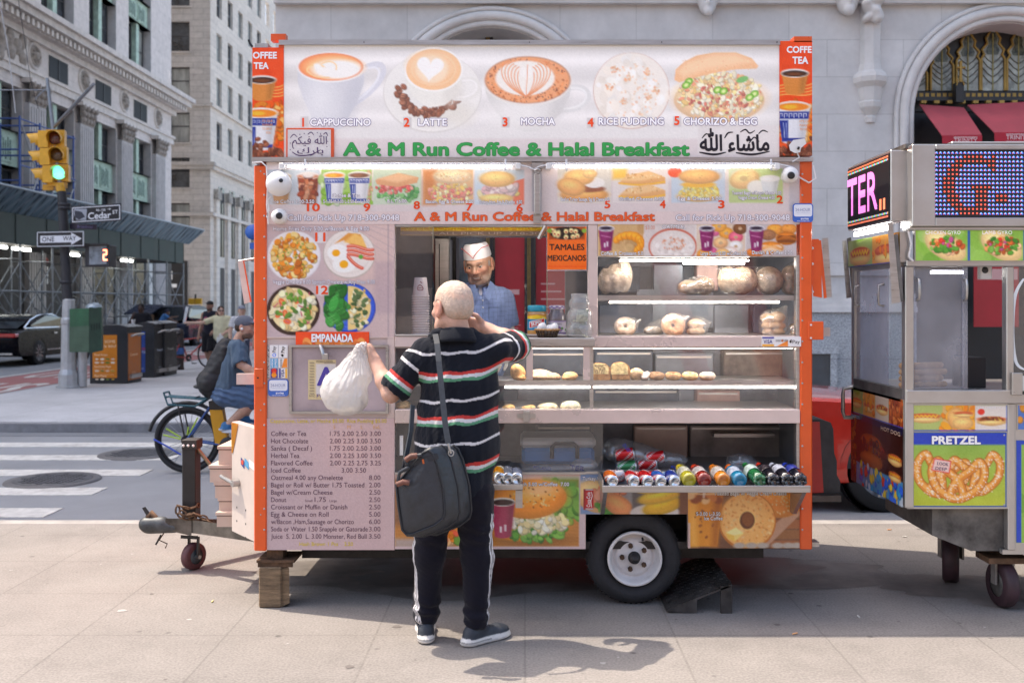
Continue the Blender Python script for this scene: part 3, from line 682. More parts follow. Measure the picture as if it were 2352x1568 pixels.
# ---- far end of Broadway: a further block closes the view behind the tower
far=thing('distant_block','distant grey building closing the street beyond the tan tower','building',(-15,150,0))
mb=MB();facade(mb,lambda u,v,t:(u,150+t,v),[-40,-5],[0,40],lambda i,j:False,.2,bankdk)
mb.box(-40,-5,150.01,165,0,40,bankdk);mb.build('wall',far)
for i in range(10):
 for j in range(8):
  m_=MB();m_.box(-36+i*2.8,-34.8+i*2.8,149.9,149.99,3+j*3.6,5.2+j*3.6,winglass);m_.build('window',far)
  # ---- Trinity building behind the cart
YW=15.0;XL=-3.76
tri=thing('stone_building','pale limestone gothic building with arched doorways behind the food carts','building',(8,YW,0))
frW=lambda u,v,t:(u,YW+t,v)
ARC=[(-.51,4.43,1.35),(7.26,4.45,1.40)]
def arch_wall(mb,m):
 xs=[XL]+[q for c in ARC for q in(c[0]-c[2],c[0]+c[2])]+[30]
 for i in range(0,len(xs),2):mb.add([frW(xs[i],1.75,0),frW(xs[i+1],1.75,0),frW(xs[i+1],42,0),frW(xs[i],42,0)],[(0,1,2,3)],m)
 for cx_,cz_,r in ARC:
  N=28;an=[math.pi-math.pi*k/N for k in range(N+1)]
  lo=[(cx_+r*math.cos(a),cz_+r*math.sin(a))for a in an];hi=[(u,42)for u,_ in lo]
  V=[frW(*p,0)for p in lo]+[frW(*p,0)for p in hi]+[frW(*p,.7)for p in lo]
  mb.add(V,[(k,k+1,N+2+k,N+1+k)for k in range(N)],m)
  M_=2*(N+1);mb.add(V,[(k+1,k,M_+k,M_+k+1)for k in range(N)],lime_s,smooth=True)
  for sgn in(-1,1):
   u=cx_+sgn*r;q=[frW(u,0,0),frW(u,cz_,0),frW(u,cz_,.7),frW(u,0,.7)];mb.add(q,[(0,1,2,3)],lime_s)
mb=MB();arch_wall(mb,lime);mb.add([(XL,YW,0),(XL,45,0),(XL,45,42),(XL,YW,42)],[(3,2,1,0)],lime)
mb.add([(XL,YW,42),(30,YW,42),(30,45,42),(XL,45,42)],[(0,1,2,3)],lime);mb.build('wall',tri)
mb=MB();xs=[XL]+[q for c in ARC for q in(c[0]-c[2]-.0,c[0]+c[2])]+[30]
for i in range(0,len(xs),2):
 mb.box(xs[i]-(.06 if i==0 else 0),xs[i+1],YW-.1,YW+.3,0,1.5,gran_w)
mb.build('granite_base',tri)
mb=MB()
for i in range(0,len(xs),2):
 for z0,z1,p in((1.5,1.58,.14),(1.58,1.66,.1),(1.66,1.78,.06),(2.05,2.12,.04),(2.12,2.2,.02)):mb.box(xs[i]-(.06 if i==0 else 0),xs[i+1],YW-p,YW+.2,z0,z1,lime_s)
mb.build('ledge',tri)
for cx_,cz_,r in ARC:
 mb=MB()
 for dr,rad,ty in((.06,.05,-.02),(.17,.075,-.05),(.28,.04,-.04)):
  pts=[(cx_-(r+dr),YW+ty,z)for z in np.linspace(1.8,cz_-.05,3)]+[(cx_+(r+dr)*math.cos(a),YW+ty,cz_+(r+dr)*math.sin(a))for a in np.linspace(math.pi,0,40)]+[(cx_+(r+dr),YW+ty,z)for z in np.linspace(cz_-.05,1.8,3)]
  mb.tube(pts,rad,lime_s,8)
 mb.build('arch_moulding',tri)
mb=MB();mb.box(XL,30,YW-.22,YW,6.25,6.42,lime_s);mb.box(XL,30,YW-.12,YW,6.12,6.25,lime_s);mb.build('string_course',tri)
dk=mat('black_joinery',(.013,.013,.015),.4);gilt=mat('gilt',(.33,.21,.055),.5,metal=.5,var=.15)
red_post=mat('red_poster',(.34,.014,.02),.45,var=.08,scale=2);glz=mat('door_glass',(.05,.07,.08),.1,var=.4,scale=1.5,spec=.8)
mb=MB();mb.box(-1.86,.84,YW+.66,YW+.75,0,5.9,glz);mb.build('shop_window',tri)
for x0,x1 in((-1.86,-1.75),(-.62,-.5),(.02,.14),(.74,.84),(1.05,1.06)):
 mb=MB();mb.box(x0,x1,YW+.52,YW+.64,0,5.8,dk)
 for q in(.02,.05):mb.box(x0+q,x0+q+.012,YW+.505,YW+.519,0,5.8,gilt)
 mb.build('door_frame',tri)
def poster(x0,x1,z0,z1,y,lines,root=tri,sub=True):
 mb=MB();mb.box(x0,x1,y-.012,y,z0,z1,red_post)
 for i,(u,v,wd,h)in enumerate(lines):mb.box(x0+u,x0+u+wd,y-.016,y-.0125,z1-v-h,z1-v,mat('poster_text',(.55,.30,.28),.5,var=0))
 mb.build('poster',root)
poster(-.47,-.01,.3,2.85,YW+.62,[(.06,1.55,.34,.012),(.06,1.6,.3,.012),(.08,1.0,.3,.08)])
poster(.17,.72,.3,2.85,YW+.62,[(.08,.9+.12*k,.22+.1*(k%3),.022)for k in range(10)])
mb=MB();mb.box(5.7,8.8,YW+.5,YW+.6,4.62,6.2,dk);mb.box(5.7,8.8,YW+.55,YW+.6,0,4.62,dk);mb.build('tracery',tri)
def lancet(cx_,z0,zt,hw):
 c=W(cx_,z0,YW+.5);t=W(cx_,zt,YW+.5);h=hw*YW/F;H=t.z-c.z
 L=[(-h,0),(-h,.5*H),(-h*.75,.57*H),(-h*.95,.64*H),(-h*.5,.74*H),(-h*.62,.82*H),(0,H)]
 Rr=[(-u,v)for u,v in L[-2::-1]];out=L+Rr
 o=MB();o.prism(out,lambda u,v,q:(c.x+u,YW+.495-q,c.z+v),.01,mat('stained_glass',(.30,.33,.30),.3,var=.25,scale=6));o.prism([(u*.7,v)for u,v in out if v>.52*H],lambda u,v,q:(c.x+u,YW+.484-q,c.z+v),.004,mat('stained_dark',(.06,.07,.05),.3,var=.6,scale=14))
 for s_ in(-1,1):
  for k in range(4):o.tube([(c.x,YW+.478,c.z+.1*H+k*.11*H),(c.x+s_*h*.5,YW+.478,c.z+.16*H+k*.11*H),(c.x+s_*h*.95,YW+.478,c.z+.25*H+k*.11*H)],.008,mat('leading',(.1,.1,.08),.5),5)
 o.tube([(c.x,YW+.478,c.z),(c.x,YW+.478,c.z+.9*H)],.01,mat('leading_gilt',(.3,.26,.08),.5),5)
 w_=o.build('stained_window',tri)
 g=MB();g.tube([(c.x+u*1.12,YW+.47,c.z+v)for u,v in out],.022,gilt,6);g.build('gilt_frame',w_)
for cx_,zt,hw in((2106,130,20),(2162,94,24),(2222,72,25),(2279,64,25),(2338,68,25),(2396,84,24)):lancet(cx_,209,zt,hw)
mb=MB();a=W(2100,216,YW+.45);b=W(2460,224,YW+.45);mb.box(a.x,b.x,YW+.4,YW+.5,b.z,a.z,gilt)
for k in range(26):mb.box(a.x+.03+k*.09,a.x+.06+k*.09,YW+.395,YW+.4,b.z,a.z,dk)
mb.box(a.x,b.x,YW+.35,YW+.5,b.z-.07,b.z-.01,dk)
for k in range(12):mb.box(a.x+.05+k*.2,a.x+.13+k*.2,YW+.3,YW+.36,b.z-.12,b.z-.075,gilt)
mb.build('transom',tri)
mb=MB();c=W(2200,237,YW+.3);mb.box(c.x-.06,c.x+.06,YW+.22,YW+.34,c.z,c.z+.3,dk);mb.tube([(c.x-.06,YW+.21,c.z+.25),(c.x,YW+.21,c.z+.42),(c.x+.06,YW+.21,c.z+.25)],.012,gilt,6)
mb.tube([(c.x,YW+.2,c.z+.3),(c.x,YW+.2,c.z+.62)],.025,gilt,6);mb.tube([(c.x-.07,YW+.2,c.z+.52),(c.x+.07,YW+.2,c.z+.52)],.02,gilt,6);mb.build('finial',tri)
poster(*[q for q in(W(2228,620,YW).x,W(2330,620,YW).x)],W(0,750,YW).z,W(0,600,YW).z,YW-.12,[(.05,.12,.6,.16)])
def corbel(x0,x1,yt,yb,shaft_top):
 c=W((x0+x1)/2,yb,YW);hw=(x1-x0)/2*YW/F;zt=W(0,yt,YW).z;zb=c.z;H=zt-zb
 mb=MB();pr=[(.001,0),(.3,.02),(.35,.12),(.3,.16),(.62,.32),(.66,.42),(.6,.45),(.7,.72),(.95,.82),(1,.92),(.9,1.0),(.72,1.06),(.62,1.2),(.6,1.3),(.6,1+(W(0,shaft_top,YW).z-zt)/H)]
 mb.lathe([(r*hw,h*H)for r,h in pr],(c.x,YW+.02,zb),(0,0,1),lime_s,8,smooth=False);return mb.build('corbel',tri)
corbel(1957,2040,172,284,-140)
def carving(x,y,w_,h_,seed,n=9):
 c=W(x,y,YW);k=YW/F;rs=np.random.RandomState(seed)
 ps=[el((c.x+rs.uniform(-.4,.4)*w_*k,YW-.14-rs.uniform(0,.12),c.z+rs.uniform(-.5,.5)*h_*k),(w_*k*rs.uniform(.14,.26),.1,h_*k*rs.uniform(.12,.24)),eul(rs.uniform(-40,40),rs.uniform(-60,60),0))for _ in range(n)]
 V,Fq=sdf_mesh(ps,.02,.04);mb=MB();mb.add(V,Fq,lime_s,smooth=True);return mb.build('carving',tri)
carving(1997,22,56,66,3,16)
def face_boss(x,y,r):
 c=W(x,y,YW);k=YW/F*r
 ps=[el((c.x,YW-.1,c.z),(k,k*.9,k*1.3)),el((c.x,YW-.1-k*.8,c.z-k*.1),(k*.18,k*.3,k*.4)),el((c.x,YW-.1-k*.6,c.z-k*.95),(k*.5,k*.4,k*.6))]+[el((c.x+s_*k*.85,YW-.12,c.z+k*.5),(k*.4,k*.5,k*.7))for s_ in(-1,1)]
 V,Fq=sdf_mesh(ps,.012,.03,cuts=[el((c.x+s_*k*.38,YW-.1-k*.85,c.z+k*.15),(k*.2,k*.2,k*.14))for s_ in(-1,1)]);mb=MB();mb.add(V,Fq,lime_s,smooth=True);mb.build('carved_head',tri)
face_boss(1941,8,24);face_boss(1622,14,20)
mb=MB();c=W(1622,-4,YW);mb.box(c.x-.25,c.x+.25,YW-.2,YW,c.z,c.z+.15,lime_s);c=W(1941,-6,YW);mb.box(c.x-.25,c.x+.25,YW-.22,YW,c.z,c.z+.15,lime_s);mb.build('bracket',tri)
mb=MB();a=W(1872,812,YW-.1);b=W(1905,860,YW-.1);mb.box(a.x-.3,b.x,YW-.13,YW-.1,.25,a.z,mat('basement_window',(.06,.065,.07),.4));mb.box(a.x-.35,b.x+.12,YW-.17,YW-.1,a.z,a.z+.1,gran_w);mb.box(b.x+.002,b.x+.1,YW-.16,YW-.1,.25,a.z-.002,gran_w);mb.build('basement_window',tri)
awn=mat('awning_red',(.36,.055,.07),.8,var=.06,scale=3);awn2=mat('awning_valance',(.36,.015,.03),.8,var=.05)
def awning(tl,tr,bl_,br_,vb,txt_,lab):
 yw,yf=YW+.2,YW-.75
 A,B,C_,D=W(*tl,yw),W(*tr,yw),W(*br_,yf),W(*bl_,yf);z=W(0,vb,yf).z
 root=thing('awning',lab,'awning',((A.x+B.x)/2,yw,D.z),'red awnings in the arch')
 d=Vector((0,.0,-.015));mb=MB();mb.pts8([A+d,B+d,C_+d,D+d],[A,B,C_,D],awn);mb.build('canopy',root)
 mb=MB();mb.box(D.x,C_.x,yf-.01,yf,z,D.z-.004,awn2)
 fr=lambda u,v,t:(D.x+u*yf/F,yf-.011-t,D.z-v*yf/F)
 text(mb,txt_,fr,26,17,10,(.85,.75,.75),PRINT,w=54,bold=.01)
 for v in(4,21):mb.add([fr(26,v,.001),fr(80,v,.001),fr(80,v+1.6,.001),fr(26,v+1.6,.001)],[(3,2,1,0)],PRINT,lin((.85,.75,.75)))
 mb.build('valance',root)
PRINT=vmat('print',rough=.35)
awning((2112,240),(2214,247),(2164,311),(2255,309),333,'TRINITY','red awning lettered TRINITY at the left side of the arch')
awning((2222,241),(2420,231),(2284,304),(2490,304),333,'TRINITY','wider red awning at the right edge of the picture')
# ---- unseen things added behind the camera: warm fill and reflections for the cart glass
warm=blockmat('warm_stone',(.66,.50,.40),(.5,.40,.33),1.2,.5,.01,.05,rough=.85)
plz=thing('added_plaza_building','unseen warm stone building added behind the camera for the cart glass to mirror','building',(0,-46,0))
frP=lambda u,v,t:(-u,-40-t,v)
mb=MB();up_=[-48]
for k in range(20):up_+=[-46.2+4.6*k,-44.0+4.6*k]
up_+=[48];zp=[0,1.0,4.2]
for k in range(3):zp+=[6.0+4.2*k,8.6+4.2*k]
zp+=[18]
facade(mb,frP,up_,zp,lambda i,j:i%2==1 and j%2==1,.4,warm);mb.add([(-48,-40.4,0),(48,-40.4,0),(48,-40.4,18),(-48,-40.4,18)],[(3,2,1,0)],winglass);mb.add([(-48,-40,18),(48,-40,18),(48,-52,18),(-48,-52,18)],[(3,2,1,0)],warm);mb.build('wall',plz)
redst=mat('red_beam',(.55,.045,.02),.4,var=.04)  # unseen beams added to put red reflections in the glass
for lab,xb,xt in(('unseen leaning red beam added for the display glass to mirror, left one',3.5,1.9),('unseen leaning red beam added for the display glass to mirror, right one',5.0,3.4)):
 mb=MB();mb.bar((xb,-9,0),(xt,-9.4,5.4),.42,.42,redst);solo(mb,'added_steel_beam',lab,'beam','added red beams behind the camera')
 # ===== the coffee cart
Y0=5.34;SC=F/Y0
def cx(x):return(x-CX)/SC
def cz(y):return CAMZ-(y-HZ)/SC
def frF(off=0.,Y=Y0):
 k=Y/F
 return lambda u,v,t:((u-CX)*k,Y-off-t,CAMZ-(v-HZ)*k)
def pb(mb,x0,x1,y0,y1,Ya,Yb,m,bev=0.,col=None):
 """box whose front face spans pixels x0..x1, y0..y1 at depth Ya; runs back to Yb"""
 k=Ya/F;mb.box((x0-CX)*k,(x1-CX)*k,Ya,Yb,CAMZ-(y1-HZ)*k,CAMZ-(y0-HZ)*k,m,bev,col)
PRL=vmat('print_backlit',rough=.3,emit=.06)
PRG=vmat('print_gloss',rough=.22,coat=.3)
orange=mat('orange_paint',(.78,.10,.014),.35,var=.05,scale=3,coat=.2,dirt=.14)
steel=mat('stainless',(.44,.425,.415),.34,metal=.85,var=.08,scale=5,stretch=(1,1,14))
steel_d=mat('stainless_dull',(.30,.31,.335),.42,metal=.6,var=.12,scale=3)
mauve=mat('mauve_frame',(.70,.57,.53),.3,metal=.25,var=.06,scale=2.5,dirt=.16)
mauve_p=mat('mauve_panel',(.60,.49,.475),.35,metal=.15,var=.07,scale=1.8)
white_p=mat('white_plastic',(.74,.73,.72),.35,var=.03)
black_p=mat('black_plastic',(.015,.015,.018),.35,var=.05)
rubber=mat('tyre_rubber',(.024,.024,.028),.78,var=.2,scale=8,bump=.3,bscale=60)
rust=mat('rusty_steel',(.13,.075,.045),.8,metal=.3,var=.35,scale=14,bump=.4,bscale=50)
dark_st=mat('blackened_steel',(.035,.033,.034),.55,metal=.4,var=.25,scale=9)
glass=glassmat('cart_glass',refl=.045,haze=.024,hcol=(.8,.70,.66))  # haze paints milky warm reflections into the glass
led=lamp('led_strip',(.93,.95,1),3.2);led_in=lamp('led_strip_inside',(1,.95,.9),20.0)
tubel=lamp('led_tube',(1,.97,.95),8.0)
cart=thing('coffee_cart','white and orange coffee and breakfast cart with a row of drink pictures and menu boards','food cart',(0.05,6.1,0))
white=(1,1,1);violet=(.42,.36,.52);cwhite=(.97,.96,.97);orr=(.93,.30,.12)
def bread(cv,cx_,cy_,rx,ry,c=(.87,.62,.36),rot=0,speck=14):
 c=np.array(c)
 cv.ell(cx_,cy_,rx,ry,c*.80,rot);cv.ell(cx_,cy_-ry*.08,rx*.95,ry*.9,c,rot,soft=ry*.5);cv.ell(cx_-rx*.1,cy_-ry*.3,rx*.6,ry*.42,np.clip(c*1.22,0,1),rot,soft=ry*.6)
 if speck:cv.scat(speck,(cx_-rx*.8,cy_-ry*.7,cx_+rx*.8,cy_+ry*.5),.7,1.3,[c*1.15,c*.85],shade=False,a=.6)
LEAF=[(.35,.60,.22),(.22,.48,.16),(.50,.70,.32)]
def sandwich(cv,x,y,w,h,top=(.90,.64,.38),fill=((.93,.62,.5),(.95,.85,.55),(.98,.93,.8)),leaf=True,n=46,under=True):
 if under:bread(cv,x,y+h*.30,w*.47,h*.20,np.array(top)*.96,0,6)
 if leaf:cv.scat(26,(x-w*.47,y-h*.02,x+w*.47,y+h*.30),h*.05,h*.10,LEAF)
 cv.scat(n,(x-w*.45,y-h*.12,x+w*.45,y+h*.26),h*.045,h*.10,list(fill),2.2)
 bread(cv,x,y-h*.20,w*.45,h*.27,top)
def cup(cv,x0,x1,yt,yb,c,tap=.16,rim=.14,drink=(.75,.38,.14),rimc=(.97,.96,.94)):
 w_=x1-x0;xm=(x0+x1)/2;ry=w_*rim;c=np.array(c)
 cv.poly([(x0,yt),(x1,yt),(x1-w_*tap,yb),(x0+w_*tap,yb)],c);cv.ell(xm,yb,w_*(.5-tap),ry*.6,c)
 cv.poly([(x1-w_*.28,yt),(x1,yt),(x1-w_*tap,yb),(x1-w_*.28-w_*tap*.3,yb)],c*.82,soft=w_*.2,a=.8)
 cv.ell(xm,yt,w_/2+1.5,ry+1.5,rimc);cv.ell(xm,yt+1,w_/2-2,ry-1.5,np.array(drink))
 cv.ell(xm-w_*.1,yt+1,w_*.22,ry*.45,np.clip(np.array(drink)*1.35,0,1),soft=3)
def greek(cv,x0,x1,yt,yb,drink=(.92,.55,.2)):
 """paper cup with blue key border and column"""
 w_=x1-x0;cup(cv,x0,x1,yt,yb,(.93,.93,.94),drink=drink);b=(.12,.20,.52);tp=.16*(w_);
 cv.poly([(x0+w_*.02,yt+w_*.16),(x1-w_*.02,yt+w_*.16),(x1-w_*.05,yt+w_*.38),(x0+w_*.05,yt+w_*.38)],b)
 for k in range(6):
  q=x0+w_*(.08+.145*k);cv.line([(q,yt+w_*.33),(q,yt+w_*.22),(q+w_*.09,yt+w_*.22),(q+w_*.09,yt+w_*.29),(q+w_*.05,yt+w_*.29)],1.3,(.93,.93,.95))
 cv.poly([(x0+w_*.06,yt+w_*.42),(x0+w_*.34,yt+w_*.42),(x0+w_*.34,yb),(x0+w_*.16,yb)],b)
 cv.line([(x0+w_*.2,yt+w_*.5),(x0+w_*.24,yb-3)],1.5,(.85,.88,.95));cv.line([(x0+w_*.28,yt+w_*.5),(x0+w_*.3,yb-3)],1.2,(.7,.75,.9))
 cv.poly([(x0+w_*.15,yb-w_*.1),(x1-w_*.15,yb-w_*.1),(x1-w_*.16,yb),(x0+w_*.16,yb)],b)
def heart(cv,x,y,w,h,c,rot=0):
 t=np.linspace(0,2*np.pi,40);px=16*np.sin(t)**3/16;py=-(13*np.cos(t)-5*np.cos(2*t)-2*np.cos(3*t)-np.cos(4*t))/15
 ca,sa=math.cos(rot),math.sin(rot);cv.poly([(x+ca*a*w-sa*b*h,y+sa*a*w+ca*b*h)for a,b in zip(px,py)],c,soft=4)
BEAN=[(.42,.22,.15),(.50,.28,.20),(.36,.18,.13),(.58,.36,.27)]
# ---- header light box with the five pictures
def header():
 cv=Canvas(652,103,1790,361,(.875,.862,.856))
 for yb,a,wd in((140,.10,14),(208,.08,18),(268,.07,14),(112,-.05,8),(178,-.03,12)):cv.c+=(a*np.exp(-((cv.Y-yb)/wd)**2))[...,None]  # glow bands of the tubes behind the sign painted into the print
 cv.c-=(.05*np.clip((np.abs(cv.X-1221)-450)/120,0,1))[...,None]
 cv.rect(640,319,1800,370,(.815,.765,.765),soft=8,a=.85)
 cv.bez([(830,160),(905,120),(895,190),(816,236)],13,(.83,.83,.86));cv.bez([(832,162),(890,135),(882,190),(818,232)],5,(.92,.92,.94))
 cv.poly([(683,158),(684,190),(696,226),(711,257),(719,283),(742,297),(768,300),(786,294),(797,284),(805,262),(820,236),(836,190),(836,158)],(.80,.80,.825))
 cv.ell(735,230,34,60,(.90,.90,.91),soft=50,a=.8);cv.ell(812,225,16,50,(.73,.735,.77),.25,soft=22,a=.6)
 cv.ell(760,155,77,35,(.95,.95,.95));cv.ell(760,154,72,31,(.93,.52,.30));cv.ell(768,155,66,26,(.97,.74,.52),soft=10);cv.ell(776,160,58,22,(.965,.955,.94),soft=8)
 cv.bez([(706,165),(700,150),(735,142),(748,158)],4,(.95,.78,.55));cv.bez([(735,150),(752,136),(778,142),(772,160)],3,(.95,.80,.6));heart(cv,738,160,20,12,(.975,.96,.94),.4);cv.bez([(708,165),(720,180),(740,178),(756,178)],3,(.96,.80,.6));cv.ring(760,154,72,31,2,(.86,.42,.25),a=.7)
 cv.ell(993,214,113,92,(.83,.815,.80));cv.ell(993,212,111,90,(.925,.915,.90));cv.ell(985,230,85,60,(.90,.89,.87),soft=20);cv.ell(1050,262,40,26,(.86,.84,.80),soft=25,a=.7)
 for k in range(46):
  a=.45+2.75*k/45;q=cv.rs.uniform(.86,1.22);x,y=985+62*q*math.cos(a),203+52*q*math.sin(a)*1.05
  c=np.array(BEAN[k%4]);ro=cv.rs.uniform(0,3);cv.ell(x,y,8,6,c*.8,ro);cv.ell(x-1,y-1,6,4,np.clip(c*1.25,0,1),ro,soft=3);cv.line([(x-5*math.cos(ro),y-5*math.sin(ro)),(x+5*math.cos(ro),y+5*math.sin(ro))],1.1,c*.6)
 cv.bez([(1052,190),(1112,160),(1118,235),(1045,226)],12,(.90,.89,.87));cv.bez([(1052,190),(1108,166),(1112,228),(1048,224)],4,(.96,.95,.94))
 cv.poly([(930,165),(934,196),(948,222),(972,241),(998,247),(1022,242),(1046,222),(1060,196),(1062,165)],(.92,.91,.88));cv.ell(1040,215,20,30,(.85,.83,.80),.4,soft=18,a=.6);cv.ell(996,160,67,51,(.975,.97,.96));cv.ell(996,160,63,47,(.945,.745,.56));cv.ell(990,150,50,30,(.965,.80,.64),soft=20)
 cv.ring(996,160,50,36,2,(.97,.84,.7),a=.6);cv.ell(992,160,37,32,(.97,.86,.74),soft=8);heart(cv,988,156,31,29,(.985,.975,.965),.1)
 cv.bez([(1296,205),(1372,180),(1372,262),(1280,252)],13,(.86,.855,.85));cv.bez([(1298,206),(1364,186),(1364,254),(1288,250)],5,(.94,.935,.93))
 cv.poly([(1111,186),(1116,215),(1128,243),(1152,272),(1180,294),(1205,303),(1232,302),(1262,286),(1290,258),(1308,222),(1314,186)],(.84,.83,.82));cv.ell(1190,262,60,34,(.92,.91,.9),soft=35);cv.ell(1285,245,16,32,(.78,.77,.765),.5,soft=20,a=.6)
 cv.ell(1212,186,102,58,(.90,.88,.86));cv.ell(1212,184,97,53,(.89,.60,.42));cv.scat(330,(1118,134,1306,236),.9,2.3,[(.62,.30,.16),(.80,.42,.22),(.45,.25,.2),(.9,.55,.32)],shade=False)
 cv.ell(1206,180,68,40,(.955,.93,.90),soft=4)
 for k in range(6):
  for s_ in(-1,1):cv.bez([(1208,222),(1208+s_*(20+9*k),205-2*k),(1208+s_*(26+8*k),165-3*k),(1208+s_*(10+6*k),158-3.4*k)],2.4,(.86,.52,.34),a=.85)
 heart(cv,1209,168,17,17,(.97,.95,.93));cv.line([(1212,150),(1208,230)],1.5,(.85,.55,.4));cv.ring(1212,184,97,53,2.5,(.66,.40,.28),a=.6)
 cv.ell(1450,209,88,88,(.80,.70,.66));cv.ell(1450,208,86,86,(.945,.915,.88));cv.scat(90,(1370,128,1530,288),5,12,[(.965,.945,.92),(.93,.89,.84),(.985,.97,.95)],shade=False,a=.6);cv.scat(80,(1385,145,1515,275),1.2,3.2,[(.90,.72,.58),(.92,.78,.64),(.87,.66,.52)],shade=False,a=.6)
 for x,y in((1411,160),(1487,165),(1440,180),(1398,200),(1432,233),(1488,222),(1505,208)):cv.scat(16,(x-9,y-8,x+9,y+8),1,2.6,[(.87,.60,.44),(.91,.72,.56)],shade=False,a=.8)
 bread(cv,1652,230,104,52,(.955,.79,.62),0,30);cv.scat(420,(1558,166,1752,272),1.6,5.5,[(.95,.86,.60),(.96,.91,.76),(.93,.78,.50),(.97,.94,.86),(.92,.76,.55),(.88,.56,.44),(.97,.93,.82)],2.2);cv.scat(60,(1580,195,1720,262),1.2,3.6,[(.80,.42,.36),(.72,.34,.30),(.86,.55,.45)],2)
 cv.poly([(1549,184),(1552,160),(1572,142),(1600,128),(1640,121),(1690,121),(1726,134),(1742,152),(1738,158),(1690,160),(1640,168),(1600,178),(1560,190)],(.92,.70,.52));cv.poly([(1556,165),(1580,144),(1640,126),(1690,125),(1728,142),(1690,150),(1620,160),(1570,178)],(.965,.80,.64),soft=14);cv.scat(40,(1560,125,1735,170),.8,1.6,[(.98,.88,.74),(.88,.62,.42)],shade=False,a=.5)
 for x,y in((1582,188),(1648,207),(1662,210),(1733,216),(1722,224),(1576,196)):cv.ell(x,y,9,7,(.48,.72,.22),-.5);cv.ell(x,y,5,3.6,(.86,.92,.62),-.5);cv.ring(x,y,9,7,1.6,(.28,.55,.14),-.5)
 cv.ell(1705,183,14,7,(.40,.66,.36),-.3)
 cv.rect(1603,289,1786,356,(.845,.82,.815),a=.9)
 for x,y in((700,280),(936,281),(1162,281),(1358,283),(1556,280)):cv.rect(x-10,y-12,x+9,y+12,(.79,.77,.77))
 mb=MB();cv.put(mb,frF(.0),PRL,wash=.2)  # wash mixes the bleaching of the backlight into the print colours
 pb(mb,652,1790,103,361,Y0+.003,Y0+.3,white_p)
 f=frF(.001)
 for s_,x0,x1 in(('CAPPUCCINO',713,851),('LATTE',961,1026),('MOCHA',1197,1274),('RICE PUDDING',1375,1524),('CHORIZO & EGG',1571,1738)):
  text(mb,s_,f,x0,289 if x0<1100 else 287,15.5,cwhite,PRL,w=x1-x0,bold=.03,outline=(.42,.36,.54),ow=.055)
 for s_,x,y in(('1',695,291),('2',928,291),('3',1155,290),('4',1350,291),('5',1549,287)):text(mb,s_,f,x,y,19,orr,PRL,bold=.03,w=None)
 text(mb,'A & M Run Coffee & Halal Breakfast',frF(.001),790,357,28,(.16,.60,.30),PRL,w=792,bold=.035,outline=(.10,.36,.2),ow=.015)
 arab(mb,f)
 mb.build('header_sign',cart)
 mb=MB();pb(mb,657,767,294,362,Y0-.012,Y0-.001,mat('red_frame',(.75,.10,.03),.35,var=.03),.003)
 k=frF(.0125);
 q=Canvas(662,299,761,362,(.86,.84,.84));q.put(mb,k,PRG)
 arab2(mb,frF(.0135));mb.build('blessing_plate',cart)
 mb=MB();pb(mb,640,1792,92,103,Y0-.015,Y0+.3,steel);pb(mb,578,1868,361,371,Y0-.03,Y0+.25,steel)
 for x in(836,1216,1520,1785):pb(mb,x-1,x+1,96,98.5,Y0-.018,Y0-.014,dark_st)
 mb.build('sign_trim',cart)
AR1='ماشاء الله';AR2='بارك الله فيكم'
def stroke(mb,f,pts,w0,w1,c,m,n=16):
 """calligraphic pen stroke: width varies along a smooth curve"""
 p=np.array(pts,float);K=len(p);tt=np.linspace(0,K-1,n*(K-1)+1);out=[]
 for t in tt:
  i=min(int(t),K-2);u=t-i;a,b,c_,d=p[max(i-1,0)],p[i],p[i+1],p[min(i+2,K-1)]
  out.append(.5*((2*b)+(-a+c_)*u+(2*a-5*b+4*c_-d)*u*u+(-a+3*b-3*c_+d)*u**3))
 q=np.array(out);dd=np.gradient(q,axis=0);nn=np.stack([-dd[:,1],dd[:,0]],1)/(np.linalg.norm(dd,axis=1)[:,None]+1e-9)
 s_=np.linspace(0,1,len(q));wd=w0+(w1-w0)*np.sin(np.pi*np.clip(s_*.9+.08,0,1))**.8
 A,B=q+nn*wd[:,None]/2,q-nn*wd[:,None]/2
 V=[f(a[0],a[1],0)for a in A]+[f(b[0],b[1],0)for b in B];N=len(q)
 mb.add(V,[(i,i+1,N+i+1,N+i)for i in range(N-1)],m,lin(c))
def dot(mb,f,x,y,r,c,m):mb.add([f(x+r*a,y+r*b,0)for a,b in((-1,0),(0,1),(1,0),(0,-1))],[(0,1,2,3)],m,lin(c))
pf=lambda s:''.join(chr(int(h,16))for h in s.split())
MASHA='\uFDF2 '+pf('FEE3 FE8E FEB7 FE8E FE80')[::-1]
def arab(mb,f):
 c=(.05,.05,.12);m=PRL
 text(mb,MASHA,f,1608,346,34,c,m,w=158,bold=.03)
 for p,a,b in(([(1700,304),(1712,298),(1722,306),(1734,300)],1,3.4),([(1742,308),(1752,300),(1764,304)],1,3),([(1664,318),(1672,306),(1684,304)],1,3.6),([(1612,318),(1622,308),(1630,312)],1,3),([(1720,330),(1732,316),(1744,326)],1,3),([(1606,350),(1640,355),(1668,350)],1,5),([(1690,351),(1728,355),(1768,348)],1,5)):stroke(mb,f,p,a,b,c,m)
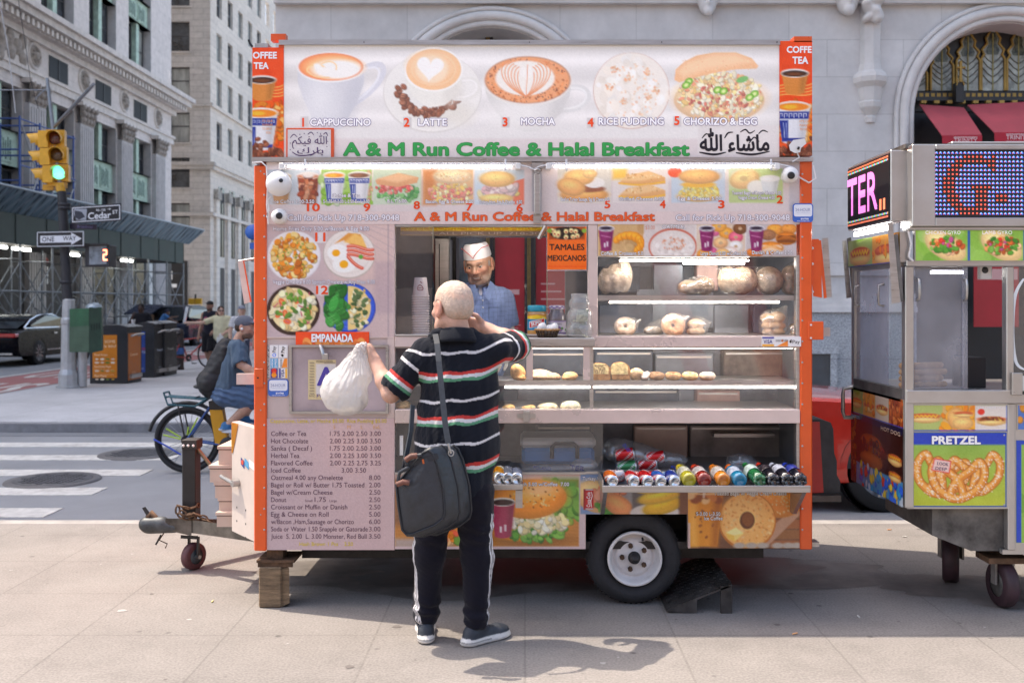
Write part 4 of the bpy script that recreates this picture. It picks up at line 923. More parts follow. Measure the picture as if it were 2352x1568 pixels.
def arab2(mb,f):
 c=(.30,.20,.40);m=PRG
 text(mb,pf('FED3 FEF4 FEDC FEE2')[::-1]+' \uFDF2',f,672,332,17,c,m,w=80,bold=.012);text(mb,pf('FE91 FE8E FEAD FED9')[::-1],f,684,354,14,c,m,w=60,bold=.012)
 for p,a,b in(([(672,350),(688,358),(716,356),(738,345)],1,2.6),([(668,318),(676,310),(684,316)],.8,2),([(708,310),(716,305),(722,312)],.8,2),([(744,310),(750,306),(754,314)],.8,2)):stroke(mb,f,p,a,b,c,m,8)
 for x,y in((742,357),(700,308),(730,306),(676,342),(752,338),(668,330),(668,345),(690,310),(754,326)):dot(mb,f,x,y,1.4,c,m)
header()
def side_sign(x0,x1,y0,y1,dx,lab):
 cv=Canvas(x0,y0,x1,y1,(.91,.31,.12));cv.noise(.03,30)
 X=lambda a:x0+a+dx
 cv.scat(160,(x0,y1-120,x1+10,y1-40),3,9,[(.93,.45,.12),(.88,.35,.08),(.96,.58,.2),(.98,.75,.45)],2.6,ell=False)
 for k in range(4):cv.bez([(x0-5,y1-158+7*k),(x0+25,y1-172+8*k),(x0+50,y1-148+6*k),(x1+5,y1-168+8*k)],3,(.99,.70,.40))
 cup(cv,X(-8),X(54),y0+74,y0+118,(.85,.55,.28),drink=(.16,.08,.06));cv.ell(X(23),y0+76,20,4,(.55,.30,.12),a=.6,soft=4)
 greek(cv,X(-18),X(58),y0+150,y0+230)
 for k in range(46):
  x,y=cv.rs.uniform(x0,x1),y1-abs(cv.rs.normal(0,14));c=np.array(BEAN[k%4]);ro=cv.rs.uniform(0,3);cv.ell(x,y,7,5,c,ro);cv.ell(x-1,y-1,4,2.4,np.clip(c*1.4,0,1),ro,soft=3);cv.line([(x-4*math.cos(ro),y-4*math.sin(ro)),(x+4*math.cos(ro),y+4*math.sin(ro))],1,c*.5)
 mb=MB();cv.put(mb,frF(.004),PRG);pb(mb,x0,x1,y0,y1,Y0,Y0+1.5,orange)
 return mb,cv
mb,_=side_sign(580,652,110,361,0,'');f=frF(.005)
text(mb,'OFFEE',f,582,135,14,cwhite,PRG,w=54,bold=.04);text(mb,'TEA',f,584,159,14,cwhite,PRG,w=33,bold=.04);text(mb,"IT'S OUR",f,603,281,5,(.93,.6,.3),PRG,w=24);text(mb,'PLEASURE',f,603,290,5,(.93,.6,.3),PRG,w=24);text(mb,'TO SERVE',f,603,299,5,(.93,.6,.3),PRG,w=22);text(mb,'YOU',f,611,308,5,(.93,.6,.3),PRG,w=12)
pb(mb,585,615,100,110,Y0-.004,Y0+.2,steel);pb(mb,622,656,78,94,Y0+.05,Y0+.1,orange);pb(mb,640,652,94,110,Y0-.004,Y0+.2,orange)
mb.tube([W(580,108,Y0-.02),W(574,100,Y0-.02),W(571,92,Y0-.02)],.006,black_p,6)
mb.build('side_sign',cart)
mb,_=side_sign(1790,1865,95,358,12,'')
text(mb,'COFFE',f,1807,122,14,cwhite,PRG,w=56,bold=.04);text(mb,'TEA',f,1820,147,15,cwhite,PRG,w=35,bold=.04);text(mb,"IT'S OU",f,1836,282,5,(.93,.6,.3),PRG,w=24);text(mb,'PLEASUR',f,1836,291,5,(.93,.6,.3),PRG,w=24);text(mb,'TO SERV',f,1836,300,5,(.93,.6,.3),PRG,w=24)
pb(mb,1824,1865,84,97,Y0-.004,Y0+.2,orange);mb.build('side_sign',cart)
# ---- orange corner posts
mb=MB();pb(mb,583,612,380,1265,Y0-.012,Y0+.12,orange,.006);pb(mb,584,605,846,890,Y0-.018,Y0-.011,orange,.003);pb(mb,590,594,866,869,Y0-.021,Y0-.017,dark_st)
for y in(392,940,1180):pb(mb,597,600,y,y+3,Y0-.014,Y0-.011,steel)
for y in range(400,1260,48):mb.lathe([(.0055,0),(.004,.002),(.0001,.0025)],W(607,y,Y0-.0122),(0,-1,0),steel,8)
mb.build('corner_post',cart)
mb=MB()
for y in range(400,1250,48):mb.lathe([(.0055,0),(.004,.002),(.0001,.0025)],W(1843,y,Y0-.0122),(0,-1,0),steel,8)
pb(mb,1838,1866,362,1262,Y0-.012,Y0+.12,orange,.006);pb(mb,1856,1892,738,780,Y0-.018,Y0+.02,orange,.003)
for y in(744,774):pb(mb,1861,1865,y,y+4,Y0-.022,Y0-.017,white_p)
for y in(1245,):pb(mb,1866,1882,y,y+10,Y0+.02,Y0+.1,steel)
mb.build('corner_post',cart)
# ---- strip of pictures under the light bars
def strip():
 cv=Canvas(612,371,1838,486,(.86,.805,.795))
 cv.c+=(.12*np.exp(-((cv.Y-392)/16)**2))[...,None]  # glow of the light bars painted along the top of the strip
 cv.rect(1222,360,1244,490,(.70,.68,.70));cv.rect(1812,360,1838,490,(.76,.73,.74))
 def pic(x0,y0,x1,y1,bg):cv.rect(x0,y0,x1,y1,bg)
 pic(612,390,735,470,(.80,.84,.87));cup(cv,683,733,404,466,(.55,.24,.14),rim=.13,drink=(.70,.36,.2),rimc=(.93,.9,.9));cv.scat(40,(688,400,730,460),3,6,[(.60,.22,.12),(.40,.14,.1),(.75,.42,.26),(.86,.6,.45)]);cv.ell(708,402,16,7,(.93,.9,.88),soft=5)
 cup(cv,622,668,404,466,(.80,.62,.45),drink=(.8,.6,.4))
 pic(738,390,854,470,(.62,.78,.36));cv.scat(24,(738,400,854,470),3,9,[(.50,.72,.22),(.70,.84,.5),(.85,.92,.75)],ell=False);cv.scat(14,(838,395,854,468),3,5,[(.75,.55,.4),(.85,.68,.5)],ell=False);greek(cv,744,792,402,462);greek(cv,800,850,402,462,(.42,.26,.18))
 pic(857,390,968,470,(.78,.84,.74));cv.scat(90,(862,425,966,462),1.6,4.5,[(.36,.66,.34),(.5,.75,.45),(.25,.55,.28)]);cv.scat(60,(864,420,950,446),1.5,4.5,[(.93,.50,.46),(.95,.66,.6),(.88,.36,.34)]);cv.poly([(862,414),(915,398),(962,408),(958,420),(915,430),(866,424)],(.86,.62,.44));cv.poly([(866,411),(915,398),(958,407),(912,420)],(.93,.73,.55),soft=5)
 pic(972,390,1087,470,(.87,.70,.52));cv.rect(972,390,1000,470,(.80,.50,.30),soft=14);cv.scat(170,(985,418,1082,466),1.5,4.5,[(.95,.80,.45),(.96,.88,.6),(.93,.62,.55),(.9,.5,.46),(.98,.94,.75)]);bread(cv,1040,406,44,16,(.93,.80,.64));cv.scat(60,(1000,394,1080,416),.8,1.6,[(.98,.93,.82),(.85,.68,.48)],shade=False)
 pic(1090,390,1204,470,(.80,.85,.88));cv.poly([(1170,420),(1204,410),(1204,470),(1180,470)],(.90,.45,.34));cv.scat(20,(1100,425,1190,462),3,8,[(.93,.83,.5),(.95,.9,.7)]);cv.scat(30,(1105,424,1185,446),4,9,[(.93,.80,.78),(.96,.88,.85),(.86,.7,.7)],2.6);bread(cv,1142,412,40,18,(.94,.74,.48));bread(cv,1140,456,38,10,(.95,.78,.5))
 pic(1281,387,1404,466,(.88,.85,.80));bread(cv,1342,448,54,16,(.91,.63,.36));cv.ell(1350,434,40,8,(.55,.30,.2));cv.ell(1365,420,24,12,(.97,.95,.92));bread(cv,1330,408,34,18,(.94,.70,.44));bread(cv,1312,430,32,20,(.93,.66,.40),.2);bread(cv,1355,400,16,10,(.95,.75,.5))
 pic(1407,387,1535,466,(.91,.87,.85));cv.rect(1407,387,1440,412,(.95,.76,.35),soft=10)
 for y in(408,438):cv.poly([(1420,y+14),(1440,y-4),(1490,y-14),(1528,y),(1528,y+14),(1470,y+20)],(.88,.64,.40));cv.poly([(1424,y+8),(1444,y-6),(1490,y-14),(1524,y-2),(1470,y+8)],(.94,.77,.55),soft=6);cv.bez([(1422,y+13),(1470,y+22),(1526,y+10)],4,(.96,.72,.25));cv.scat(30,(1430,y-10,1520,y+6),.9,1.8,[(.98,.86,.66),(.8,.55,.3)],shade=False)
 pic(1542,387,1665,466,(.78,.83,.87));cv.ell(1550,396,16,12,(.88,.32,.2));bread(cv,1604,452,48,12,(.93,.75,.5));cv.scat(140,(1560,424,1652,456),1.5,4,[(.97,.87,.45),(.98,.93,.65),(.93,.78,.35)]);cv.ell(1604,424,40,7,(.96,.72,.30));bread(cv,1606,406,46,17,(.91,.67,.42));
 pic(1674,387,1798,466,(.72,.79,.52));cv.rect(1674,387,1720,430,(.85,.86,.75),soft=20);bread(cv,1710,412,34,22,(.94,.76,.52),-.2);cv.ell(1708,410,9,6,(.85,.72,.5));cv.ell(1738,430,22,16,(.97,.95,.9),soft=4);cup(cv,1746,1790,410,442,(.90,.91,.90),drink=(.97,.96,.94))
 mb=MB();cv.put(mb,frF(.002),PRG,wash=.2);pb(mb,612,1838,371,486,Y0,Y0+.05,mauve_p)
 f=frF(.003)
 for s_,x0,x1,y in(('Ice Coffee 3.00-3.50',628,722,467),('Coffee & Tea',764,827,453),('S-1.75 M-2.00 L-2.50 Ex. L-3.00',743,849,467),('B.L.T 6.00',890,934,466),('Bacon, Egg & Cheese 6.00',978,1087,467),('Turkey Ham, Egg & Cheese  6.00',1100,1199,468),('Beef or Turkey Sausage, Egg & Cheese 6.00',1288,1400,462),('Grilled Cheese 5.00',1422,1524,461),('Egg & Cheese 5.00',1557,1656,460),('Toasted Bagel w/Cream Cheese 3.00',1681,1794,447),('Veggie Cream Cheese 4.00',1695,1779,458)):
  text(mb,s_,f,x0,y,7.6,cwhite,PRG,w=x1-x0,bold=.02,outline=(.50,.46,.52),ow=.055)
 for s_,x,y,w_ in(('10',706,487,28),('9',836,487,14),('8',951,482,13),('7',1071,486,14),('6',1187,488,13),('5',1389,480,12),('4',1516,480,12),('3',1650,480,13),('2',1784,469,13)):
  text(mb,s_,f,x,y-2,17,orr,PRG,bold=.03,w=w_)
 mb.build('picture_strip',cart)
 cv=Canvas(612,486,1838,515,(.88,.81,.795));cv.noise(.012,60)
 mb=MB();cv.put(mb,frF(.004),PRG);pb(mb,612,1838,486,515,Y0+.001,Y0+.06,mauve_p)
 f=frF(.005)
 text(mb,'A & M Run Coffee & Halal Breakfast',f,952,507,19,(.92,.36,.16),PRG,w=551,bold=.03,outline=(.55,.28,.24),ow=.015)
 for x0,x1 in((661,917),(1552,1813)):text(mb,'Call for Pick Up 718-300-9048',f,x0,507,13.5,(.93,.91,.93),PRG,w=x1-x0,bold=.02,outline=(.55,.50,.57),ow=.045)
 mb.build('name_strip',cart)
strip()
# ---- light bars, cameras, cables on the fascia
for x0,x1 in((640,1196),(1254,1792)):
 a,b=W(x0+8,380,Y0-.05),W(x1-8,380,Y0-.05);mb=MB();mb.tube([a,b],.016,glassmat('led_cover',refl=.08,haze=.3,hcol=(.9,.9,.92)),10)
 o=mb.build('light_bar',cart);m_=MB();pb(m_,x0+14,x1-14,377.5,379.5,Y0-.048,Y0-.03,white_p)
 x=x0+20
 while x<x1-20:pb(m_,x,x+4,380.5,385,Y0-.055,Y0-.047,led);x+=9.3
 m_.build('led_row',o)
 for xe in(x0,x1-12):pb(mb:=MB(),xe,xe+12,374,389,Y0-.07,Y0-.01,white_p,.004);mb.build('end_cap',o)
def dome(x,y,r,lx,ly,lr):
 c=W(x,y,Y0-.05);k=r*(Y0-.05)/F;V,Fq=sdf_mesh([el(tuple(c),(k,k*.9,k)),rc((c.x,Y0,c.z),(c.x,Y0-.03,c.z),k*.9)],k*.09,k*.2)
 mb=MB();mb.add(V,Fq,white_p,smooth=True);o=mb.build('security_camera',cart)
 dd=Vector((lx-x,-r*1.1,y-ly)).normalized();l=c+dd*k*.86;q=lr*Y0/F;m_=MB();m_.lathe([(q*1.2,-.004),(q*1.15,q*.8),(q,q*1.0),(q*.5,q*1.02),(.0001,q*1.0)],l,(lx-x,-r*1.1,y-ly),black_p,16);m_.build('lens',o)
dome(640,422,29,655,416,4);dome(641,497,18,646,497,6.5);dome(1815,402,19,1812,406,7)
wire=mat('white_cable',(.7,.68,.68),.5,var=.05)
for pts in([(580,374),(600,372),(612,382),(615,430),(613,470),(617,515)],[(622,452),(615,460),(618,480),(613,500)],[(1196,380),(1214,384),(1226,390),(1240,382),(1256,379)],[(1792,378),(1820,384),(1832,405),(1858,420),(1874,410),(1868,380)],[(1835,330),(1828,345),(1836,362),(1820,372)]):
 mb=MB();mb.tube([W(a,b,Y0-.03)for a,b in pts],.0045,wire,6);mb.build('cable',cart)
for x in(700,1160,1300,1770):mb=MB();mb.tube([W(x,366,Y0-.035),W(x,390,Y0-.08),W(x+2,392,Y0-.06),W(x+2,366,Y0-.035)],.003,wire,5);mb.build('cable_tie',cart)
mb=MB();q=[(1812,334),(1822,322),(1848,318),(1852,330),(1840,340),(1838,350),(1826,352),(1815,346)]
mb.prism(q,lambda u,v,t:tuple(W(u,v,Y0-.03-t)),.02,white_p);mb.tube([W(1832,340,Y0-.055),W(1836,341,Y0-.055)],.008,dark_st,8);mb.build('camera_bracket',cart)
mb=MB();pb(mb,1227,1241,398,492,Y0-.05,Y0-.012,steel,.004);pb(mb,1221,1247,374,386,Y0-.03,Y0-.005,steel);mb.tube([W(1228,392,Y0-.06),W(1236,388,Y0-.07),W(1243,392,Y0-.06),W(1236,398,Y0-.05),W(1228,394,Y0-.06)],.005,steel,6)
pb(mb,1225,1243,492,512,Y0-.02,Y0-.008,steel);mb.build('prop_bracket',cart)
# ---- left column: food board, service door with permit, price list
def left_col():
 cv=Canvas(612,515,906,775,(.79,.71,.71))
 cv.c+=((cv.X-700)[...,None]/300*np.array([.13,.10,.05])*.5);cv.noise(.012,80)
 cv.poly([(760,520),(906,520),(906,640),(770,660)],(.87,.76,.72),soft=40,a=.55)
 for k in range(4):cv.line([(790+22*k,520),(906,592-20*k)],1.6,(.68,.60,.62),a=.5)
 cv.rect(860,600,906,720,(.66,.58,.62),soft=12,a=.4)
 cv.ell(675,588,62,58,(.86,.83,.84));cv.ell(675,587,60,56,(.94,.92,.92));cv.scat(150,(625,538,725,636),3.5,7.5,[(.93,.68,.30),(.88,.55,.20),(.96,.78,.45),(.80,.44,.16),(.97,.85,.58)],1.5);cv.scat(26,(632,550,718,626),1,2.2,[(.42,.55,.2)],shade=False)
 cv.ell(802,584,60,56,(.75,.70,.66));cv.ell(802,583,58,54,(.935,.90,.87));cv.ring(802,583,48,44,1.5,(.88,.84,.8))
 cv.poly([(768,560),(800,535),(828,538),(842,570),(815,566),(790,552)],(.86,.60,.30));cv.poly([(790,556),(815,536),(832,545),(842,568)],(.95,.76,.45),soft=5)
 cv.ell(776,580,24,19,(.985,.975,.96));cv.ell(790,608,26,18,(.98,.97,.95));cv.ell(772,581,9,8,(.96,.66,.16));cv.ell(790,607,10,9,(.96,.68,.18))
 for k in range(4):cv.bez([(800,566+9*k),(820,560+11*k),(838,578+9*k),(856,574+10*k)]if k<3 else[(800,590),(815,610),(832,616)],7.5,(.80,.34,.28));cv.bez([(800,565+9*k),(820,559+11*k),(838,577+9*k),(856,573+10*k)]if k<3 else[(800,589),(815,609),(832,615)],2.4,(.95,.66,.56))
 cv.ell(829,590,5,5,(.35,.62,.25))
 cv.ell(674,712,61,58,(.17,.10,.09));cv.ell(674,711,52,50,(.95,.87,.68));cv.scat(70,(626,664,722,758),4,8,[(.97,.92,.76),(.93,.82,.58),(.98,.95,.85)],2.4);
 for x,y in((648,693),(684,690),(640,722),(655,720),(708,715),(660,738)):cv.ell(x,y,9,6,(.87,.36,.2),x);cv.ell(x,y,6,3,(.96,.58,.38),x)
 for k in range(14):x,y=cv.rs.uniform(635,712),cv.rs.uniform(672,750);cv.line([(x,y),(x+cv.rs.uniform(-12,12),y+cv.rs.uniform(-10,10))],2.4,(.74,.33,.42))
 cv.scat(34,(632,668,716,752),2.5,5,[(.42,.60,.24),(.32,.50,.2)],2.2)
 cv.ell(803,707,60,57,(.10,.24,.62));cv.ell(803,706,57,54,(.18,.36,.78));cv.ring(803,706,48,45,2,(.35,.52,.88),a=.7)
 t=np.linspace(-np.pi/2,np.pi/2,20);cv.poly([(800+52*math.cos(a),707+51*math.sin(a))for a in t]+[(799,757),(799,657)],(.93,.82,.56));cv.scat(50,(802,660,848,754),2.5,6,[(.96,.90,.70),(.98,.94,.80),(.9,.76,.48)]);cv.scat(22,(806,664,842,750),2,5,[(.26,.38,.22),(.34,.45,.28)],2)
 cv.scat(44,(748,658,800,756),6,11,[(.15,.50,.20),(.22,.58,.26),(.10,.40,.15)],2.0);
 for k in range(16):x,y=cv.rs.uniform(756,794),cv.rs.uniform(668,748);cv.line([(x-6,y+3),(x+7,y-3)],1.2,(.45,.75,.42),a=.7)
 cv.rect(724,533,750,558,(.90,.87,.87));cv.rect(727,655,755,678,(.90,.87,.87))
 cv.rect(890,515,894,775,(.62,.56,.58),a=.5)
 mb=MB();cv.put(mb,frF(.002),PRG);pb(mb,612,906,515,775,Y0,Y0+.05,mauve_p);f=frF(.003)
 for s_,x0,x1,y in(('Home Fries Only 5.00 w/Bacon & Egg 9.00',628,848,530),('Veggie Omelete 8.00 Spinach Omelete w/Any Meat 9.00',627,861,652)):text(mb,s_,f,x0,y,9,(.95,.93,.95),PRG,w=x1-x0,bold=.02,outline=(.50,.44,.52),ow=.05)
 text(mb,'11',f,725,554,19,orr,PRG,bold=.03,w=22);text(mb,'12',f,727,675,18,orr,PRG,bold=.03,w=26);mb.build('food_board',cart)
 cv=Canvas(680,762,848,792,(.91,.30,.12));cv.scat(24,(690,784,840,800),5,12,[(.95,.62,.35),(.93,.5,.25)],2);mb=MB();cv.put(mb,frF(.008),PRG);pb(mb,680,848,762,792,Y0-.007,Y0-.003,orange)
 text(mb,'EMPANADA',frF(.009),717,784,16.5,cwhite,PRG,w=94,bold=.045,outline=(.72,.3,.2),ow=.03);mb.build('empanada_sign',cart)
 mb=MB();pb(mb,612,906,775,960,Y0+.004,Y0+.05,mauve_p);pb(mb,612,906,773.5,776,Y0-.004,Y0+.003,mauve);pb(mb,890,906,776,960,Y0-.003,Y0+.0035,mauve);mb.build('service_door',cart)
 mb=MB();
 for a in((664,670,792,950),(886,892,792,950),(670,886,792,797),(670,886,944,950)):pb(mb,*a,Y0-.016,Y0+.004,steel)
 pb(mb,670,886,797,944,Y0-.002,Y0+.0035,mat('permit_back',(.46,.36,.37),.35,var=.12,scale=3))
 cv=Canvas(708,826,772,917,(.83,.76,.60));cv.rect(726,835,772,905,(.86,.83,.82))
 for k in range(12):cv.rect(712,832+6.4*k,722,834.5+6.4*k,(.5,.45,.38))
 cv.rect(736,900,772,903,(.6,.55,.5));cv.rect(745,832,770,834,(.5,.45,.4));cv.put(mb,frF(.0035),PRG);f=frF(.0045)
 text(mb,'A',f,730,884,40,(.28,.22,.62),PRG,bold=.03);text(mb,'FY',f,728,913,8,(.35,.28,.55),PRG,bold=.03);text(mb,'NYC',f,711,911,4.5,(.3,.25,.3),PRG)
 text(mb,'MOBILE FOOD',f,727,832,4,(.35,.3,.3),PRG)
 o=mb.build('permit_case',cart)
 m_=MB();m_.tube([W(736,794,Y0-.02),W(741,806,Y0-.05),W(744,820,Y0-.05)],.011,steel,8);pb(m_,739,753,812,826,Y0-.06,Y0-.03,steel,.003);m_.build('lock',o)
 cv=Canvas(614,792,661,868,(.93,.92,.92),step=1.1);cv.rect(614,792,619,868,(.12,.10,.14));cv.rect(621,823,638,844,(.25,.60,.78));cv.rect(621,846,638,868,(.18,.18,.48));cv.ell(629.5,851.5,6,6,(.82,.18,.14));cv.ell(629.5,861,6,6,(.93,.58,.16));cv.ell(629.5,856,4,2.2,(.93,.42,.14))
 cv.poly([(653,823),(660,823),(660,844),(647,844)],(.93,.55,.22),soft=2);cv.rect(641,846,645,868,(.20,.22,.52));cv.rect(655,846,660,868,(.93,.72,.35));cv.ring(630,809+6,3.4,3.4,1.7,(.30,.5,.9));cv.ell(649,816,2.6,3.2,(.05,.05,.06));cv.ell(646.2,814.6,1.1,1.1,(.05,.05,.06))
 for y in(821.5,844.5):cv.rect(620,y,661,y+1,(.6,.58,.6))
 cv.rect(639,792,640,868,(.6,.58,.6));mb=MB();cv.put(mb,frF(.001,Y0),PRG);pb(mb,614,661,792,868,Y0,Y0+.0038,white_p)
 f=frF(.002)
 for s_,x,y,cap,c,w_ in(('WE ACCEPT ALL MAJOR CREDIT & DEBIT CARDS',618.4,867,3.4,white,74),('Pay',633,809,7,(.4,.4,.42),14),('Pay',653,810,7,(.08,.08,.1),15),('AMERICAN',628,843,4.5,white,19),('EXPRESS',635.5,843,4.5,white,19),('DISCOVER',648,843,4,(.25,.2,.2),19),('VISA',653,866,7,(.18,.2,.5),18)):text(mb,s_,f,x,y,cap,c,PRG,w=w_,rot=-math.pi/2,bold=.02)
 mb.build('card_sticker',cart)
 def sticker24(x0,x1,y0,y1,off):
  mb=MB();rr=7
  def rrect(x0,x1,y0,y1,r):return[(x+r*math.cos(a),y+r*math.sin(a))for x,y,s0 in((x1-r,y1-r,0),(x0+r,y1-r,1),(x0+r,y0+r,2),(x1-r,y0+r,3))for a in np.linspace(s0*math.pi/2,(s0+1)*math.pi/2,6)]
  mb.prism(rrect(x0,x1,y0,y1,rr),lambda u,v,t:frF(off+t)(u,v,0),.003,PRG,lin((.20,.40,.75)))
  f2=frF(off+.0035);q=rrect(x0+2.5,x1-2.5,y0+2.5,y1-13,5);mb.add([f2(*p,0)for p in q],[tuple(range(len(q)))[::-1]],PRG,lin((.90,.91,.95)))
  text(mb,'24-HOUR',frF(off+.004),x0+6,y0+18,7,(.58,.62,.74),PRG,w=x1-x0-13);text(mb,'VIDEO SURVEILLANCE',frF(off+.004),x0+7,y0+22.5,2.4,(.75,.78,.85),PRG,w=x1-x0-15)
  text(mb,'annke',frF(off+.004),x0+18,y1-6,4.6,white,PRG,w=18,bold=.03);text(mb,'www.annke.com',frF(off+.004),x0+9,y1-1.6,2.4,white,PRG,w=x1-x0-18);mb.build('warning_sticker',cart)
 sticker24(616,663,870,910,0.0);sticker24(1819,1866,468,511,.013)
 cv=Canvas(612,960,906,1262,(.75,.67,.68));g=np.clip((cv.X-640)/270,0,1)*.55+.45*np.exp(-(((cv.X-800)/70)**2+((cv.Y-1020)/60)**2));cv.c+=g[...,None]*np.array([.13,.08,.055]);cv.noise(.008,60)  # pinkish reflection of warm buildings painted on as a gradient
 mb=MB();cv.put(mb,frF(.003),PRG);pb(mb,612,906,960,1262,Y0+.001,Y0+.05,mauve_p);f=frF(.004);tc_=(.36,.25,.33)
 Ls=['Coffee or Tea','Hot Chocolate','Sanka ( Decaf )','Herbal Tea','Flavored Coffee','Iced Coffee','Oatmeal 4.00 any Omelette','Bagel or Roll w/ Butter 1.75 Toasted','Bagel w/Cream Cheese','Donut','Croissant or Muffin or Danish','Egg & Cheese on Roll','w/Bacon ,Ham,Sausage or Chorizo','Soda or Water 1.50 Snapple or Gatorade','Juice  S. 2.00  L. 3.00 Monster, Red Bull']
 Wd=[81,85,94,65,95,68,165,214,141,35,175,132,190,222,219]
 Pr=['1.75 2.00 2.50 3.00','2.00 2.25 3.00 3.50','1.75 2.00 2.50 3.00','2.00 2.25 3.00 3.50','2.00 2.25 2.75 3.25','3.00 3.50','8.00','2.00','2.50','2.50','2.50','5.00','6.00','3.00','3.50']
 for i,(s_,w_,p)in enumerate(zip(Ls,Wd,Pr)):
  y=1000.3+16.82*i;text(mb,s_,f,623,y,10.6,tc_,PRG,w=w_,bold=.006)
  x0,x1=(758,875)if i<5 else(785,841)if i==5 else(848,874);text(mb,p,f,x0,y,10.6,(.45,.34,.40),PRG,w=x1-x0,bold=.004)
 text(mb,'Small',f,701,1151.5,5.5,(.45,.36,.42),PRG,w=17);text(mb,'1.75',f,723,1151.5,10.6,tc_,PRG,w=26);text(mb,'Large',f,757,1151.5,5.5,(.45,.36,.42),PRG,w=17)
 yl=(.86,.76,.34)
 text(mb,'Cappuccino, Latte, or Mocha $5.00  Rice Pudding $5.00',f,621,970,8,yl,PRG,w=267,bold=.03);text(mb,'Hash Brown 1 Pcs    2.50',f,688,1252,8,yl,PRG,w=123,bold=.03)
 for s_,x in(('S',766),('M',798),('L',829),('ExL',858)):text(mb,s_,f,x,984,8,(.88,.68,.45),PRG)
 mb.build('price_list',cart)
left_col()
# ---- window frames, sills, glass
def fr_part(name,*boxes,m=mauve,d=.05):
 mb=MB()
 for b in boxes:pb(mb,b[0],b[1],b[2],b[3],Y0+(b[4]if len(b)>4 else 0),Y0+d,m,.003)
 return mb.build(name,cart)
fr_part('window_post',(897,907,515,1262));fr_part('window_post',(1350,1373,515,773));fr_part('window_post',(1829,1838,586,1130),m=steel)
fr_part('counter_ledge',(907,1838,772,797,-.015),(907,1838,940,972,-.015));
fr_part('window_sill',(907,1350,768,772.5,-.02),m=steel)
fr_part('window_rail',(907,1350,515,521),m=steel);fr_part('window_rail',(1373,1829,586,590),(907,1829,797,800),m=steel)
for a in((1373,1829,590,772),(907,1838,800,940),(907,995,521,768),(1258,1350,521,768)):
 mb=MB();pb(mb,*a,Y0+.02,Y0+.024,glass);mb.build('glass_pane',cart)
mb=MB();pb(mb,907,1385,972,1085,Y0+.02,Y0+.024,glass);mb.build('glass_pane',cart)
mb=MB();pb(mb,993,996,521,768,Y0+.01,Y0+.03,glassmat('glass_edge',tint=(.6,.75,.72),refl=.2));pb(mb,1255,1258,521,768,Y0+.01,Y0+.03,glassmat('glass_edge',tint=(.6,.75,.72),refl=.2));mb.build('pane_edge',cart)
mb=MB();pb(mb,1202,1216,944,970,Y0-.04,Y0-.016,steel,.003);pb(mb,1188,1230,950,960,Y0-.02,Y0-.0155,steel);mb.build('latch',cart)
mb=MB();pb(mb,918,926,1000,1045,Y0+.01,Y0+.019,white_p);mb.build('latch',cart)
cv=Canvas(1373,515,1829,588,(.90,.87,.85));
cv.rect(1373,515,1478,588,(.80,.66,.48));cv.scat(10,(1373,515,1478,588),8,20,[(.86,.74,.55),(.72,.56,.38)],shade=False,a=.5,ell=False)
def croissant(cv,x,y,r):
 for k in range(9):
  a=-2.6+k*.42;px,py=x+r*math.cos(a),y+r*.62*math.sin(a)+4;bread(cv,px,py,r*(.42-.028*abs(k-4)),r*(.36-.03*abs(k-4)),(.93,.60,.22),a+1.57,0)
  cv.bez([(px-r*.3*math.sin(a),py-r*.3),(px,py),(px+r*.2,py+r*.3)],1.4,(.76,.42,.12),a=.7)
croissant(cv,1442,556,30)
def purple(cv,x):cup(cv,x,x+34,525,574,(.52,.16,.38),rim=.17,drink=(.14,.10,.16));cv.ell(x+17,524,17,5.5,(.9,.88,.9));cv.ell(x+17,524,14,4,(.15,.12,.2));cv.rect(x+12,558,x+16,568,(.9,.85,.88));cv.rect(x+18,555,x+22,566,(.9,.85,.88));cv.line([(x+6,541),(x+26,545)],2.5,(.74,.45,.62))
purple(cv,1375)
cv.rect(1480,515,1596,588,(.86,.82,.80));cv.ell(1545,566,56,42,(.78,.45,.38));cv.ell(1545,567,52,38,(.90,.86,.83));cv.ell(1545,570,48,33,(.92,.88,.85));cv.scat(60,(1500,542,1590,588),3,6,[(.95,.92,.90),(.88,.83,.80)],shade=False,a=.6);cv.scat(50,(1520,545,1575,575),1,2.5,[(.82,.55,.42)],shade=False,a=.6)
cv.rect(1600,515,1711,588,(.88,.80,.72))
for x,y,c in((1640,530,(.85,.45,.60)),(1668,536,(.90,.62,.30)),(1690,545,(.86,.42,.5)),(1655,558,(.90,.70,.52)),(1690,566,(.95,.92,.88)),(1700,525,(.45,.3,.2)),(1652,520,(.92,.66,.35)),(1632,580,(.8,.4,.55)),(1678,580,(.95,.85,.8)),(1617,585,(.9,.6,.3)),(1660,584,(.93,.72,.5))):
 bread(cv,x,y,16,13,c,0,8);cv.ell(x,y,4.5,3.5,(.80,.68,.55))
purple(cv,1606)
cv.rect(1714,515,1829,588,(.80,.76,.76))
for x,y,rx,ry,c in((1780,527,18,12,(.90,.60,.28)),(1812,526,18,12,(.86,.56,.28)),(1764,540,18,12,(.60,.42,.30)),(1806,548,24,15,(.78,.46,.18)),(1770,570,28,15,(.85,.52,.22)),(1735,580,20,10,(.86,.5,.25))):bread(cv,x,y,rx,ry,c)
for k in range(7):cv.bez([(1786,540+3*k),(1806,545+2*k),(1828,540+3*k)],1.2,(.35,.18,.1));cv.bez([(1745,562+3*k),(1770,568+2*k),(1795,562+3*k)],1.2,(.97,.93,.88))
purple(cv,1720);cv.noise(.01,8)
mb=MB();cv.put(mb,frF(.002),PRG);pb(mb,1373,1829,515,588,Y0,Y0+.04,mauve_p);f=frF(.003)
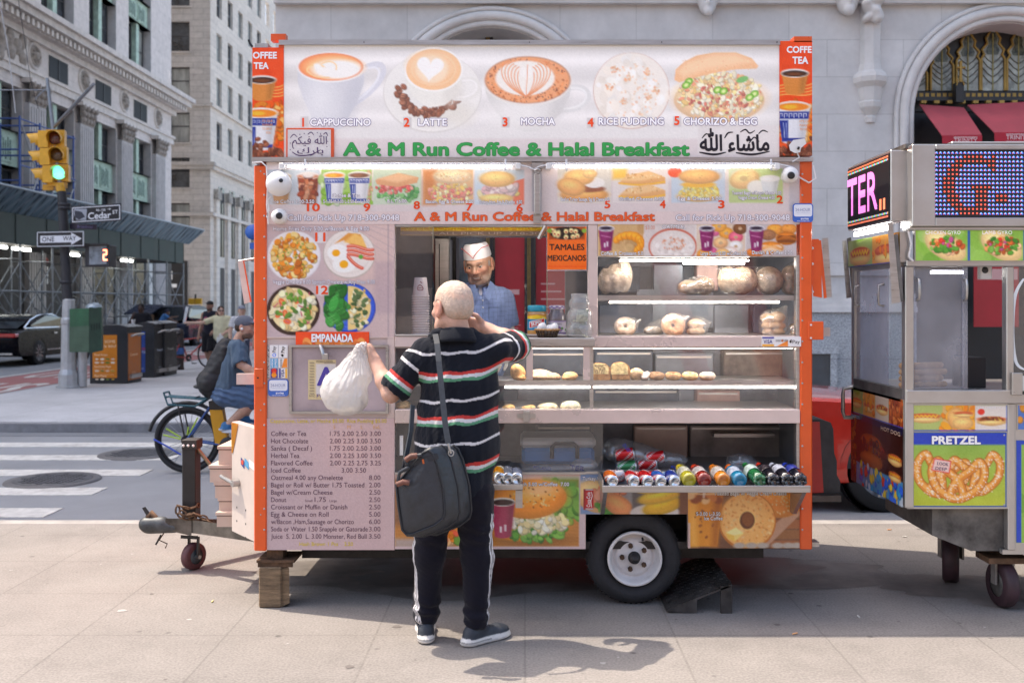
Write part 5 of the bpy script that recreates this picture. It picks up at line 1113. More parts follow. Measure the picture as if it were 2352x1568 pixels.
for s_,x0,x1,y in(('Coffee & Croissant 5.0',1380,1477,586),('OATMEAL',1521,1575,525),('Large Donut 2.50 w/Coffee 5.00',1609,1715,586),('Danish & Coffee 5.00',1727,1819,584)):text(mb,s_,f,x0,y,8,cwhite,PRG,w=x1-x0,bold=.02,outline=(.4,.34,.36),ow=.05)
text(mb,'$3.00',f,1482,527,9,(.85,.62,.55),PRG,w=22);mb.build('picture_strip',cart)
cv=Canvas(1749,773,1838,795,(.93,.92,.92),step=1.1);cv.rect(1749,773,1776,777,(.20,.22,.55));cv.rect(1749,790,1776,795,(.93,.68,.30));cv.poly([(1782,795),(1808,781),(1808,795)],(.93,.55,.25));cv.ell(1795,782,2.6,2.6,(.9,.5,.2));cv.ell(1814,784,2.6,3.2,(.06,.06,.07));cv.ell(1815.3,780,1.1,1.1,(.06,.06,.07))
mb=MB();cv.put(mb,frF(.017),PRG);pb(mb,1749,1838,773,795,Y0-.0165,Y0-.0155,white_p);f=frF(.018)
text(mb,'VISA',f,1752,788,8,(.18,.2,.5),PRG,w=20,bold=.03);text(mb,'DISCOVER',f,1780,784,4.5,(.3,.25,.25),PRG,w=28,bold=.02);text(mb,'Pay',f,1818,788,7.5,(.2,.18,.2),PRG,w=17);mb.build('card_sticker',cart)
cv=Canvas(1257,521,1347,619,(.93,.43,.14));cv.rect(1261,521,1343,550,(.62,.28,.10));cv.ell(1302,536,38,15,(.07,.05,.05));
for k,(x,y)in enumerate(((1274,536),(1282,538),(1300,532),(1312,530),(1322,532),(1300,545),(1316,544),(1326,542),(1268,530))):bread(cv,x,y,5,9 if k<2 else 5.5,(.93,.82,.60),.2*k,0);cv.ell(x,y+1,2,2,(.7,.25,.2))
cv.ell(1262,530,6,5,(.5,.65,.25));cv.ell(1342,530,6,5,(.5,.65,.25));cv.rect(1257,610,1347,614,(.90,.36,.10));cv.rect(1257,550,1347,552,(.88,.4,.2))
mb=MB();cv.put(mb,frF(.006,Y0),PRG);pb(mb,1256,1348,520,622,Y0-.005,Y0-.001,glassmat('plastic_sleeve',refl=.08,haze=.25));f=frF(.007)
text(mb,'TAMALES',f,1262,574,13,(.16,.09,.06),PRG,w=80,bold=.02);text(mb,'MEXICANOS',f,1258,599,12.5,(.16,.09,.06),PRG,w=87,bold=.02);solo(mb,'paper_sign','orange paper sign reading TAMALES MEXICANOS taped to the service window','sign')
mb=MB();mb.bar(W(1238,548,Y0-.02),W(1254,518,Y0-.05),.018,.012,steel);mb.build('window_catch',cart)
# ---- inside
inw=mat('inside_steel',(.20,.23,.28),.35,metal=.35,var=.2,scale=2.2);ind=mat('inside_dark',(.07,.085,.11),.5,var=.3,scale=2)
YB=6.86;XA,XZ=cx(583),cx(1866)
mb=MB()
def bw(x0,x1,y0,y1,m=inw):pb(mb,x0,x1,y0,y1,YB,YB+.04,m)
k_=Y0/YB
bx=lambda x:CX+(x-CX)*k_;by=lambda y:HZ+(y-HZ)*k_
bw(bx(583),1042,545,800);bw(1298,bx(1866),545,800);bw(bx(583),bx(1866),by(365),545);bw(bx(583),bx(1866),800,by(1255));mb.build('back_wall',cart)
mb=MB();mb.box(XA,XA+.03,Y0+.12,YB,.32,cz(365),orange);mb.build('side_wall',cart);mb=MB();mb.box(XZ-.03,XZ,Y0+.12,YB,.32,cz(365),inw);mb.build('side_wall',cart)
mb=MB();mb.box(XA,XZ,Y0+.06,YB+.04,cz(365),cz(350),steel_d);mb.build('roof',cart)
mb=MB();mb.box(XA,XZ,Y0+.06,YB+.04,.30,.34,dark_st);mb.box(XA+.2,XZ-.2,5.6,5.7,.2,.3,dark_st);mb.box(XA+.2,XZ-.2,6.5,6.6,.2,.3,dark_st);mb.box(cx(1458)-.05,cx(1458)+.05,5.5,6.8,.2,.29,dark_st);mb.build('chassis',cart)
mb=MB();pb(mb,996,1034,545,790,6.3,6.8,steel,.01);pb(mb,1036,1048,545,790,6.5,6.8,dark_st);pb(mb,1008,1010,560,785,6.295,6.3,dark_st);pb(mb,907,992,660,800,6.2,6.7,steel_d,.01);mb.build('fridge',cart)
cv=Canvas(920,519,1256,541,(.86,.70,.25));cv.rect(920,531,1256,541,(.55,.5,.48));mb=MB();cv.put(mb,frF(0,Y0+.12),PRG);pb(mb,920,1256,519,541,Y0+.122,Y0+.14,mauve_p);text(mb,"WELCOME TO ALY'S BREA",frF(.001,Y0+.12),928,529,9,(.95,.88,.25),PRG,w=320,bold=.02);text(mb,'CALL PICK UP  718-30',frF(.001,Y0+.12),990,539,6,(.8,.75,.72),PRG,w=250);mb.build('inner_sign',cart)
mb=MB();mb.box(cx(1373),XZ-.03,6.15,6.2,cz(765),cz(600),ind);mb.box(cx(1500),cx(1700),6.1,6.149,cz(760),cz(660),inw);mb.build('inner_panel',cart)
mb=MB();mb.box(XA+.03,XZ-.03,5.95,6.0,.36,cz(800),mat('inside_slate',(.16,.18,.22),.45,metal=.2,var=.35,scale=1.5));mb.build('inner_counter',cart)
mb=MB();mb.box(XA+.03,XZ-.03,Y0+.06,5.95,.70,.72,steel_d);mb.build('lower_deck',cart)
for y0,y1,x0,x1,d in((678,690,1374,1828,.42),(874,886,908,1828,.40)):
 mb=MB();pb(mb,x0,x1,y0,y1,Y0+.035,Y0+d,steel);mb.build('shelf',cart)
mb=MB();pb(mb,908,1828,938,942,Y0+.03,Y0+.45,steel);mb.build('display_floor',cart)
mb=MB();pb(mb,1374,1828,770,774,Y0+.03,Y0+.5,steel);pb(mb,908,1350,770,774,Y0+.055,Y0+.35,steel);mb.build('counter_top',cart)
for nm,x0,x1,y,yy in(('inner_light',1424,1720,598,.06),('inner_light',1570,1710,605,.55),('inner_light',1400,1790,694,.06),('inner_light',1160,1826,888,.04),('inner_light',1010,1230,528,.2),('inner_light',1150,1820,798.5,.05)):  # last two strips are added and hidden, to brighten vendor and pastries
 mb=MB();pb(mb,x0,x1,y-(3.0 if y>800 else 1.6),y+(3.0 if y>800 else 1.6),Y0+yy,Y0+yy+.015,tubel if y>800 else led_in);mb.build(nm,cart)
mb=MB();pb(mb,1640,1780,996,1004,5.8,5.94,steel);mb.build('inner_bracket',cart)
blu_d=mat('inside_navy',(.07,.095,.14),.45,var=.35,scale=2.5);pinkr=mat('inside_pink_reflection',(.42,.27,.25),.4,var=.15,scale=3)  # pink boxes stand in for pinkish reflections in the glass
for bx_ in((1000,1190,806,934,5.84,blu_d),(1216,1345,806,872,5.83,blu_d),(1366,1500,804,868,5.82,blu_d),(1504,1640,812,936,5.86,inw),(1662,1810,804,866,5.85,mat('inside_brown',(.17,.13,.11),.5,var=.4,scale=4)),(1362,1560,892,936,5.8,blu_d),(1600,1700,896,934,5.78,pinkr),(1230,1360,975,1050,5.93,blu_d),(1456,1580,976,1074,5.9,mat('steel_warm_reflection',(.50,.41,.38),.35,metal=.2,var=.1,scale=3)),(1584,1826,976,1074,5.92,mat('inside_steel_grey',(.27,.26,.26),.35,metal=.3,var=.25,scale=3))):  # lower bay steel has a warm reflection in its colour; one box dark brown
 mb=MB();pb(mb,*bx_[:4],bx_[4],5.949,bx_[5],.006);pb(mb,bx_[0]+6,bx_[1]-6,bx_[2]+6,bx_[2]+10,bx_[4]-.012,bx_[4]-.001,steel);mb.build('appliance',cart)
for bx_ in((1380,1470,612,672,6.1,blu_d),(1500,1570,606,668,6.12,inw),(1600,1650,600,668,6.05,pinkr),(1376,1500,700,766,6.08,blu_d),(1640,1720,700,766,6.1,inw),(1730,1826,700,766,6.1,blu_d)):
 mb=MB();pb(mb,*bx_[:4],bx_[4],6.149,bx_[5],.006);mb.build('appliance',cart)
for x in(1355,):
 mb=MB();pb(mb,x,x+8,800,938,Y0+.03,Y0+.05,steel);mb.build('display_mullion',cart)
 # ---- service stand outside the window
mb=MB();zs_=cz(776);pb(mb,1204,1366,776,796,Y0-.16,Y0-.02,steel,.004);o=mb.build('service_stand',cart)
for x in(1209,1340):
 mb=MB();pb(mb,x,x+15,797,872,Y0-.15,Y0-.12,mauve);mb.build('stand_leg',o)
 # ---- lower panels with big pictures
def lower():
 cv=Canvas(907,1086,1345,1260,(.86,.74,.70));cv.rect(907,1100,1330,1254,(.74,.50,.26))
 for k in range(10):cv.rect(907,1185+8*k,1330,1187+8*k,(.66,.42,.2),a=.5,soft=4)
 cv.rect(907,1100,1120,1200,(.42,.30,.26),soft=30);cv.rect(1250,1100,1330,1185,(.35,.55,.22),soft=20);cv.scat(40,(1250,1100,1330,1200),6,14,[(.25,.48,.15),(.42,.62,.25),(.5,.7,.3)],ell=False)
 cv.ell(1225,1238,90,16,(.5,.32,.14),soft=12,a=.6);bread(cv,1226,1215,80,26,(.90,.56,.18),-.12,40);cv.scat(110,(1155,1186,1305,1240),3,8,LEAF,2);cv.scat(90,(1165,1176,1305,1222),3,8,[(.97,.93,.78),(.95,.88,.66),(.98,.96,.88)],1.7)
 bread(cv,1222,1146,80,44,(.93,.58,.22),-.1,90);cv.ell(1240,1125,40,16,(.97,.75,.52),-.1,soft=20);cv.scat(60,(1160,1110,1290,1165),1.2,2.2,[(.96,.85,.6),(.55,.28,.08)],shade=False)
 cup(cv,1128,1182,1152,1230,(.66,.25,.36),rim=.16,drink=(.20,.13,.13));cv.rect(1148,1208,1153,1222,(.93,.85,.86));cv.rect(1158,1204,1163,1219,(.93,.85,.86))
 cv.scat(60,(1000,1195,1060,1250),4,9,[(.93,.55,.25),(.90,.4,.3),(.95,.75,.55),(.45,.6,.25)]);cv.rect(907,1236,1020,1262,(.70,.62,.58),soft=10)
 cv.rect(1330,1086,1345,1260,(.80,.72,.72));cv.rect(907,1254,1345,1262,(.82,.73,.73))
 mb=MB();cv.put(mb,frF(.002),PRG);pb(mb,907,1345,1088,1260,Y0,Y0+.04,mauve_p);text(mb,'Sandwich 5.00 w/Coffee  7.00',frF(.003),1166,1115,8,cwhite,PRG,w=141,bold=.02,outline=(.35,.28,.25),ow=.05);mb.build('front_panel',cart)
 cv=Canvas(1333,1086,1580,1180,(.62,.62,.66));cv.rect(1333,1086,1410,1180,(.48,.58,.72),soft=10);bread(cv,1370,1140,50,36,(.93,.74,.52),.3,10);cv.scat(30,(1360,1110,1440,1175),6,12,[(.93,.66,.55),(.95,.8,.7),(.9,.55,.42)],2);cv.scat(26,(1370,1150,1450,1180),4,9,LEAF,2)
 bread(cv,1420,1160,36,22,(.93,.62,.42),.5,10)
 cv.rect(1452,1086,1575,1182,(.40,.38,.40),soft=6);cv.ell(1505,1178,58,22,(.88,.86,.86));bread(cv,1522,1162,46,18,(.88,.70,.22),-.25,10);bread(cv,1516,1140,50,15,(.93,.76,.30),-.2,10);bread(cv,1490,1120,40,14,(.95,.82,.45),0,10)
 cv.rect(1560,1086,1582,1182,(.45,.28,.2),soft=8)
 mb=MB();cv.put(mb,frF(.0025),PRG);pb(mb,1345.5,1580,1088,1180,Y0+.0005,Y0+.04,mauve_p)
 cv2=Canvas(1340,1122,1363,1170,(.72,.10,.12),step=1.2);cv2.rect(1340,1122,1363,1125,(.8,.78,.78));cv2.rect(1340,1166,1363,1170,(.75,.72,.72));cv2.rect(1340,1122,1344,1170,(.5,.06,.08),soft=5);cv2.put(mb,frF(.004),PRG)
 text(mb,'Coca-Cola',frF(.005),1355.5,1163,8,white,PRG,w=34,rot=-math.pi/2,bold=.02);stroke(mb,frF(.005),[(1359,1164),(1357,1150),(1360,1138),(1358,1128)],.6,1.6,white,PRG,6);text(mb,'Turkey W',frF(.0035),1338,1102,8,cwhite,PRG,w=44,bold=.02,outline=(.35,.28,.25),ow=.05);mb.build('front_panel',cart)
 cv=Canvas(1580,1086,1838,1258,(.42,.27,.19));cv.noise(.03,16)
 for k in range(7):cv.rect(1770+0*k,1120+24*k,1838,1141+24*k,(.55+.04*(k%2),.36,.22),soft=3)
 cv.poly([(1838,1150),(1838,1180),(1760,1256),(1720,1256)],(.72,.56,.46))
 bread(cv,1790,1140,62,48,(.87,.55,.24),0,60);cv.scat(60,(1740,1110,1830,1180),1,1.8,[(.97,.9,.72)],shade=False);cv.ell(1790,1098,14,10,(.3,.16,.08))
 cv.ell(1716,1196,66,66,(.72,.42,.16));cv.ell(1716,1194,63,62,(.93,.70,.42));cv.ell(1706,1180,45,40,(.95,.76,.50),soft=30);cv.scat(170,(1656,1136,1778,1254),1.2,3,[(.85,.56,.30),(.97,.82,.6),(.78,.48,.24)],shade=False,a=.7);cv.ell(1716,1194,17,20,(.35,.18,.08));cv.ell(1717,1192,13,16,(.50,.28,.12));cv.ring(1716,1194,19,22,3,(.97,.78,.5),a=.6)
 cv.poly([(1667,1222),(1690,1210),(1708,1224),(1688,1242)],(.97,.85,.52));cv.poly([(1667,1222),(1690,1210),(1708,1224),(1686,1228)],(.99,.92,.66));cv.poly([(1667,1224),(1686,1229),(1688,1243),(1672,1236)],(.93,.76,.38))
 cv.poly([(1574,1122),(1662,1122),(1648,1254),(1586,1254)],(.84,.55,.18));cv.poly([(1574,1122),(1600,1122),(1602,1254),(1586,1254)],(.93,.68,.32),soft=14);cv.poly([(1640,1122),(1662,1122),(1648,1254),(1634,1254)],(.68,.40,.12),soft=14)
 for k in range(14):x,y=cv.rs.uniform(1585,1650),cv.rs.uniform(1125,1150);cv.ell(x,y,10,8,[(.55,.27,.10),(.80,.50,.26),(.93,.78,.6)][k%3],x,soft=4)
 cv.scat(16,(1590,1160,1648,1240),1.5,3.5,[(.6,.33,.12),(.5,.25,.1)],2,shade=False);cv.ring(1618,1122,46,12,3,(.97,.86,.7));cv.line([(1622,1100),(1616,1140)],6,(.95,.9,.88),a=.8)
 for x in(1698,1726,1752,1786,1810,1830):cv.ell(x,1252,14,7,(.70,.65,.60),soft=4)
 cv.rect(1580,1200,1585,1262,(.82,.73,.73))
 mb=MB();cv.put(mb,frF(.003),PRG);pb(mb,1580.5,1838,1088,1258,Y0+.001,Y0+.04,mauve_p);f=frF(.004)
 for s_,x0,x1,y in(('Toasted Bagel w/ Veggie Cream Cheese',1640,1806,1136),('S-3.00 L-3.50',1599,1654,1183),('Ice Coffee',1617,1659,1193)):text(mb,s_,f,x0,y,8,cwhite,PRG,w=x1-x0,bold=.02,outline=(.35,.25,.18),ow=.05)
 mb.build('front_panel',cart)
 mb=MB();pb(mb,907,1345,1084,1089,Y0-.01,Y0+.05,steel);pb(mb,1345,1838,1082,1088,Y0-.01,Y0+.05,steel);mb.build('panel_trim',cart)
lower()
mb=MB();pb(mb,1346,1579,1178,1262,Y0+.34,Y0+.36,dark_st);pb(mb,1346,1579,1176,1180,Y0+.041,Y0+.36,dark_st);mb.build('wheel_well',cart)
wc=Vector((cx(1459),Y0+.03,.257));Rw=.257
mb=MB();prof=[(.145,.04),(.165,.01),(.2,.0),(.23,.008),(.248,.03),(.257,.055),(.257,.15),(.248,.18),(.2,.2),(.145,.18)]
mb.lathe([(r,-h)for r,h in prof],(wc.x,wc.y,wc.z),(0,-1,0),rubber,56)
for k in range(56):
 a=2*math.pi*(k+.5)/56;d=Vector((math.cos(a),0,math.sin(a)));p=wc+Vector((0,.045,0))+d*.2545;mb.bar(p,p+Vector((0,.012,0))+d*.004,.012,.006,rubber)
whl=thing('wheel',None,None,(wc.x,wc.y,0));whl.parent=cart;whl.location=Vector((wc.x,wc.y,0))-Vector(cart['_o'])
mb.build('tyre',whl)
mb=MB();rimw=mat('white_rim',(.70,.68,.68),.4,var=.05,scale=12,dirt=.5)
mb.lathe([(.148,.0),(.147,.018),(.138,.02),(.13,.005),(.125,-.03),(.112,-.05),(.107,-.05),(.1,-.035),(.085,-.03),(.045,-.028),(.038,-.022),(.036,-.02),(.0001,-.02)],(wc.x,wc.y,wc.z),(0,-1,0),rimw,48);mb.build('rim',whl)
mb=MB();mb.lathe([(.034,-.02),(.034,-.012),(.03,-.008),(.026,-.008),(.024,.03),(.02,.036),(.0001,.036)],wc,(0,-1,0),dark_st,24);mb.lathe([(.016,.036),(.013,.042),(.0001,.042)],wc,(0,-1,0),black_p,16);mb.build('hub',whl)
for k in range(5):
 a=math.pi/2+.3+k*2*math.pi/5;p=wc+Vector((.066*math.cos(a),0,.066*math.sin(a)));mb=MB();mb.lathe([(.014,-.03),(.014,-.012),(.011,-.008),(.0001,-.008)],p,(0,-1,0),rust,6,smooth=False);mb.build('lug_nut',whl)
mb=MB();mb.tube([wc+Vector((.045,.02,.095)),wc+Vector((.043,-.01,.1)),wc+Vector((.04,-.02,.115))],.006,black_p,8);mb.build('valve',whl)
YT0=5.06
mb=MB();pb(mb,1383,1862,1115,1131,YT0,YT0+.012,steel,.002);xa,xb=(1383-CX)*YT0/F,(1862-CX)*YT0/F;zt=CAMZ-(1125-HZ)*YT0/F
mb.box(xa,xb,YT0+.012,Y0-.003,zt-.012,zt,steel);mb.box(xa,xa+.008,YT0+.0125,Y0-.003,zt,zt+.05,steel);o=mb.build('drinks_tray',cart)
for x0,x1,ins in((xa+.01,xa+.03,0),(xb-.03,xb-.01,0)):
 mb=MB();mb.prism([(YT0+.03,zt-.0125),(Y0-.003,zt-.0125),(Y0-.003,zt-.17),(Y0-.05,zt-.17)],lambda u,v,t,a=x0:(a+t,u,v),.02,steel);mb.build('tray_bracket',o)
TZ=zt
YS0=5.14;mb=MB();pb(mb,1040,1201,1112,1125,YS0,YS0+.01,steel,.002);zs2=CAMZ-(1118-HZ)*YS0/F;mb.box((1040-CX)*YS0/F,(1201-CX)*YS0/F,YS0+.01,Y0-.003,zs2-.012,zs2,steel);o=mb.build('can_tray',cart);mb=MB();pb(mb,1184,1200,1126,1166,YS0+.02,YS0+.035,steel);mb.build('tray_bracket',o)
# ---- props, end plates
mb=MB();mb.prism([(1858,549),(1880,549),(1886,560),(1888,684),(1868,680),(1856,560)],lambda u,v,t:tuple(W(u,v,Y0+.02+t)),.03,orange);mb.prism([(1888,548),(1902,546),(1911,682),(1893,684)],lambda u,v,t:tuple(W(u,v,Y0+.05+t)),.03,steel);mb.prism([(1880,552),(1886,552),(1899,684),(1892,685)],lambda u,v,t:tuple(W(u,v,Y0+.03+t)),.02,orange)
for y in(570,606,670):mb.lathe([(.008,0),(.006,.006),(.0001,.006)],W(1866,y,Y0+.019),(0,-1,0),white_p,10)
mb.build('awning_arm',cart)
mb=MB();mb.prism([(546,602),(558,599),(575,694),(561,698)],lambda u,v,t:tuple(W(u,v,Y0+.06+t)),.04,mat('arm_cream',(.62,.52,.47),.5,var=.1));mb.prism([(558,599),(561,599),(578,693),(575,695)],lambda u,v,t:tuple(W(u,v,Y0+.05+t)),.03,orange);mb.tube([W(548,600,Y0+.07),W(584,594,Y0+.07)],.006,steel,6);mb.build('awning_arm',cart)
mb=MB();pb(mb,543,583,858,883,Y0+.1,Y0+.13,mat('pale_plate',(.58,.52,.49),.5,metal=.2));mb.build('end_plate',cart);mb=MB();pb(mb,1868,1907,752,772,Y0+.1,Y0+.13,mat('pale_plate2',(.5,.42,.38),.5,metal=.2));mb.build('end_plate',cart)
pk=mat('cream_panel',(.62,.53,.47),.45,var=.04);A,B=Vector((cx(583),5.37,0)),Vector((-1.64,5.57,0));zd=[(.355,.955),(.355,.97)]
mb=MB();d=Vector((.03,.04,0));mb.pts8([A+Vector((0,0,.345)),A+Vector((0,0,.955)),B+Vector((0,0,.97)),B+Vector((0,0,.36))],[A+d+Vector((0,0,.345)),A+d+Vector((0,0,.955)),B+d+Vector((0,0,.97)),B+d+Vector((0,0,.36))],pk)
nrm=Vector((-(.2),-(.185),0)).normalized();uu=(A-B)
frD=lambda u,v,t:tuple(B+uu*u+nrm*(t+.001)+Vector((0,0,v)))
for q in range(3):
 for u in(.22,.6):c=frD(u,.5-.075*q,0);mb.lathe([(.006,0),(.0001,.001)],c,nrm,black_p,10)
for u0,u1,c in((.4,.55,(.2,.2,.5)),(.56,.74,(.25,.6,.78)),(.75,1,(.92,.92,.93))):mb.add([frD(u0,.745,.001),frD(u1,.725,.001),frD(u1,.765,.001),frD(u0,.785,.001)],[(0,1,2,3),(3,2,1,0)],PRG,lin(c))
mb.lathe([(.014,0),(.0001,.001)],frD(.475,.758,.002),nrm,mat('sticker_red',(.7,.08,.03),.4,var=0),12)
mb.prism([(0,.97),(.3,.968),(.2,.90),(.05,.80),(0,.80)],lambda u,v,t:frD(u,v-.004,.002),.0001,mat('sticker_orange',(.75,.33,.03),.4,var=0))
o=mb.build('side_door',cart);mb=MB();mb.tube([frD(-.25,.66,.03),frD(.3,.64,.03)],.012,steel,8);mb.tube([frD(.3,.64,.0),frD(.3,.64,.04)],.02,steel,8);mb.build('latch',o)
# ---- tongue, jack post, chain, castor
YH=6.08;w_=lambda x,y,dy=0:W(x,y,YH+dy)
mb=MB();gal=mat('worn_galvanised',(.13,.115,.10),.5,metal=.5,var=.25,scale=9,dirt=.6)
mb.pts8([w_(430,1192),w_(430,1222),w_(600,1246,-.35),w_(600,1214,-.35)],[w_(430,1192,.06),w_(430,1222,.06),w_(600,1246,-.29),w_(600,1214,-.29)],gal);mb.pts8([w_(430,1190,.08),w_(430,1220,.08),w_(600,1224,.45),w_(600,1194,.45)],[w_(430,1190,.14),w_(430,1220,.14),w_(600,1224,.51),w_(600,1194,.51)],gal)
mb.pts8([w_(380,1190,-.03),w_(380,1216,-.03),w_(440,1230,-.03),w_(440,1190,-.03)],[w_(380,1190,.1),w_(380,1216,.1),w_(440,1230,.1),w_(440,1190,.1)],gal);mb.build('tongue',cart)
mb=MB();V,Fq=sdf_mesh([rc(tuple(w_(336,1203)),tuple(w_(372,1200)),.045,.04),rc(tuple(w_(345,1212)),tuple(w_(400,1210)),.03,.035)],.01,.04);mb.add(V,Fq,mat('coupler_grey',(.075,.08,.085),.5,metal=.4,var=.25,scale=12),smooth=True);mb.pts8([w_(326,1166,-.01),w_(340,1190,-.01),w_(352,1188,-.01),w_(334,1163,-.01)],[w_(326,1166,.02),w_(340,1190,.02),w_(352,1188,.02),w_(334,1163,.02)],dark_st);mb.tube([w_(340,1188),w_(348,1178),w_(358,1190)],.02,rust,8)
mb.tube([w_(376,1224),w_(366,1240),w_(384,1248),w_(380,1258)],.004,rust,5);mb.tube([w_(370,1228),w_(358,1250)],.006,dark_st,5);mb.build('coupler',cart)
mb=MB();pb(mb,418,449,1020,1190,YH,YH+.1,mat('post_black',(.016,.015,.016),.5,var=.2,scale=8,dirt=.3),.004);pb(mb,417,452,1010,1032,YH-.006,YH+.106,mat('post_cap',(.035,.033,.033),.6,metal=.3,var=.25),.003)
for x in(421,432,444):mb.lathe([(.009,0),(.006,.006),(.0001,.007)],W(x,1023,YH-.006),(0,-1,0),white_p,10)
mb.tube([w_(452,1028,.05),w_(482,1066,.05)],.012,mat('brass_rod',(.3,.23,.15),.45,metal=.6),8);mb.build('jack_post',cart)
mb=MB()
def link(c,t,m=rust):
 c,t=Vector(c),Vector(t).normalized();s_=t.orthogonal().normalized();s_=Matrix.Rotation(rnd.uniform(0,6),3,t)@s_
 mb.tube([c+t*.024*math.cos(a)+s_*.013*math.sin(a)for a in np.linspace(0,2*math.pi,11)[:-1]],.006,m,5,closed=True)
path=[(408,1160,-.03),(420,1164,-.05),(436,1168,-.04),(452,1162,-.01),(458,1158,.05),(440,1156,.12)],[(408,1162,-.02),(408,1180,-.03),(420,1188,-.05),(436,1190,-.05),(450,1186,-.04),(460,1192,-.03),(475,1198,-.04),(488,1202,-.03)],[(412,1172,-.04),(428,1182,-.06),(446,1178,-.05),(460,1184,-.04),(478,1194,-.05),(492,1200,-.04)]
for P in path:
 pts=[w_(*p)for p in P]
 for a,b in zip(pts[:-1],pts[1:]):
  n_=max(1,int((b-a).length/.034))
  for i in range(n_):link(a+(b-a)*(i+.5)/n_,b-a)
mb.build('chain',cart)
cas=thing('castor',None,None,tuple(w_(440,1307)));cas.parent=cart;cas.location=Vector(cas['_o'])-Vector(cart['_o'])
mb=MB();hub=Vector((w_(441,1272).x,YH+.03,.083));mb.pts8([w_(415,1228),w_(415,1236),w_(455,1238),w_(455,1230)],[w_(415,1228,.1),w_(415,1236,.1),w_(455,1238,.1),w_(455,1230,.1)],dark_st)
ax_=Vector((.85,-.5,0)).normalized()
for s_ in(-1,1):mb.bar(hub+ax_*.04*s_+Vector((0,0,.12)),hub+ax_*.04*s_,.01,.03,dark_st)
mb.tube([hub-ax_*.055,hub+ax_*.055],.012,steel,8);mb.build('fork',cas)
mb=MB();mb.lathe([(.047,-.028),(.071,-.028),(.081,-.02),(.083,0),(.081,.02),(.071,.028),(.047,.028)],hub,ax_,mat('red_rubber',(.10,.035,.04),.6,var=.15,scale=20),28);mb.lathe([(.001,-.02),(.047,-.026),(.047,.026),(.001,.02)],hub,ax_,mat('castor_hub',(.10,.12,.14),.5,metal=.5),20);mb.build('wheel',cas)
mb=MB();pb(mb,613,650,1262,1290,Y0+.03,Y0+.12,rust);pb(mb,589,676,1286,1292,Y0+.0,Y0+.2,rust);pb(mb,592,672,1292,1302,Y0+.01,Y0+.02,rust);mb.build('support_leg',cart)
wood=mat('weathered_wood',(.24,.165,.10),.9,var=.25,scale=3,bump=.8,bscale=30,stretch=(3,3,18),dirt=.5)
mb=MB();V=[];pb(mb,594,646,1303,1395,Y0-.005,Y0+.16,wood,.006);mb.prism([(0,0)]*0 or[(646,1305),(664,1303),(665,1384),(646,1393)],lambda u,v,t:tuple(W(u,v,Y0+.01+t*.9)),.14,wood)
solo(mb,'wood_block','weathered timber block propping up the left front corner of the coffee cart','wood block')
mb=MB();st=mat('step_steel',(.055,.05,.048),.6,metal=.4,var=.3,scale=10,dirt=.5);xl,xr=.745,1.09
mb.pts8([(xl,5.24,.01),(xl,5.9,.01),(xl,5.9,.02),(xl,5.24,.02)],[(xr,5.24,.145),(xr,5.9,.145),(xr,5.9,.155),(xr,5.24,.155)],st)
for i in range(14):
 for j in range(11):
  x=xl+.02+i*.024;y=5.27+j*.058;z=.021+(x-xl)/(xr-xl)*.135;mb.bar((x,y,z),(x+.014,y+(.016 if(i+j)%2 else-.016),z+.0055),.005,.004,st)
mst=solo(mb,'metal_step','black steel step with checker tread on the pavement beside the cart wheel','step')
for ya,yb_ in((5.24,5.26),(5.86,5.9)):mb=MB();mb.box(xr-.06,xr,ya,yb_,0,.144,st);mb.build('leg',mst)
mb=MB();mb.prism([(xl+.16,.0),(xl+.16,.075),(xl,.01)],lambda u,v,t:(u,5.241+t,v),.015,st);mb.build('skirt',mst)
gen=thing('generator','red and black portable generator on a steel shelf at the right end of the cart','generator',(1.72,5.75,.6))
mb=MB();pb(mb,1866,1932,1138,1152,Y0+.25,Y0+.75,mat('shelf_iron',(.10,.085,.075),.6,metal=.4,var=.2));mb.build('generator_shelf',cart)
yg=Y0+.3;mb=MB();q=[(1850,962),(1874,962),(1900,970),(1906,985),(1908,1040),(1914,1058),(1914,1090),(1922,1105),(1922,1132),(1850,1135)]
mb.prism([(W(u,v,yg).x+.02,W(u,v,yg).z)for u,v in q],lambda u,v,t:(u,yg+t,v),.34,mat('generator_black',(.035,.037,.04),.6,var=.2,scale=10,bump=.3));mb.build('end_cover',gen)
mb=MB();mb.prism([(W(u,v,yg).x+.02,W(u,v,yg).z)for u,v in((1836,968),(1873,968),(1882,1130),(1836,1132))],lambda u,v,t:(u,yg-.012+t,v),.36,mat('generator_red',(.42,.015,.015),.35,var=.08));mb.build('body',gen)
bxm=mat('pink_card',(.58,.45,.37),.8,var=.04);bxd=mat('pink_card_edge',(.55,.38,.32),.8,var=.04)
labs=['topmost pink pastry box of the stack beside the cart side door','wide pink pastry box second from the top of the stack by the cart door','middle pink pastry box of the stack by the cart side door','pink pastry box second from the bottom of the stack by the cart door','bottom pink pastry box of the stack, resting on the cart tongue']
for(x0,y0,y1),lab in zip(((502,1029,1071),(482,1073,1108),(494,1112,1144),(503,1148,1177),(498,1181,1210)),labs):
 yb=5.72+rnd.uniform(-.05,.03);mb=MB();k=yb/F;a=W(x0,y1,yb);t_=W(x0,y0,yb);mb.box(a.x,a.x+.34,yb,yb+.3,a.z+.0015,t_.z-.004,bxm);o=None
 ob=solo(mb,'pastry_box',lab,'box','stack of pink pastry boxes');m_=MB();m_.box(a.x-.006,a.x+.346,yb-.006,yb+.306,t_.z-.004,t_.z+.012,bxm);m_.box(a.x-.0015,a.x+.30,yb-.0015,yb+.3,t_.z-.010,t_.z-.0045,mat('card_gap',(.12,.08,.07),.9,var=0));m_.build('lid',ob)
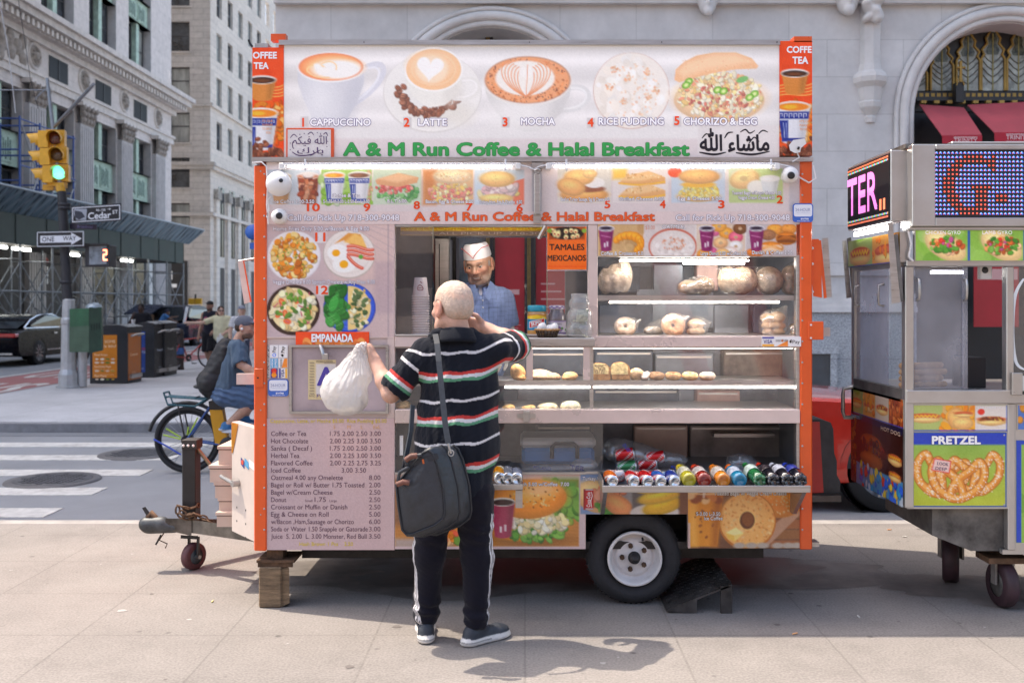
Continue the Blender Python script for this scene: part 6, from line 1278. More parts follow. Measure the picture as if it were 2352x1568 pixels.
 # ===== food and drink on the cart
CR=vmat('crust',rough=.65,bump=.6,bscale=80,var=.17,vscale=38)
wrap=glassmat('clear_wrap',refl=.14,rough=.16,haze=.13,hcol=(.88,.84,.80));paper=mat('paper_white',(.62,.58,.57),.7,var=.03)
def crust_col(V,c0,c1,z0,z1,seed=0,sc=50):
 t=np.clip((V[:,2]-z0)/(z1-z0+1e-6),0,1);t=np.clip(t+.25*n3(V,sc,seed),0,1)[:,None]
 return np.array(c0)*(1-t)+np.array(c1)*t
def ditem(name,label,cat,prims,vox,c0,c1,group=None,k=.015,cuts=(),nz=.0,seed=0,wrapper=None):
 post=(lambda P,D:D+nz*n3(P,70,seed))if nz else None
 if wrapper is None:c0,c1=np.clip(np.array(c0)*1.3,0,.85),np.clip(np.array(c1)*1.25,0,.85)
 V,Fq=sdf_mesh(prims,vox,k,cuts,post,pad=.012);mb=MB();mb.add(V,Fq,CR,crust_col(V,c0,c1,V[:,2].min(),V[:,2].max(),seed),True)
 o=solo(mb,name,label,cat,group)
 if wrapper is not None:
  V,Fq=sdf_mesh(wrapper,vox*1.3,.05,(),lambda P,D:D+.007*np.abs(n3(P,32,seed+3))+.003*n3(P,90,seed+5),pad=.03);m=MB();m.add(V,Fq,wrap,smooth=True);m.build('wrapper',o)
 return o
def at(x,y,dY):return np.array(W(x,y,Y0+dY))
PXM=lambda px,dY=0:px*(Y0+dY)/F
def bag(x0,x1,y0,y1,dY,rolls,lab,c0=(.66,.46,.31),c1=(.82,.64,.48),knot=None,seed=1,name='bread_bag'):
 """rolls: list of (x,y,rx,ry) in pixels; a plastic bag is drawn round them"""
 pr=[el(tuple(at(x,y,dY)),(PXM(rx,dY),PXM((rx+ry)/2,dY),PXM(ry,dY)))for x,y,rx,ry in rolls]
 wr=[el(tuple(at(x,y,dY)),(PXM(rx+2.5,dY),PXM((rx+ry)/2+2.5,dY),PXM(ry+2.5,dY)))for x,y,rx,ry in rolls]
 if knot:wr.append(rc(tuple(at(*knot[:2],dY)),tuple(at((x0+x1)/2,(y0+y1)/2,dY)),.012,PXM(min(x1-x0,y1-y0)*.38)))
 return ditem(name,lab,'bread',pr,.006,c0,c1,'wrapped bread on the shelves',.008,nz=.002,seed=seed,wrapper=wr)
bag(1376,1452,590,677,.2,[(1432,634,20,38),(1412,640,22,34),(1392,646,18,30)],'long bag of pale rolls at the left end of the upper shelf',seed=1)
bag(1655,1735,615,677,.2,[(1672,642,24,30),(1705,644,34,32)],'pair of big round rolls in clear wrap on the upper shelf',(.68,.46,.28),(.84,.65,.46),(1655,618),seed=2)
bag(1735,1798,612,677,.2,[(1766,644,32,32)],'single big round roll in clear wrap, right of the pair on the upper shelf',(.66,.44,.27),(.83,.63,.44),(1738,620),seed=3)
bag(1798,1833,610,677,.2,[(1816,628,20,19),(1816,660,20,17)],'two stacked rolls in wrap at the right end of the upper shelf',(.60,.37,.19),(.76,.53,.32),(1822,608),seed=4)
b=bag(1560,1645,640,677,.2,[(1585,660,28,17),(1618,657,22,21)],'bagged wheat loaf with dark printed lettering on the upper shelf',(.30,.17,.09),(.46,.29,.17),(1566,668),seed=5)
mb=MB();f=frF(0,Y0+.2-PXM(26));text(mb,'PULLMAN',f,1602,660,6.5,(.18,.1,.06),PRINT,w=32,bold=.02,rot=-.03);text(mb,'WHEAT BREAD',f,1595,671,6.5,(.18,.1,.06),PRINT,w=44,bold=.02,rot=-.03);text(mb,'FOODSERVICE',f,1599,650,3.5,(.25,.15,.1),PRINT,w=34);mb.build('bag_print',b)
def torus(c,Rr,r,tilt):
 c=np.array(c);M=np.array(tilt.to_3x3())
 def f(P):Q=(P-c)@M;return np.hypot(np.hypot(Q[:,0],Q[:,1])-Rr,Q[:,2])-r
 f.bb=(c-Rr-r,c+Rr+r);return f
def donut(x,y,rx,ry,dY,lab,c0,c1,tilt=70,wrapped=True,seed=1,group='wrapped bread on the shelves'):
 r=PXM(rx)*.42;c=at(x,y,dY);t=torus(c,PXM(rx)-r,r,eul(tilt,0,0));wr=[(el(tuple(c),(PXM(rx+4),PXM(rx)*.55,PXM(ry+5))),.01),(rc(tuple(at(x+rx*.5,y-ry*.5,dY)),tuple(at(x+rx+8,y-ry*.8,dY)),.02,.008),.03)]
 return ditem('donut' if not wrapped else 'wrapped_bagel',lab,'bagel' if wrapped else 'donut',[(t,.01)],.004,c0,c1,group,nz=.0015,seed=seed,wrapper=wr if wrapped else None)
donut(1436,750,26,20,.2,'wrapped glazed ring bagel at the left of the middle shelf',(.52,.33,.22),(.74,.56,.46),55,seed=6)
donut(1546,747,28,26,.16,'large wrapped bagel facing out in the middle of the middle shelf',(.60,.30,.16),(.72,.42,.25),80,seed=7)
bag(1478,1530,735,770,.25,[(1500,759,22,10)],'flat bun in loose wrap between the two wrapped bagels',(.46,.32,.22),(.62,.5,.4),(1515,735),seed=8)
bag(1575,1635,725,770,.2,[(1598,744,20,12),(1598,761,21,10)],'two small buns stacked in one wrap beside the large bagel',(.62,.36,.18),(.74,.52,.34),(1630,740),seed=9)
bag(1748,1812,708,768,.2,[(1762,730,16,12),(1786,728,18,13),(1764,748,16,8),(1788,748,17,8),(1764,762,15,7),(1788,762,16,7)],'wrapped heap of brown muffins at the right of the middle shelf',(.36,.20,.09),(.58,.36,.18),(1806,704),seed=10)
bag(1812,1832,742,768,.22,[(1824,750,11,8),(1824,763,11,6)],'small wrapped buns at the far right of the middle shelf',(.36,.20,.09),(.55,.34,.18),seed=11)
G2='pastries on the open shelf'
ditem('bread_roll','shiny brown plaited roll beside the customer\'s right elbow','roll',[el(tuple(at(1190,856,.12)),(.042,.05,.042)),el(tuple(at(1186,848,.1)),(.03,.04,.03)),el(tuple(at(1196,868,.08)),(.03,.03,.016))],.004,(.42,.19,.05),(.66,.38,.15),G2,seed=12)
ditem('danish','wide flat sugared danish behind the service stand legs','danish',[el(tuple(at(1245,864,.15)),(.092,.07,.024)),el(tuple(at(1240,856,.15)),(.055,.05,.02)),el(tuple(at(1272,866,.12)),(.04,.05,.018))],.005,(.50,.28,.14),(.72,.50,.36),G2,nz=.003,seed=13)
ditem('bun','small golden bun between the danish and the cake slices','bun',[el(tuple(at(1310,863,.12)),(.042,.045,.024)),el(tuple(at(1302,868,.1)),(.028,.03,.013))],.004,(.50,.25,.09),(.70,.44,.22),G2,seed=14)
def cake(x0,x1,yt,ym,yb,lab,swirl):
 dY=.08;mb=MB();n=14;k=(Y0+dY)/F;rs=np.random.RandomState(x0)
 tops=[(x0+(x1-x0)*i/n,yt+(ym-yt)*.55*(1-(1-abs(2*i/n-1)**2.4)**.5)+rs.uniform(-.6,.6))for i in range(n+1)]
 poly=[(x0+1,yb),(x1-1,yb)]+tops[::-1]
 mb.prism([((u-CX)*k,CAMZ-(v-HZ)*k)for u,v in poly],lambda u,v,t:(u,Y0+dY+t,v),.09,CR,(.42,.20,.07))
 face=[(x0+3,ym),(x1-3,ym)]+[(min(max(u,x0+3),x1-3),v+2)for u,v in tops[::-1]]
 q=Canvas(x0,yt,x1,ym,(.85,.76,.55),step=1.3);q.noise(.05,7);
 if swirl:
  for i in range(7):q.bez([(x0+6+5*i,ym-2),(x0+14+4*i,yt+10),(x0+4+6*i,yt+12),(x0+18+4*i,yt+4)],1.6,(.30,.2,.14),a=.8)
 V=[frF(-dY+.001)(u,v,0)for u,v in face];
 def cutcol(u,v):
  i=int(np.clip((u-x0)/(x1-x0)*(q.X.shape[1]-1),0,q.X.shape[1]-1));j=int(np.clip((v-yt)/(ym-yt)*(q.X.shape[0]-1),0,q.X.shape[0]-1));return lin(np.clip(q.c[j,i],0,1))
 m=22;P=[];C=[];Fq=[]
 for i in range(m+1):
  u=x0+2.5+(x1-x0-5)*i/m;top=np.interp(u,[a for a,_ in tops],[b for _,b in tops])+1.5
  for j in range(13):v=top+(ym-top)*j/12;P.append(frF(-dY+.001)(u,v,0));C.append(cutcol(u,v))
 for i in range(m):
  for j in range(12):a=i*13+j;Fq.append((a,a+1,a+14,a+13))
 mb.add(P,Fq,CR,C);return solo(mb,'cake_slice',lab,'cake',G2)
cake(1352,1403,835,861,873,'thick slice of marbled pound cake on the open shelf',True);cake(1404,1448,833,862,872,'thick slice of plain yellow pound cake on the open shelf',False)
ditem('muffin','small crumbly muffin right of the cake slices','muffin',[rc(tuple(at(1462,870,.1)),tuple(at(1462,860,.1)),.026,.034),el(tuple(at(1462,856,.1)),(.04,.04,.018))],.0035,(.46,.26,.11),(.62,.42,.25),G2,nz=.004,seed=15)
ditem('cruller','knobbly sugared pastry twist between the muffin and the donuts','pastry',[el(tuple(at(1481,866,.08)),(.02,.03,.016)),el(tuple(at(1475,858,.1)),(.014,.02,.014)),el(tuple(at(1487,858,.1)),(.014,.02,.014))],.003,(.5,.38,.33),(.66,.55,.5),G2,nz=.004,seed=16)
for x,c0,c1,lab in((1508,(.42,.22,.10),(.20,.11,.06),'chocolate topped donut, leftmost of the four donuts'),(1546,(.55,.32,.14),(.34,.18,.09),'brown glazed donut, second of the four donuts'),(1585,(.62,.36,.15),(.74,.48,.24),'pale golden donut, third of the four donuts'),(1625,(.58,.27,.10),(.80,.62,.52),'sugared orange donut, rightmost of the four donuts')):
 donut(x,863,19,9,.1,lab,c0,c1,8,False,x,G2)
G3='buns on the display floor'
for x,rx,rz,lab,c1 in((1258,25,11,'pale flaky bun low in the display under the service stand',(.78,.62,.42)),(1310,25,15,'tall pale bun at the bottom of the display, left of the steel post',(.80,.66,.46)),(1167,15,7,'small orange bun half hidden behind the customer at the display bottom',(.70,.42,.16)),(1212,16,6,'flat orange bun at the display bottom beside the latch',(.72,.44,.18)),(925,18,15,'golden croissant in the display left of the customer',(.68,.40,.15))):
 c=at(x,937,.1);ditem('bun',lab,'bun',[el((c[0],c[1],c[2]+PXM(rz)*.1),(PXM(rx),.06,PXM(rz))),el((c[0]+.02,c[1],c[2]+PXM(rz)*.4),(PXM(rx)*.5,.05,PXM(rz)*.6))],.004,(.5,.28,.12),c1,G3,nz=.003,seed=x)
 # ---- stack of paper cups
cupm=mat('paper_cup',(.62,.50,.48),.6,var=.04);cupt=None
base=Vector(at(966,773,.13))
for i in range(17):
 z=base.z+.0137*i
 if i==0 or i==16:
  t=thing('paper_cup','paper cup nested upside down in the stack behind the left window pane' if i==0 else 'topmost upside down paper cup of the stack, with a red emblem','cup',(base.x,base.y,z),'stacked paper cups')
  mb=MB();mb.lathe([(.046,0),(.034,.105),(.0001,.106)],(base.x,base.y,z),(0,0,1),cupm,24);mb.build('cup_wall',t);m_=MB();m_.lathe([(.046,0),(.050,.001),(.051,.004),(.049,.007),(.0455,.006)],(base.x,base.y,z),(0,0,1),mat('cup_rim',(.7,.6,.58),.5,var=.03),24);m_.build('rim',t)
  if i==0:cupt=t
  else:
   m_=MB();f=lambda u,v,q:(base.x+(u-966)*.0023,base.y-math.sqrt(max(0,.0415**2-((u-966)*.0023)**2))-.0012,z+.055-v*.0023)
   stroke(m_,f,[(960,2),(966,-4),(973,2),(972,8),(962,8),(960,2)],.8,2,(.55,.28,.3),PRINT,5);stroke(m_,f,[(961,4),(972,3)],.8,1.6,(.55,.28,.3),PRINT,5);stroke(m_,f,[(967,-12),(972,-8)],.8,2,(.55,.28,.3),PRINT,5);m_.build('emblem',t)
 else:copy_tree(cupt,(base.x,base.y,z))
 # ---- jars, eggs, tips
def jar(name,lab,c,prof,m,lidprof,lidm,lab_r,lab_z,paint,texts,lidcol=None):
 t=thing(name,lab,'jar',tuple(c));mb=MB();mb.lathe(prof,c,(0,0,1),m,32);mb.build('jar_body',t)
 mb=MB();mb.lathe(lidprof,c,(0,0,1),lidm,32);mb.build('lid',t)
 if paint is not None:
  z0,z1=lab_z;n=40;mb=MB()
  hw=lab_r*math.radians(75)
  fr=lambda u,v,q:(c[0]+(lab_r+.0004+q)*np.sin(u/lab_r),c[1]-(lab_r+.0004+q)*np.cos(u/lab_r),c[2]+z1-v)
  cv=Canvas(-hw,0,hw,z1-z0,(1,1,1),step=.0022);paint(cv,hw,z1-z0);cv.put(mb,fr,PRG)
  for s_,u,v,cap,col,w_,rot,bold in texts:text(mb,s_,fr,u,v,cap,col,PRG,w=w_,rot=rot,bold=bold,t=.0006)
  mb.build('label',t)
 return t
def pbl(cv,hw,h):
 cv.c[:]=(.16,.52,.66);cv.rect(-hw,0,hw,h*.12,(.80,.55,.28));cv.rect(-hw,h*.78,hw,h,(.80,.58,.32));cv.poly([(-hw,h*.12),(0,h*.05),(hw,h*.15),(hw,h*.26),(-hw,h*.24)],(.95,.80,.25));cv.poly([(-hw*.7,h*.38),(hw*.7,h*.18),(hw*.7,h*.52),(-hw*.7,h*.70)],(.92,.92,.92));cv.poly([(-hw*.62,h*.42),(hw*.62,h*.22),(hw*.62,h*.48),(-hw*.62,h*.66)],(.80,.16,.16));cv.ell(.006,h*.72,.022,.007,(.85,.92,.95));cv.ell(hw*.5,h*.62,.01,.01,(.2,.5,.8))
c=Vector(at(1233,773,.12))
jar('peanut_butter_jar','peanut butter jar with turquoise lid and red lettering on the window sill',c,[(.0001,0),(.05,.002),(.053,.01),(.053,.125),(.047,.138),(.042,.142)],mat('peanut_butter',(.55,.30,.12),.3,var=.1,coat=.4),[(.049,.138),(.051,.14),(.051,.165),(.047,.172),(.0001,.173)],mat('turquoise_lid',(.02,.33,.45),.4,var=.03),.0535,(.012,.125),pbl,[('SKIPPY',-.031,.066,.019,(.97,.95,.93),.062,-.22,.04),('Creamy',-.016,.087,.008,(.15,.35,.6),.034,0,.02)])
def jl(cv,hw,h):cv.c[:]=(.80,.78,.84);cv.scat(40,(-hw*.8,h*.35,hw*.5,h*.75),.003,.006,[(.35,.22,.5),(.45,.3,.6),(.28,.18,.42)],1.2);cv.scat(8,(-hw,h*.3,hw,h*.7),.004,.007,LEAF);cv.rect(-hw,h*.78,hw,h,(.25,.16,.48));cv.rect(-hw,0,hw,h*.06,(.4,.3,.6))
c=Vector(at(1279,773,.14));jt=jar('jelly_jar','grape jelly jar with checkered purple lid beside the peanut butter',c,[(.0001,0),(.046,.002),(.05,.01),(.051,.09),(.048,.118),(.037,.138),(.036,.15)],mat('grape_jelly',(.06,.05,.09),.15,var=.3,scale=20,coat=.8),[(.037,.15),(.041,.152),(.041,.168),(.039,.172),(.0001,.173)],mat('lid_white',(.62,.58,.70),.5),.0517,(.008,.088),jl,[("SMUCKER'S",-.026,.022,.009,(.3,.2,.4),.052,0,.02),('Concord Grape',-.033,.077,.009,(.93,.92,.95),.062,0,.02)])
mb=MB();
for k in range(16):
 a=2*math.pi*k/16
 for j in range(2):
  if(k+j)%2:p=c+Vector((.0415*math.cos(a),.0415*math.sin(a),.157+.008*j));mb.bar(p-Vector((-math.sin(a),math.cos(a),0))*.008,p+Vector((-math.sin(a),math.cos(a),0))*.008,.002,.008,mat('lid_violet',(.16,.09,.35),.5,var=0))
mb.build('lid_check',jt)
c=Vector(W(1331,776,Y0-.09));tip=thing('tip_jar','clear bulging plastic tip jar holding banknotes on the service stand','jar',tuple(c))
mb=MB();prof=[(.0001,.002),(.062,.003),(.070,.02),(.072,.045),(.066,.068),(.056,.08),(.062,.092),(.066,.112),(.062,.135),(.050,.15),(.047,.156),(.052,.166),(.054,.185),(.05,.2),(.044,.207),(.043,.222),(.046,.224),(.046,.232),(.042,.234)]
mb.lathe(prof,c,(0,0,1),glassmat('clear_plastic',tint=(.95,.95,.94),refl=.09,rough=.05,haze=.16,hcol=(.8,.78,.76)),32);mb.build('jar_body',tip)
note=mat('banknote',(.36,.37,.27),.8,var=.3,scale=60)
for k in range(9):
 a,z,tl=rnd.uniform(0,3.1),.012+.011*k,rnd.uniform(-.5,.5)
 p=c+Vector((rnd.uniform(-.02,.02),rnd.uniform(-.02,.02),z));d=Vector((math.cos(a),math.sin(a),tl)).normalized();s_=d.cross(Vector((0,0,1))).normalized()*.018;q=d*.034;up=Vector((0,0,.006))
 mb=MB();mb.add([p-q-s_,p-s_+up,p+q-s_,p+q+s_,p+s_+up,p-q+s_],[(0,1,4,5),(1,2,3,4)],note);solo(mb,'banknote','crumpled banknote inside the clear tip jar','money','banknotes in the tip jar')
p=c+Vector((.01,-.045,.12));mb=MB();mb.add([p+Vector(q)for q in((-.03,0,-.035),(.03,.005,-.03),(.035,.0,.03),(-.025,.004,.028))],[(0,1,2,3)],note);solo(mb,'banknote','folded banknote standing upright against the front of the tip jar','money','banknotes in the tip jar')
c=Vector(W(1257,776,Y0-.09));bk=thing('egg_basket','small dark woven basket with white eggs on the service stand','basket',tuple(c));wick=mat('wicker',(.06,.035,.02),.7,var=.3,scale=30);wick2=mat('wicker_light',(.40,.22,.09),.7,var=.3,scale=30)
mb=MB()
for k in range(20):
 a=2*math.pi*k/20;mb.tube([c+Vector((.045*math.cos(a),.035*math.sin(a),.004)),c+Vector((.062*math.cos(a),.046*math.sin(a),.042))],.0035,wick,5)
for j in range(4):rr=.046+.0045*j;mb.tube([c+Vector(((rr+.002*(k%2))*math.cos(k*.157),rr*.75*math.sin(k*.157),.008+.009*j))for k in range(40)],.003,wick,5,closed=True)
mb.lathe([(.0001,.003),(.046,.004)],c,(0,0,1),wick,20);mb.build('basket_wall',bk)
mb=MB();mb.tube([c+Vector((.065*math.cos(k*.157),.049*math.sin(k*.157),.043+.002*(k%2)))for k in range(40)],.0055,wick2,6,closed=True);mb.build('rim',bk)
egm=mat('egg_white',(.78,.76,.74),.4,var=.02)
for dx,dy,dz,lab in((-.03,-.005,.055,'white egg at the left of the basket'),(.034,-.005,.052,'white egg at the right of the basket'),(.003,.01,.042,'white egg low between the other two eggs in the basket')):
 mb=MB();p=c+Vector((dx,dy,dz));mb.lathe([(.0001,-.027),(.012,-.024),(.02,-.013),(.0225,0),(.02,.014),(.011,.026),(.0001,.031)],p,(.5,.1,.8),egm,20);solo(mb,'egg',lab,'egg','eggs in the basket')
 # ---- cans and bottles on the tray
alu=mat('can_aluminium',(.70,.70,.71),.25,metal=.9,var=.04)
def can(p,d,cols,lab,group,name='drink_can',txt_=None):
 p,d=Vector(p),Vector(d).normalized();t=thing(name,lab,'can',tuple(p),group);mb=MB()
 V=[(.0325,.012),(.0335,.02),(.0335,.05),(.0335,.08),(.0335,.1),(.0325,.108)]
 a=d.orthogonal().normalized();b=d.cross(a);P=[];C=[];n=28;hs=np.linspace(.012,.108,13)
 for h in hs:
  r=.0335 if .016<h<.104 else .032
  for k in range(n):
   an=2*math.pi*k/n;P.append(p+d*h+(a*math.cos(an)+b*math.sin(an))*r);s_=math.sin(an*2+h*60);C.append(lin(cols[0]if s_>-.2 else cols[1]if s_>-.75 else cols[2]))
 mb.add(P,[(i*n+k,i*n+(k+1)%n,(i+1)*n+(k+1)%n,(i+1)*n+k)for i in range(12)for k in range(n)],vmat('can_print',rough=.25,metal=.35),C,True);mb.build('can_wall',t)
 mb=MB();mb.lathe([(.0001,.010),(.018,.006),(.022,0),(.0255,.0),(.0325,.012)],p,d,alu,28);mb.build('can_end',t);mb=MB();mb.lathe([(.0325,.108),(.027,.116),(.025,.116),(.024,.112),(.0001,.112)],p,d,alu,28);mb.build('can_end',t);return t
GC='cans lying on the drinks tray'
ct=lambda x,y,dY=.03:Vector(W(x,y,YT0+dY))
for x,y,cols,lab in((1408,1107,((.93,.45,.12),(.85,.25,.1),(.95,.9,.85)),'orange drink can, leftmost at the front of the wide tray'),(1457,1108,((.80,.12,.14),(.93,.9,.9),(.7,.7,.72)),'red and white drink can, second from the left on the wide tray'),(1489,1109,((.78,.10,.12),(.85,.2,.2),(.9,.88,.88)),'all red drink can in the middle of the row on the wide tray'),(1519,1108,((.20,.42,.75),(.82,.18,.2),(.92,.92,.93)),'blue and red drink can on the wide tray, second can from the bottles'),(1551,1108,((.16,.24,.58),(.3,.4,.7),(.85,.85,.9)),'dark blue drink can next to the yellow bottle')):
 p=ct(x,y);can((p.x,p.y,TZ+.0345),(-.10,1,.16),cols,lab,GC)
p=ct(1385,1090,.2);can((xa+.02,YT0+.19,TZ+.036),(1,.1,.02),((.78,.76,.77),(.75,.15,.2),(.9,.88,.88)),'silver and red can lying crosswise at the left end of the wide tray',GC)
for x,cols,lab in((1452,((.80,.14,.16),(.88,.82,.8),(.85,.3,.3)),'red ginger drink can lying crosswise behind the red cans'),(1512,((.20,.5,.32),(.8,.8,.8),(.2,.4,.6)),'green drink can lying crosswise behind the blue cans')):
 p=ct(x,1085,.17);can((p.x,YT0+.17,TZ+.034),(1,-.1,.02),cols,lab,GC)
for x,y,cols,lab in((1149,1104,((.93,.6,.15),(.9,.75,.3),(.9,.9,.85)),'yellow drink can on the small tray right beside the customer'),(1167,1106,((.55,.56,.6),(.75,.75,.78),(.35,.36,.42)),'plain silver can in the middle of the small tray'),(1187,1105,((.60,.62,.70),(.8,.8,.84),(.4,.42,.5)),'silver blue can at the right end of the small tray')):
 p=W(x,y,YS0+.03);can((p.x,p.y,zs2+.034),(-.06,1,.25 if x<1175 else .15),cols,lab,'cans on the small tray')
def bottle(x,y,liq,capc,label_c,lab,cola=False,txt_=None):
 p=ct(x,y,.035);p.z=TZ+.039;d=Vector((-.14,1,.22)).normalized();t=thing('drink_bottle',lab,'bottle',tuple(p),'bottles lying on the drinks tray')
 lm=mat('liquid_%s'%capc.__hash__()if False else 'drink_%d'%x,liq,.06,var=.05,spec=.7,coat=1.0)
 if cola:prof=[(.0001,.014),(.012,.012),(.022,.0),(.030,.002),(.035,.02),(.036,.06),(.034,.085),(.036,.12),(.034,.15),(.02,.19),(.0135,.205),(.0135,.215)]
 else:prof=[(.0001,.012),(.02,.008),(.03,.0),(.036,.004),(.038,.015),(.038,.05),(.035,.06),(.037,.075),(.037,.12),(.034,.14),(.022,.16),(.0185,.165),(.0185,.178)]
 mb=MB();mb.lathe(prof,p,d,lm,30);mb.build('bottle_body',t)
 if cola:
  m_=MB()
  for k in range(5):
   a=2*math.pi*k/5;u=d.orthogonal().normalized();v=d.cross(u);q=p+(u*math.cos(a)+v*math.sin(a))*.025;V,Fq=sdf_mesh([el(tuple(q+d*.006),(.011,.011,.011))],.003,.005,pad=.006);m_.add(V,Fq,lm,smooth=True)
  m_.build('bottle_base',t)
 m_=MB();h0,h1=(.09,.145)if cola else(.055,.115);m_.lathe([(.0375,h0),(.0382,h0+.002),(.0382,h1-.002),(.0375,h1)],p,d,mat('sleeve_%d'%x,tuple(lin(label_c)),.35,var=.25,scale=30),30);m_.build('label',t)
 m_=MB();hh=.215 if cola else .178;rr=.0155 if cola else .0205;m_.lathe([(rr,hh-.012),(rr,hh+.008),(rr*.9,hh+.010),(.0001,hh+.010)],p,d,mat('cap_%d'%x,tuple(lin(capc)),.4,var=.03),20);m_.build('cap',t)
for a in((1584,1107,(.52,.45,.03),(.93,.80,.1),(.72,.70,.62),'sports drink bottle full of yellow liquid'),(1619,1108,(.34,.03,.02),(.85,.25,.1),(.70,.66,.64),'sports drink bottle full of red liquid'),(1663,1106,(.72,.24,.02),(.95,.50,.1),(.74,.70,.66),'sports drink bottle full of orange liquid'),(1701,1105,(.01,.24,.42),(.95,.45,.12),(.70,.72,.76),'sports drink bottle full of blue liquid')):bottle(*a)
for a in((1746,1103,(.02,.16,.05),(.15,.55,.25),(.80,.86,.80),'green soda bottle with white label and green cap'),(1778,1102,(.012,.011,.016),(.90,.22,.12),(.20,.16,.18),'dark cola bottle with red cap, left of the dark bottles'),(1810,1101,(.013,.012,.017),(.88,.88,.9),(.78,.78,.80),'dark cola bottle with silver label, middle of the dark bottles'),(1841,1100,(.012,.012,.02),(.16,.25,.72),(.16,.22,.55),'dark cola bottle with blue cap at the right end of the tray')):bottle(*a,cola=True)
# ---- shrink-wrapped drinks behind the tray
def film(name,pts,lab,cans_,seed,txt_=None):
 ps=[el(tuple(W(x,y,Y)),(rx*Y/F,ry_,rz*Y/F))for x,y,Y,rx,ry_,rz in pts]
 V,Fq=sdf_mesh(ps,.008,.06,(),lambda P,D:D+.010*np.abs(n3(P,26,seed))+.005*n3(P,70,seed+1));mb=MB();mb.add(V,Fq,glassmat('film_wrap',refl=.16,rough=.14,haze=.10,hcol=(.85,.85,.86)),smooth=False);o=solo(mb,name,lab,'plastic wrap')
 if txt_:
  m_=MB();
  for s_,x,y,cap,c_,w_,rot,Y in txt_:text(m_,s_,frF(0,Y),x,y,cap,c_,PRINT,w=w_,rot=rot,bold=.03)
  m_.build('wrap_print',o)
film('plastic_wrap',[(1445,1040,5.52,60,.09,26),(1520,1055,5.5,60,.09,18),(1415,1025,5.55,28,.07,20)],'clear shrink wrap with blue print round red cans behind the drinks tray',0,3,[('DUER',1430,1022,7,(.2,.3,.75),24,.9,5.42),('PULL',1540,1075,7,(.15,.25,.7),36,.3,5.42)])
film('plastic_wrap',[(1292,1076,5.46,46,.05,7),(1345,1066,5.44,30,.05,14),(1235,1078,5.45,40,.04,5)],'crumpled clear wrap printed TER in blue, left of the drinks tray',0,8,[('TER',1308,1078,11,(.12,.15,.45),34,.12,5.38),('POLAND',1225,1076,7,(.15,.2,.5),40,.1,5.4)])
film('plastic_wrap',[(1700,1062,5.5,34,.06,22),(1730,1075,5.5,30,.06,12)],'small crumpled clear wrap behind the blue and green bottles',0,12)
for x,y,lab,cols in((1410,1045,'red can inside the shrink wrap, upper left',((.80,.10,.12),(.9,.85,.85),(.85,.2,.2))),(1480,1052,'red can inside the shrink wrap near its middle',((.78,.08,.1),(.9,.85,.85),(.85,.2,.2))),(1462,1068,'red can lying at the lower front of the shrink wrap',((.70,.06,.09),(.93,.9,.9),(.75,.1,.12))),(1415,1074,'green can under the shrink wrap',((.2,.5,.3),(.9,.9,.9),(.3,.6,.4)))):
 p=W(x,y,5.46);can((p.x,p.y,p.z),(1,-.15,.12),cols,lab,'cans in the shrink wrap')
 # ---- blue cooler
yc=5.62;a,b_=W(1198,1062,yc),W(1366,1010,yc);cl=thing('cool_box','blue cool box with white lid and black handle inside the lower display','cool box',((a.x+b_.x)/2,yc+.15,.72))
mb=MB();mb.box(a.x,b_.x,yc,yc+.3,.722,b_.z-.045,mat('cooler_blue',(.03,.22,.55),.45,var=.06),.02);mb.build('body',cl);mb=MB();mb.box(a.x-.008,b_.x+.008,yc-.008,yc+.308,b_.z-.045,b_.z+.012,mat('cooler_white',(.55,.57,.60),.45,var=.04),.018);mb.build('lid',cl)
mb=MB();P=[W(1268,1052,yc-.03),W(1268,1026,yc-.035),W(1276,1019,yc-.035),W(1318,1019,yc-.035),W(1326,1026,yc-.035),W(1326,1052,yc-.03)];mb.tube(P,.012,black_p,8);mb.build('handle',cl)
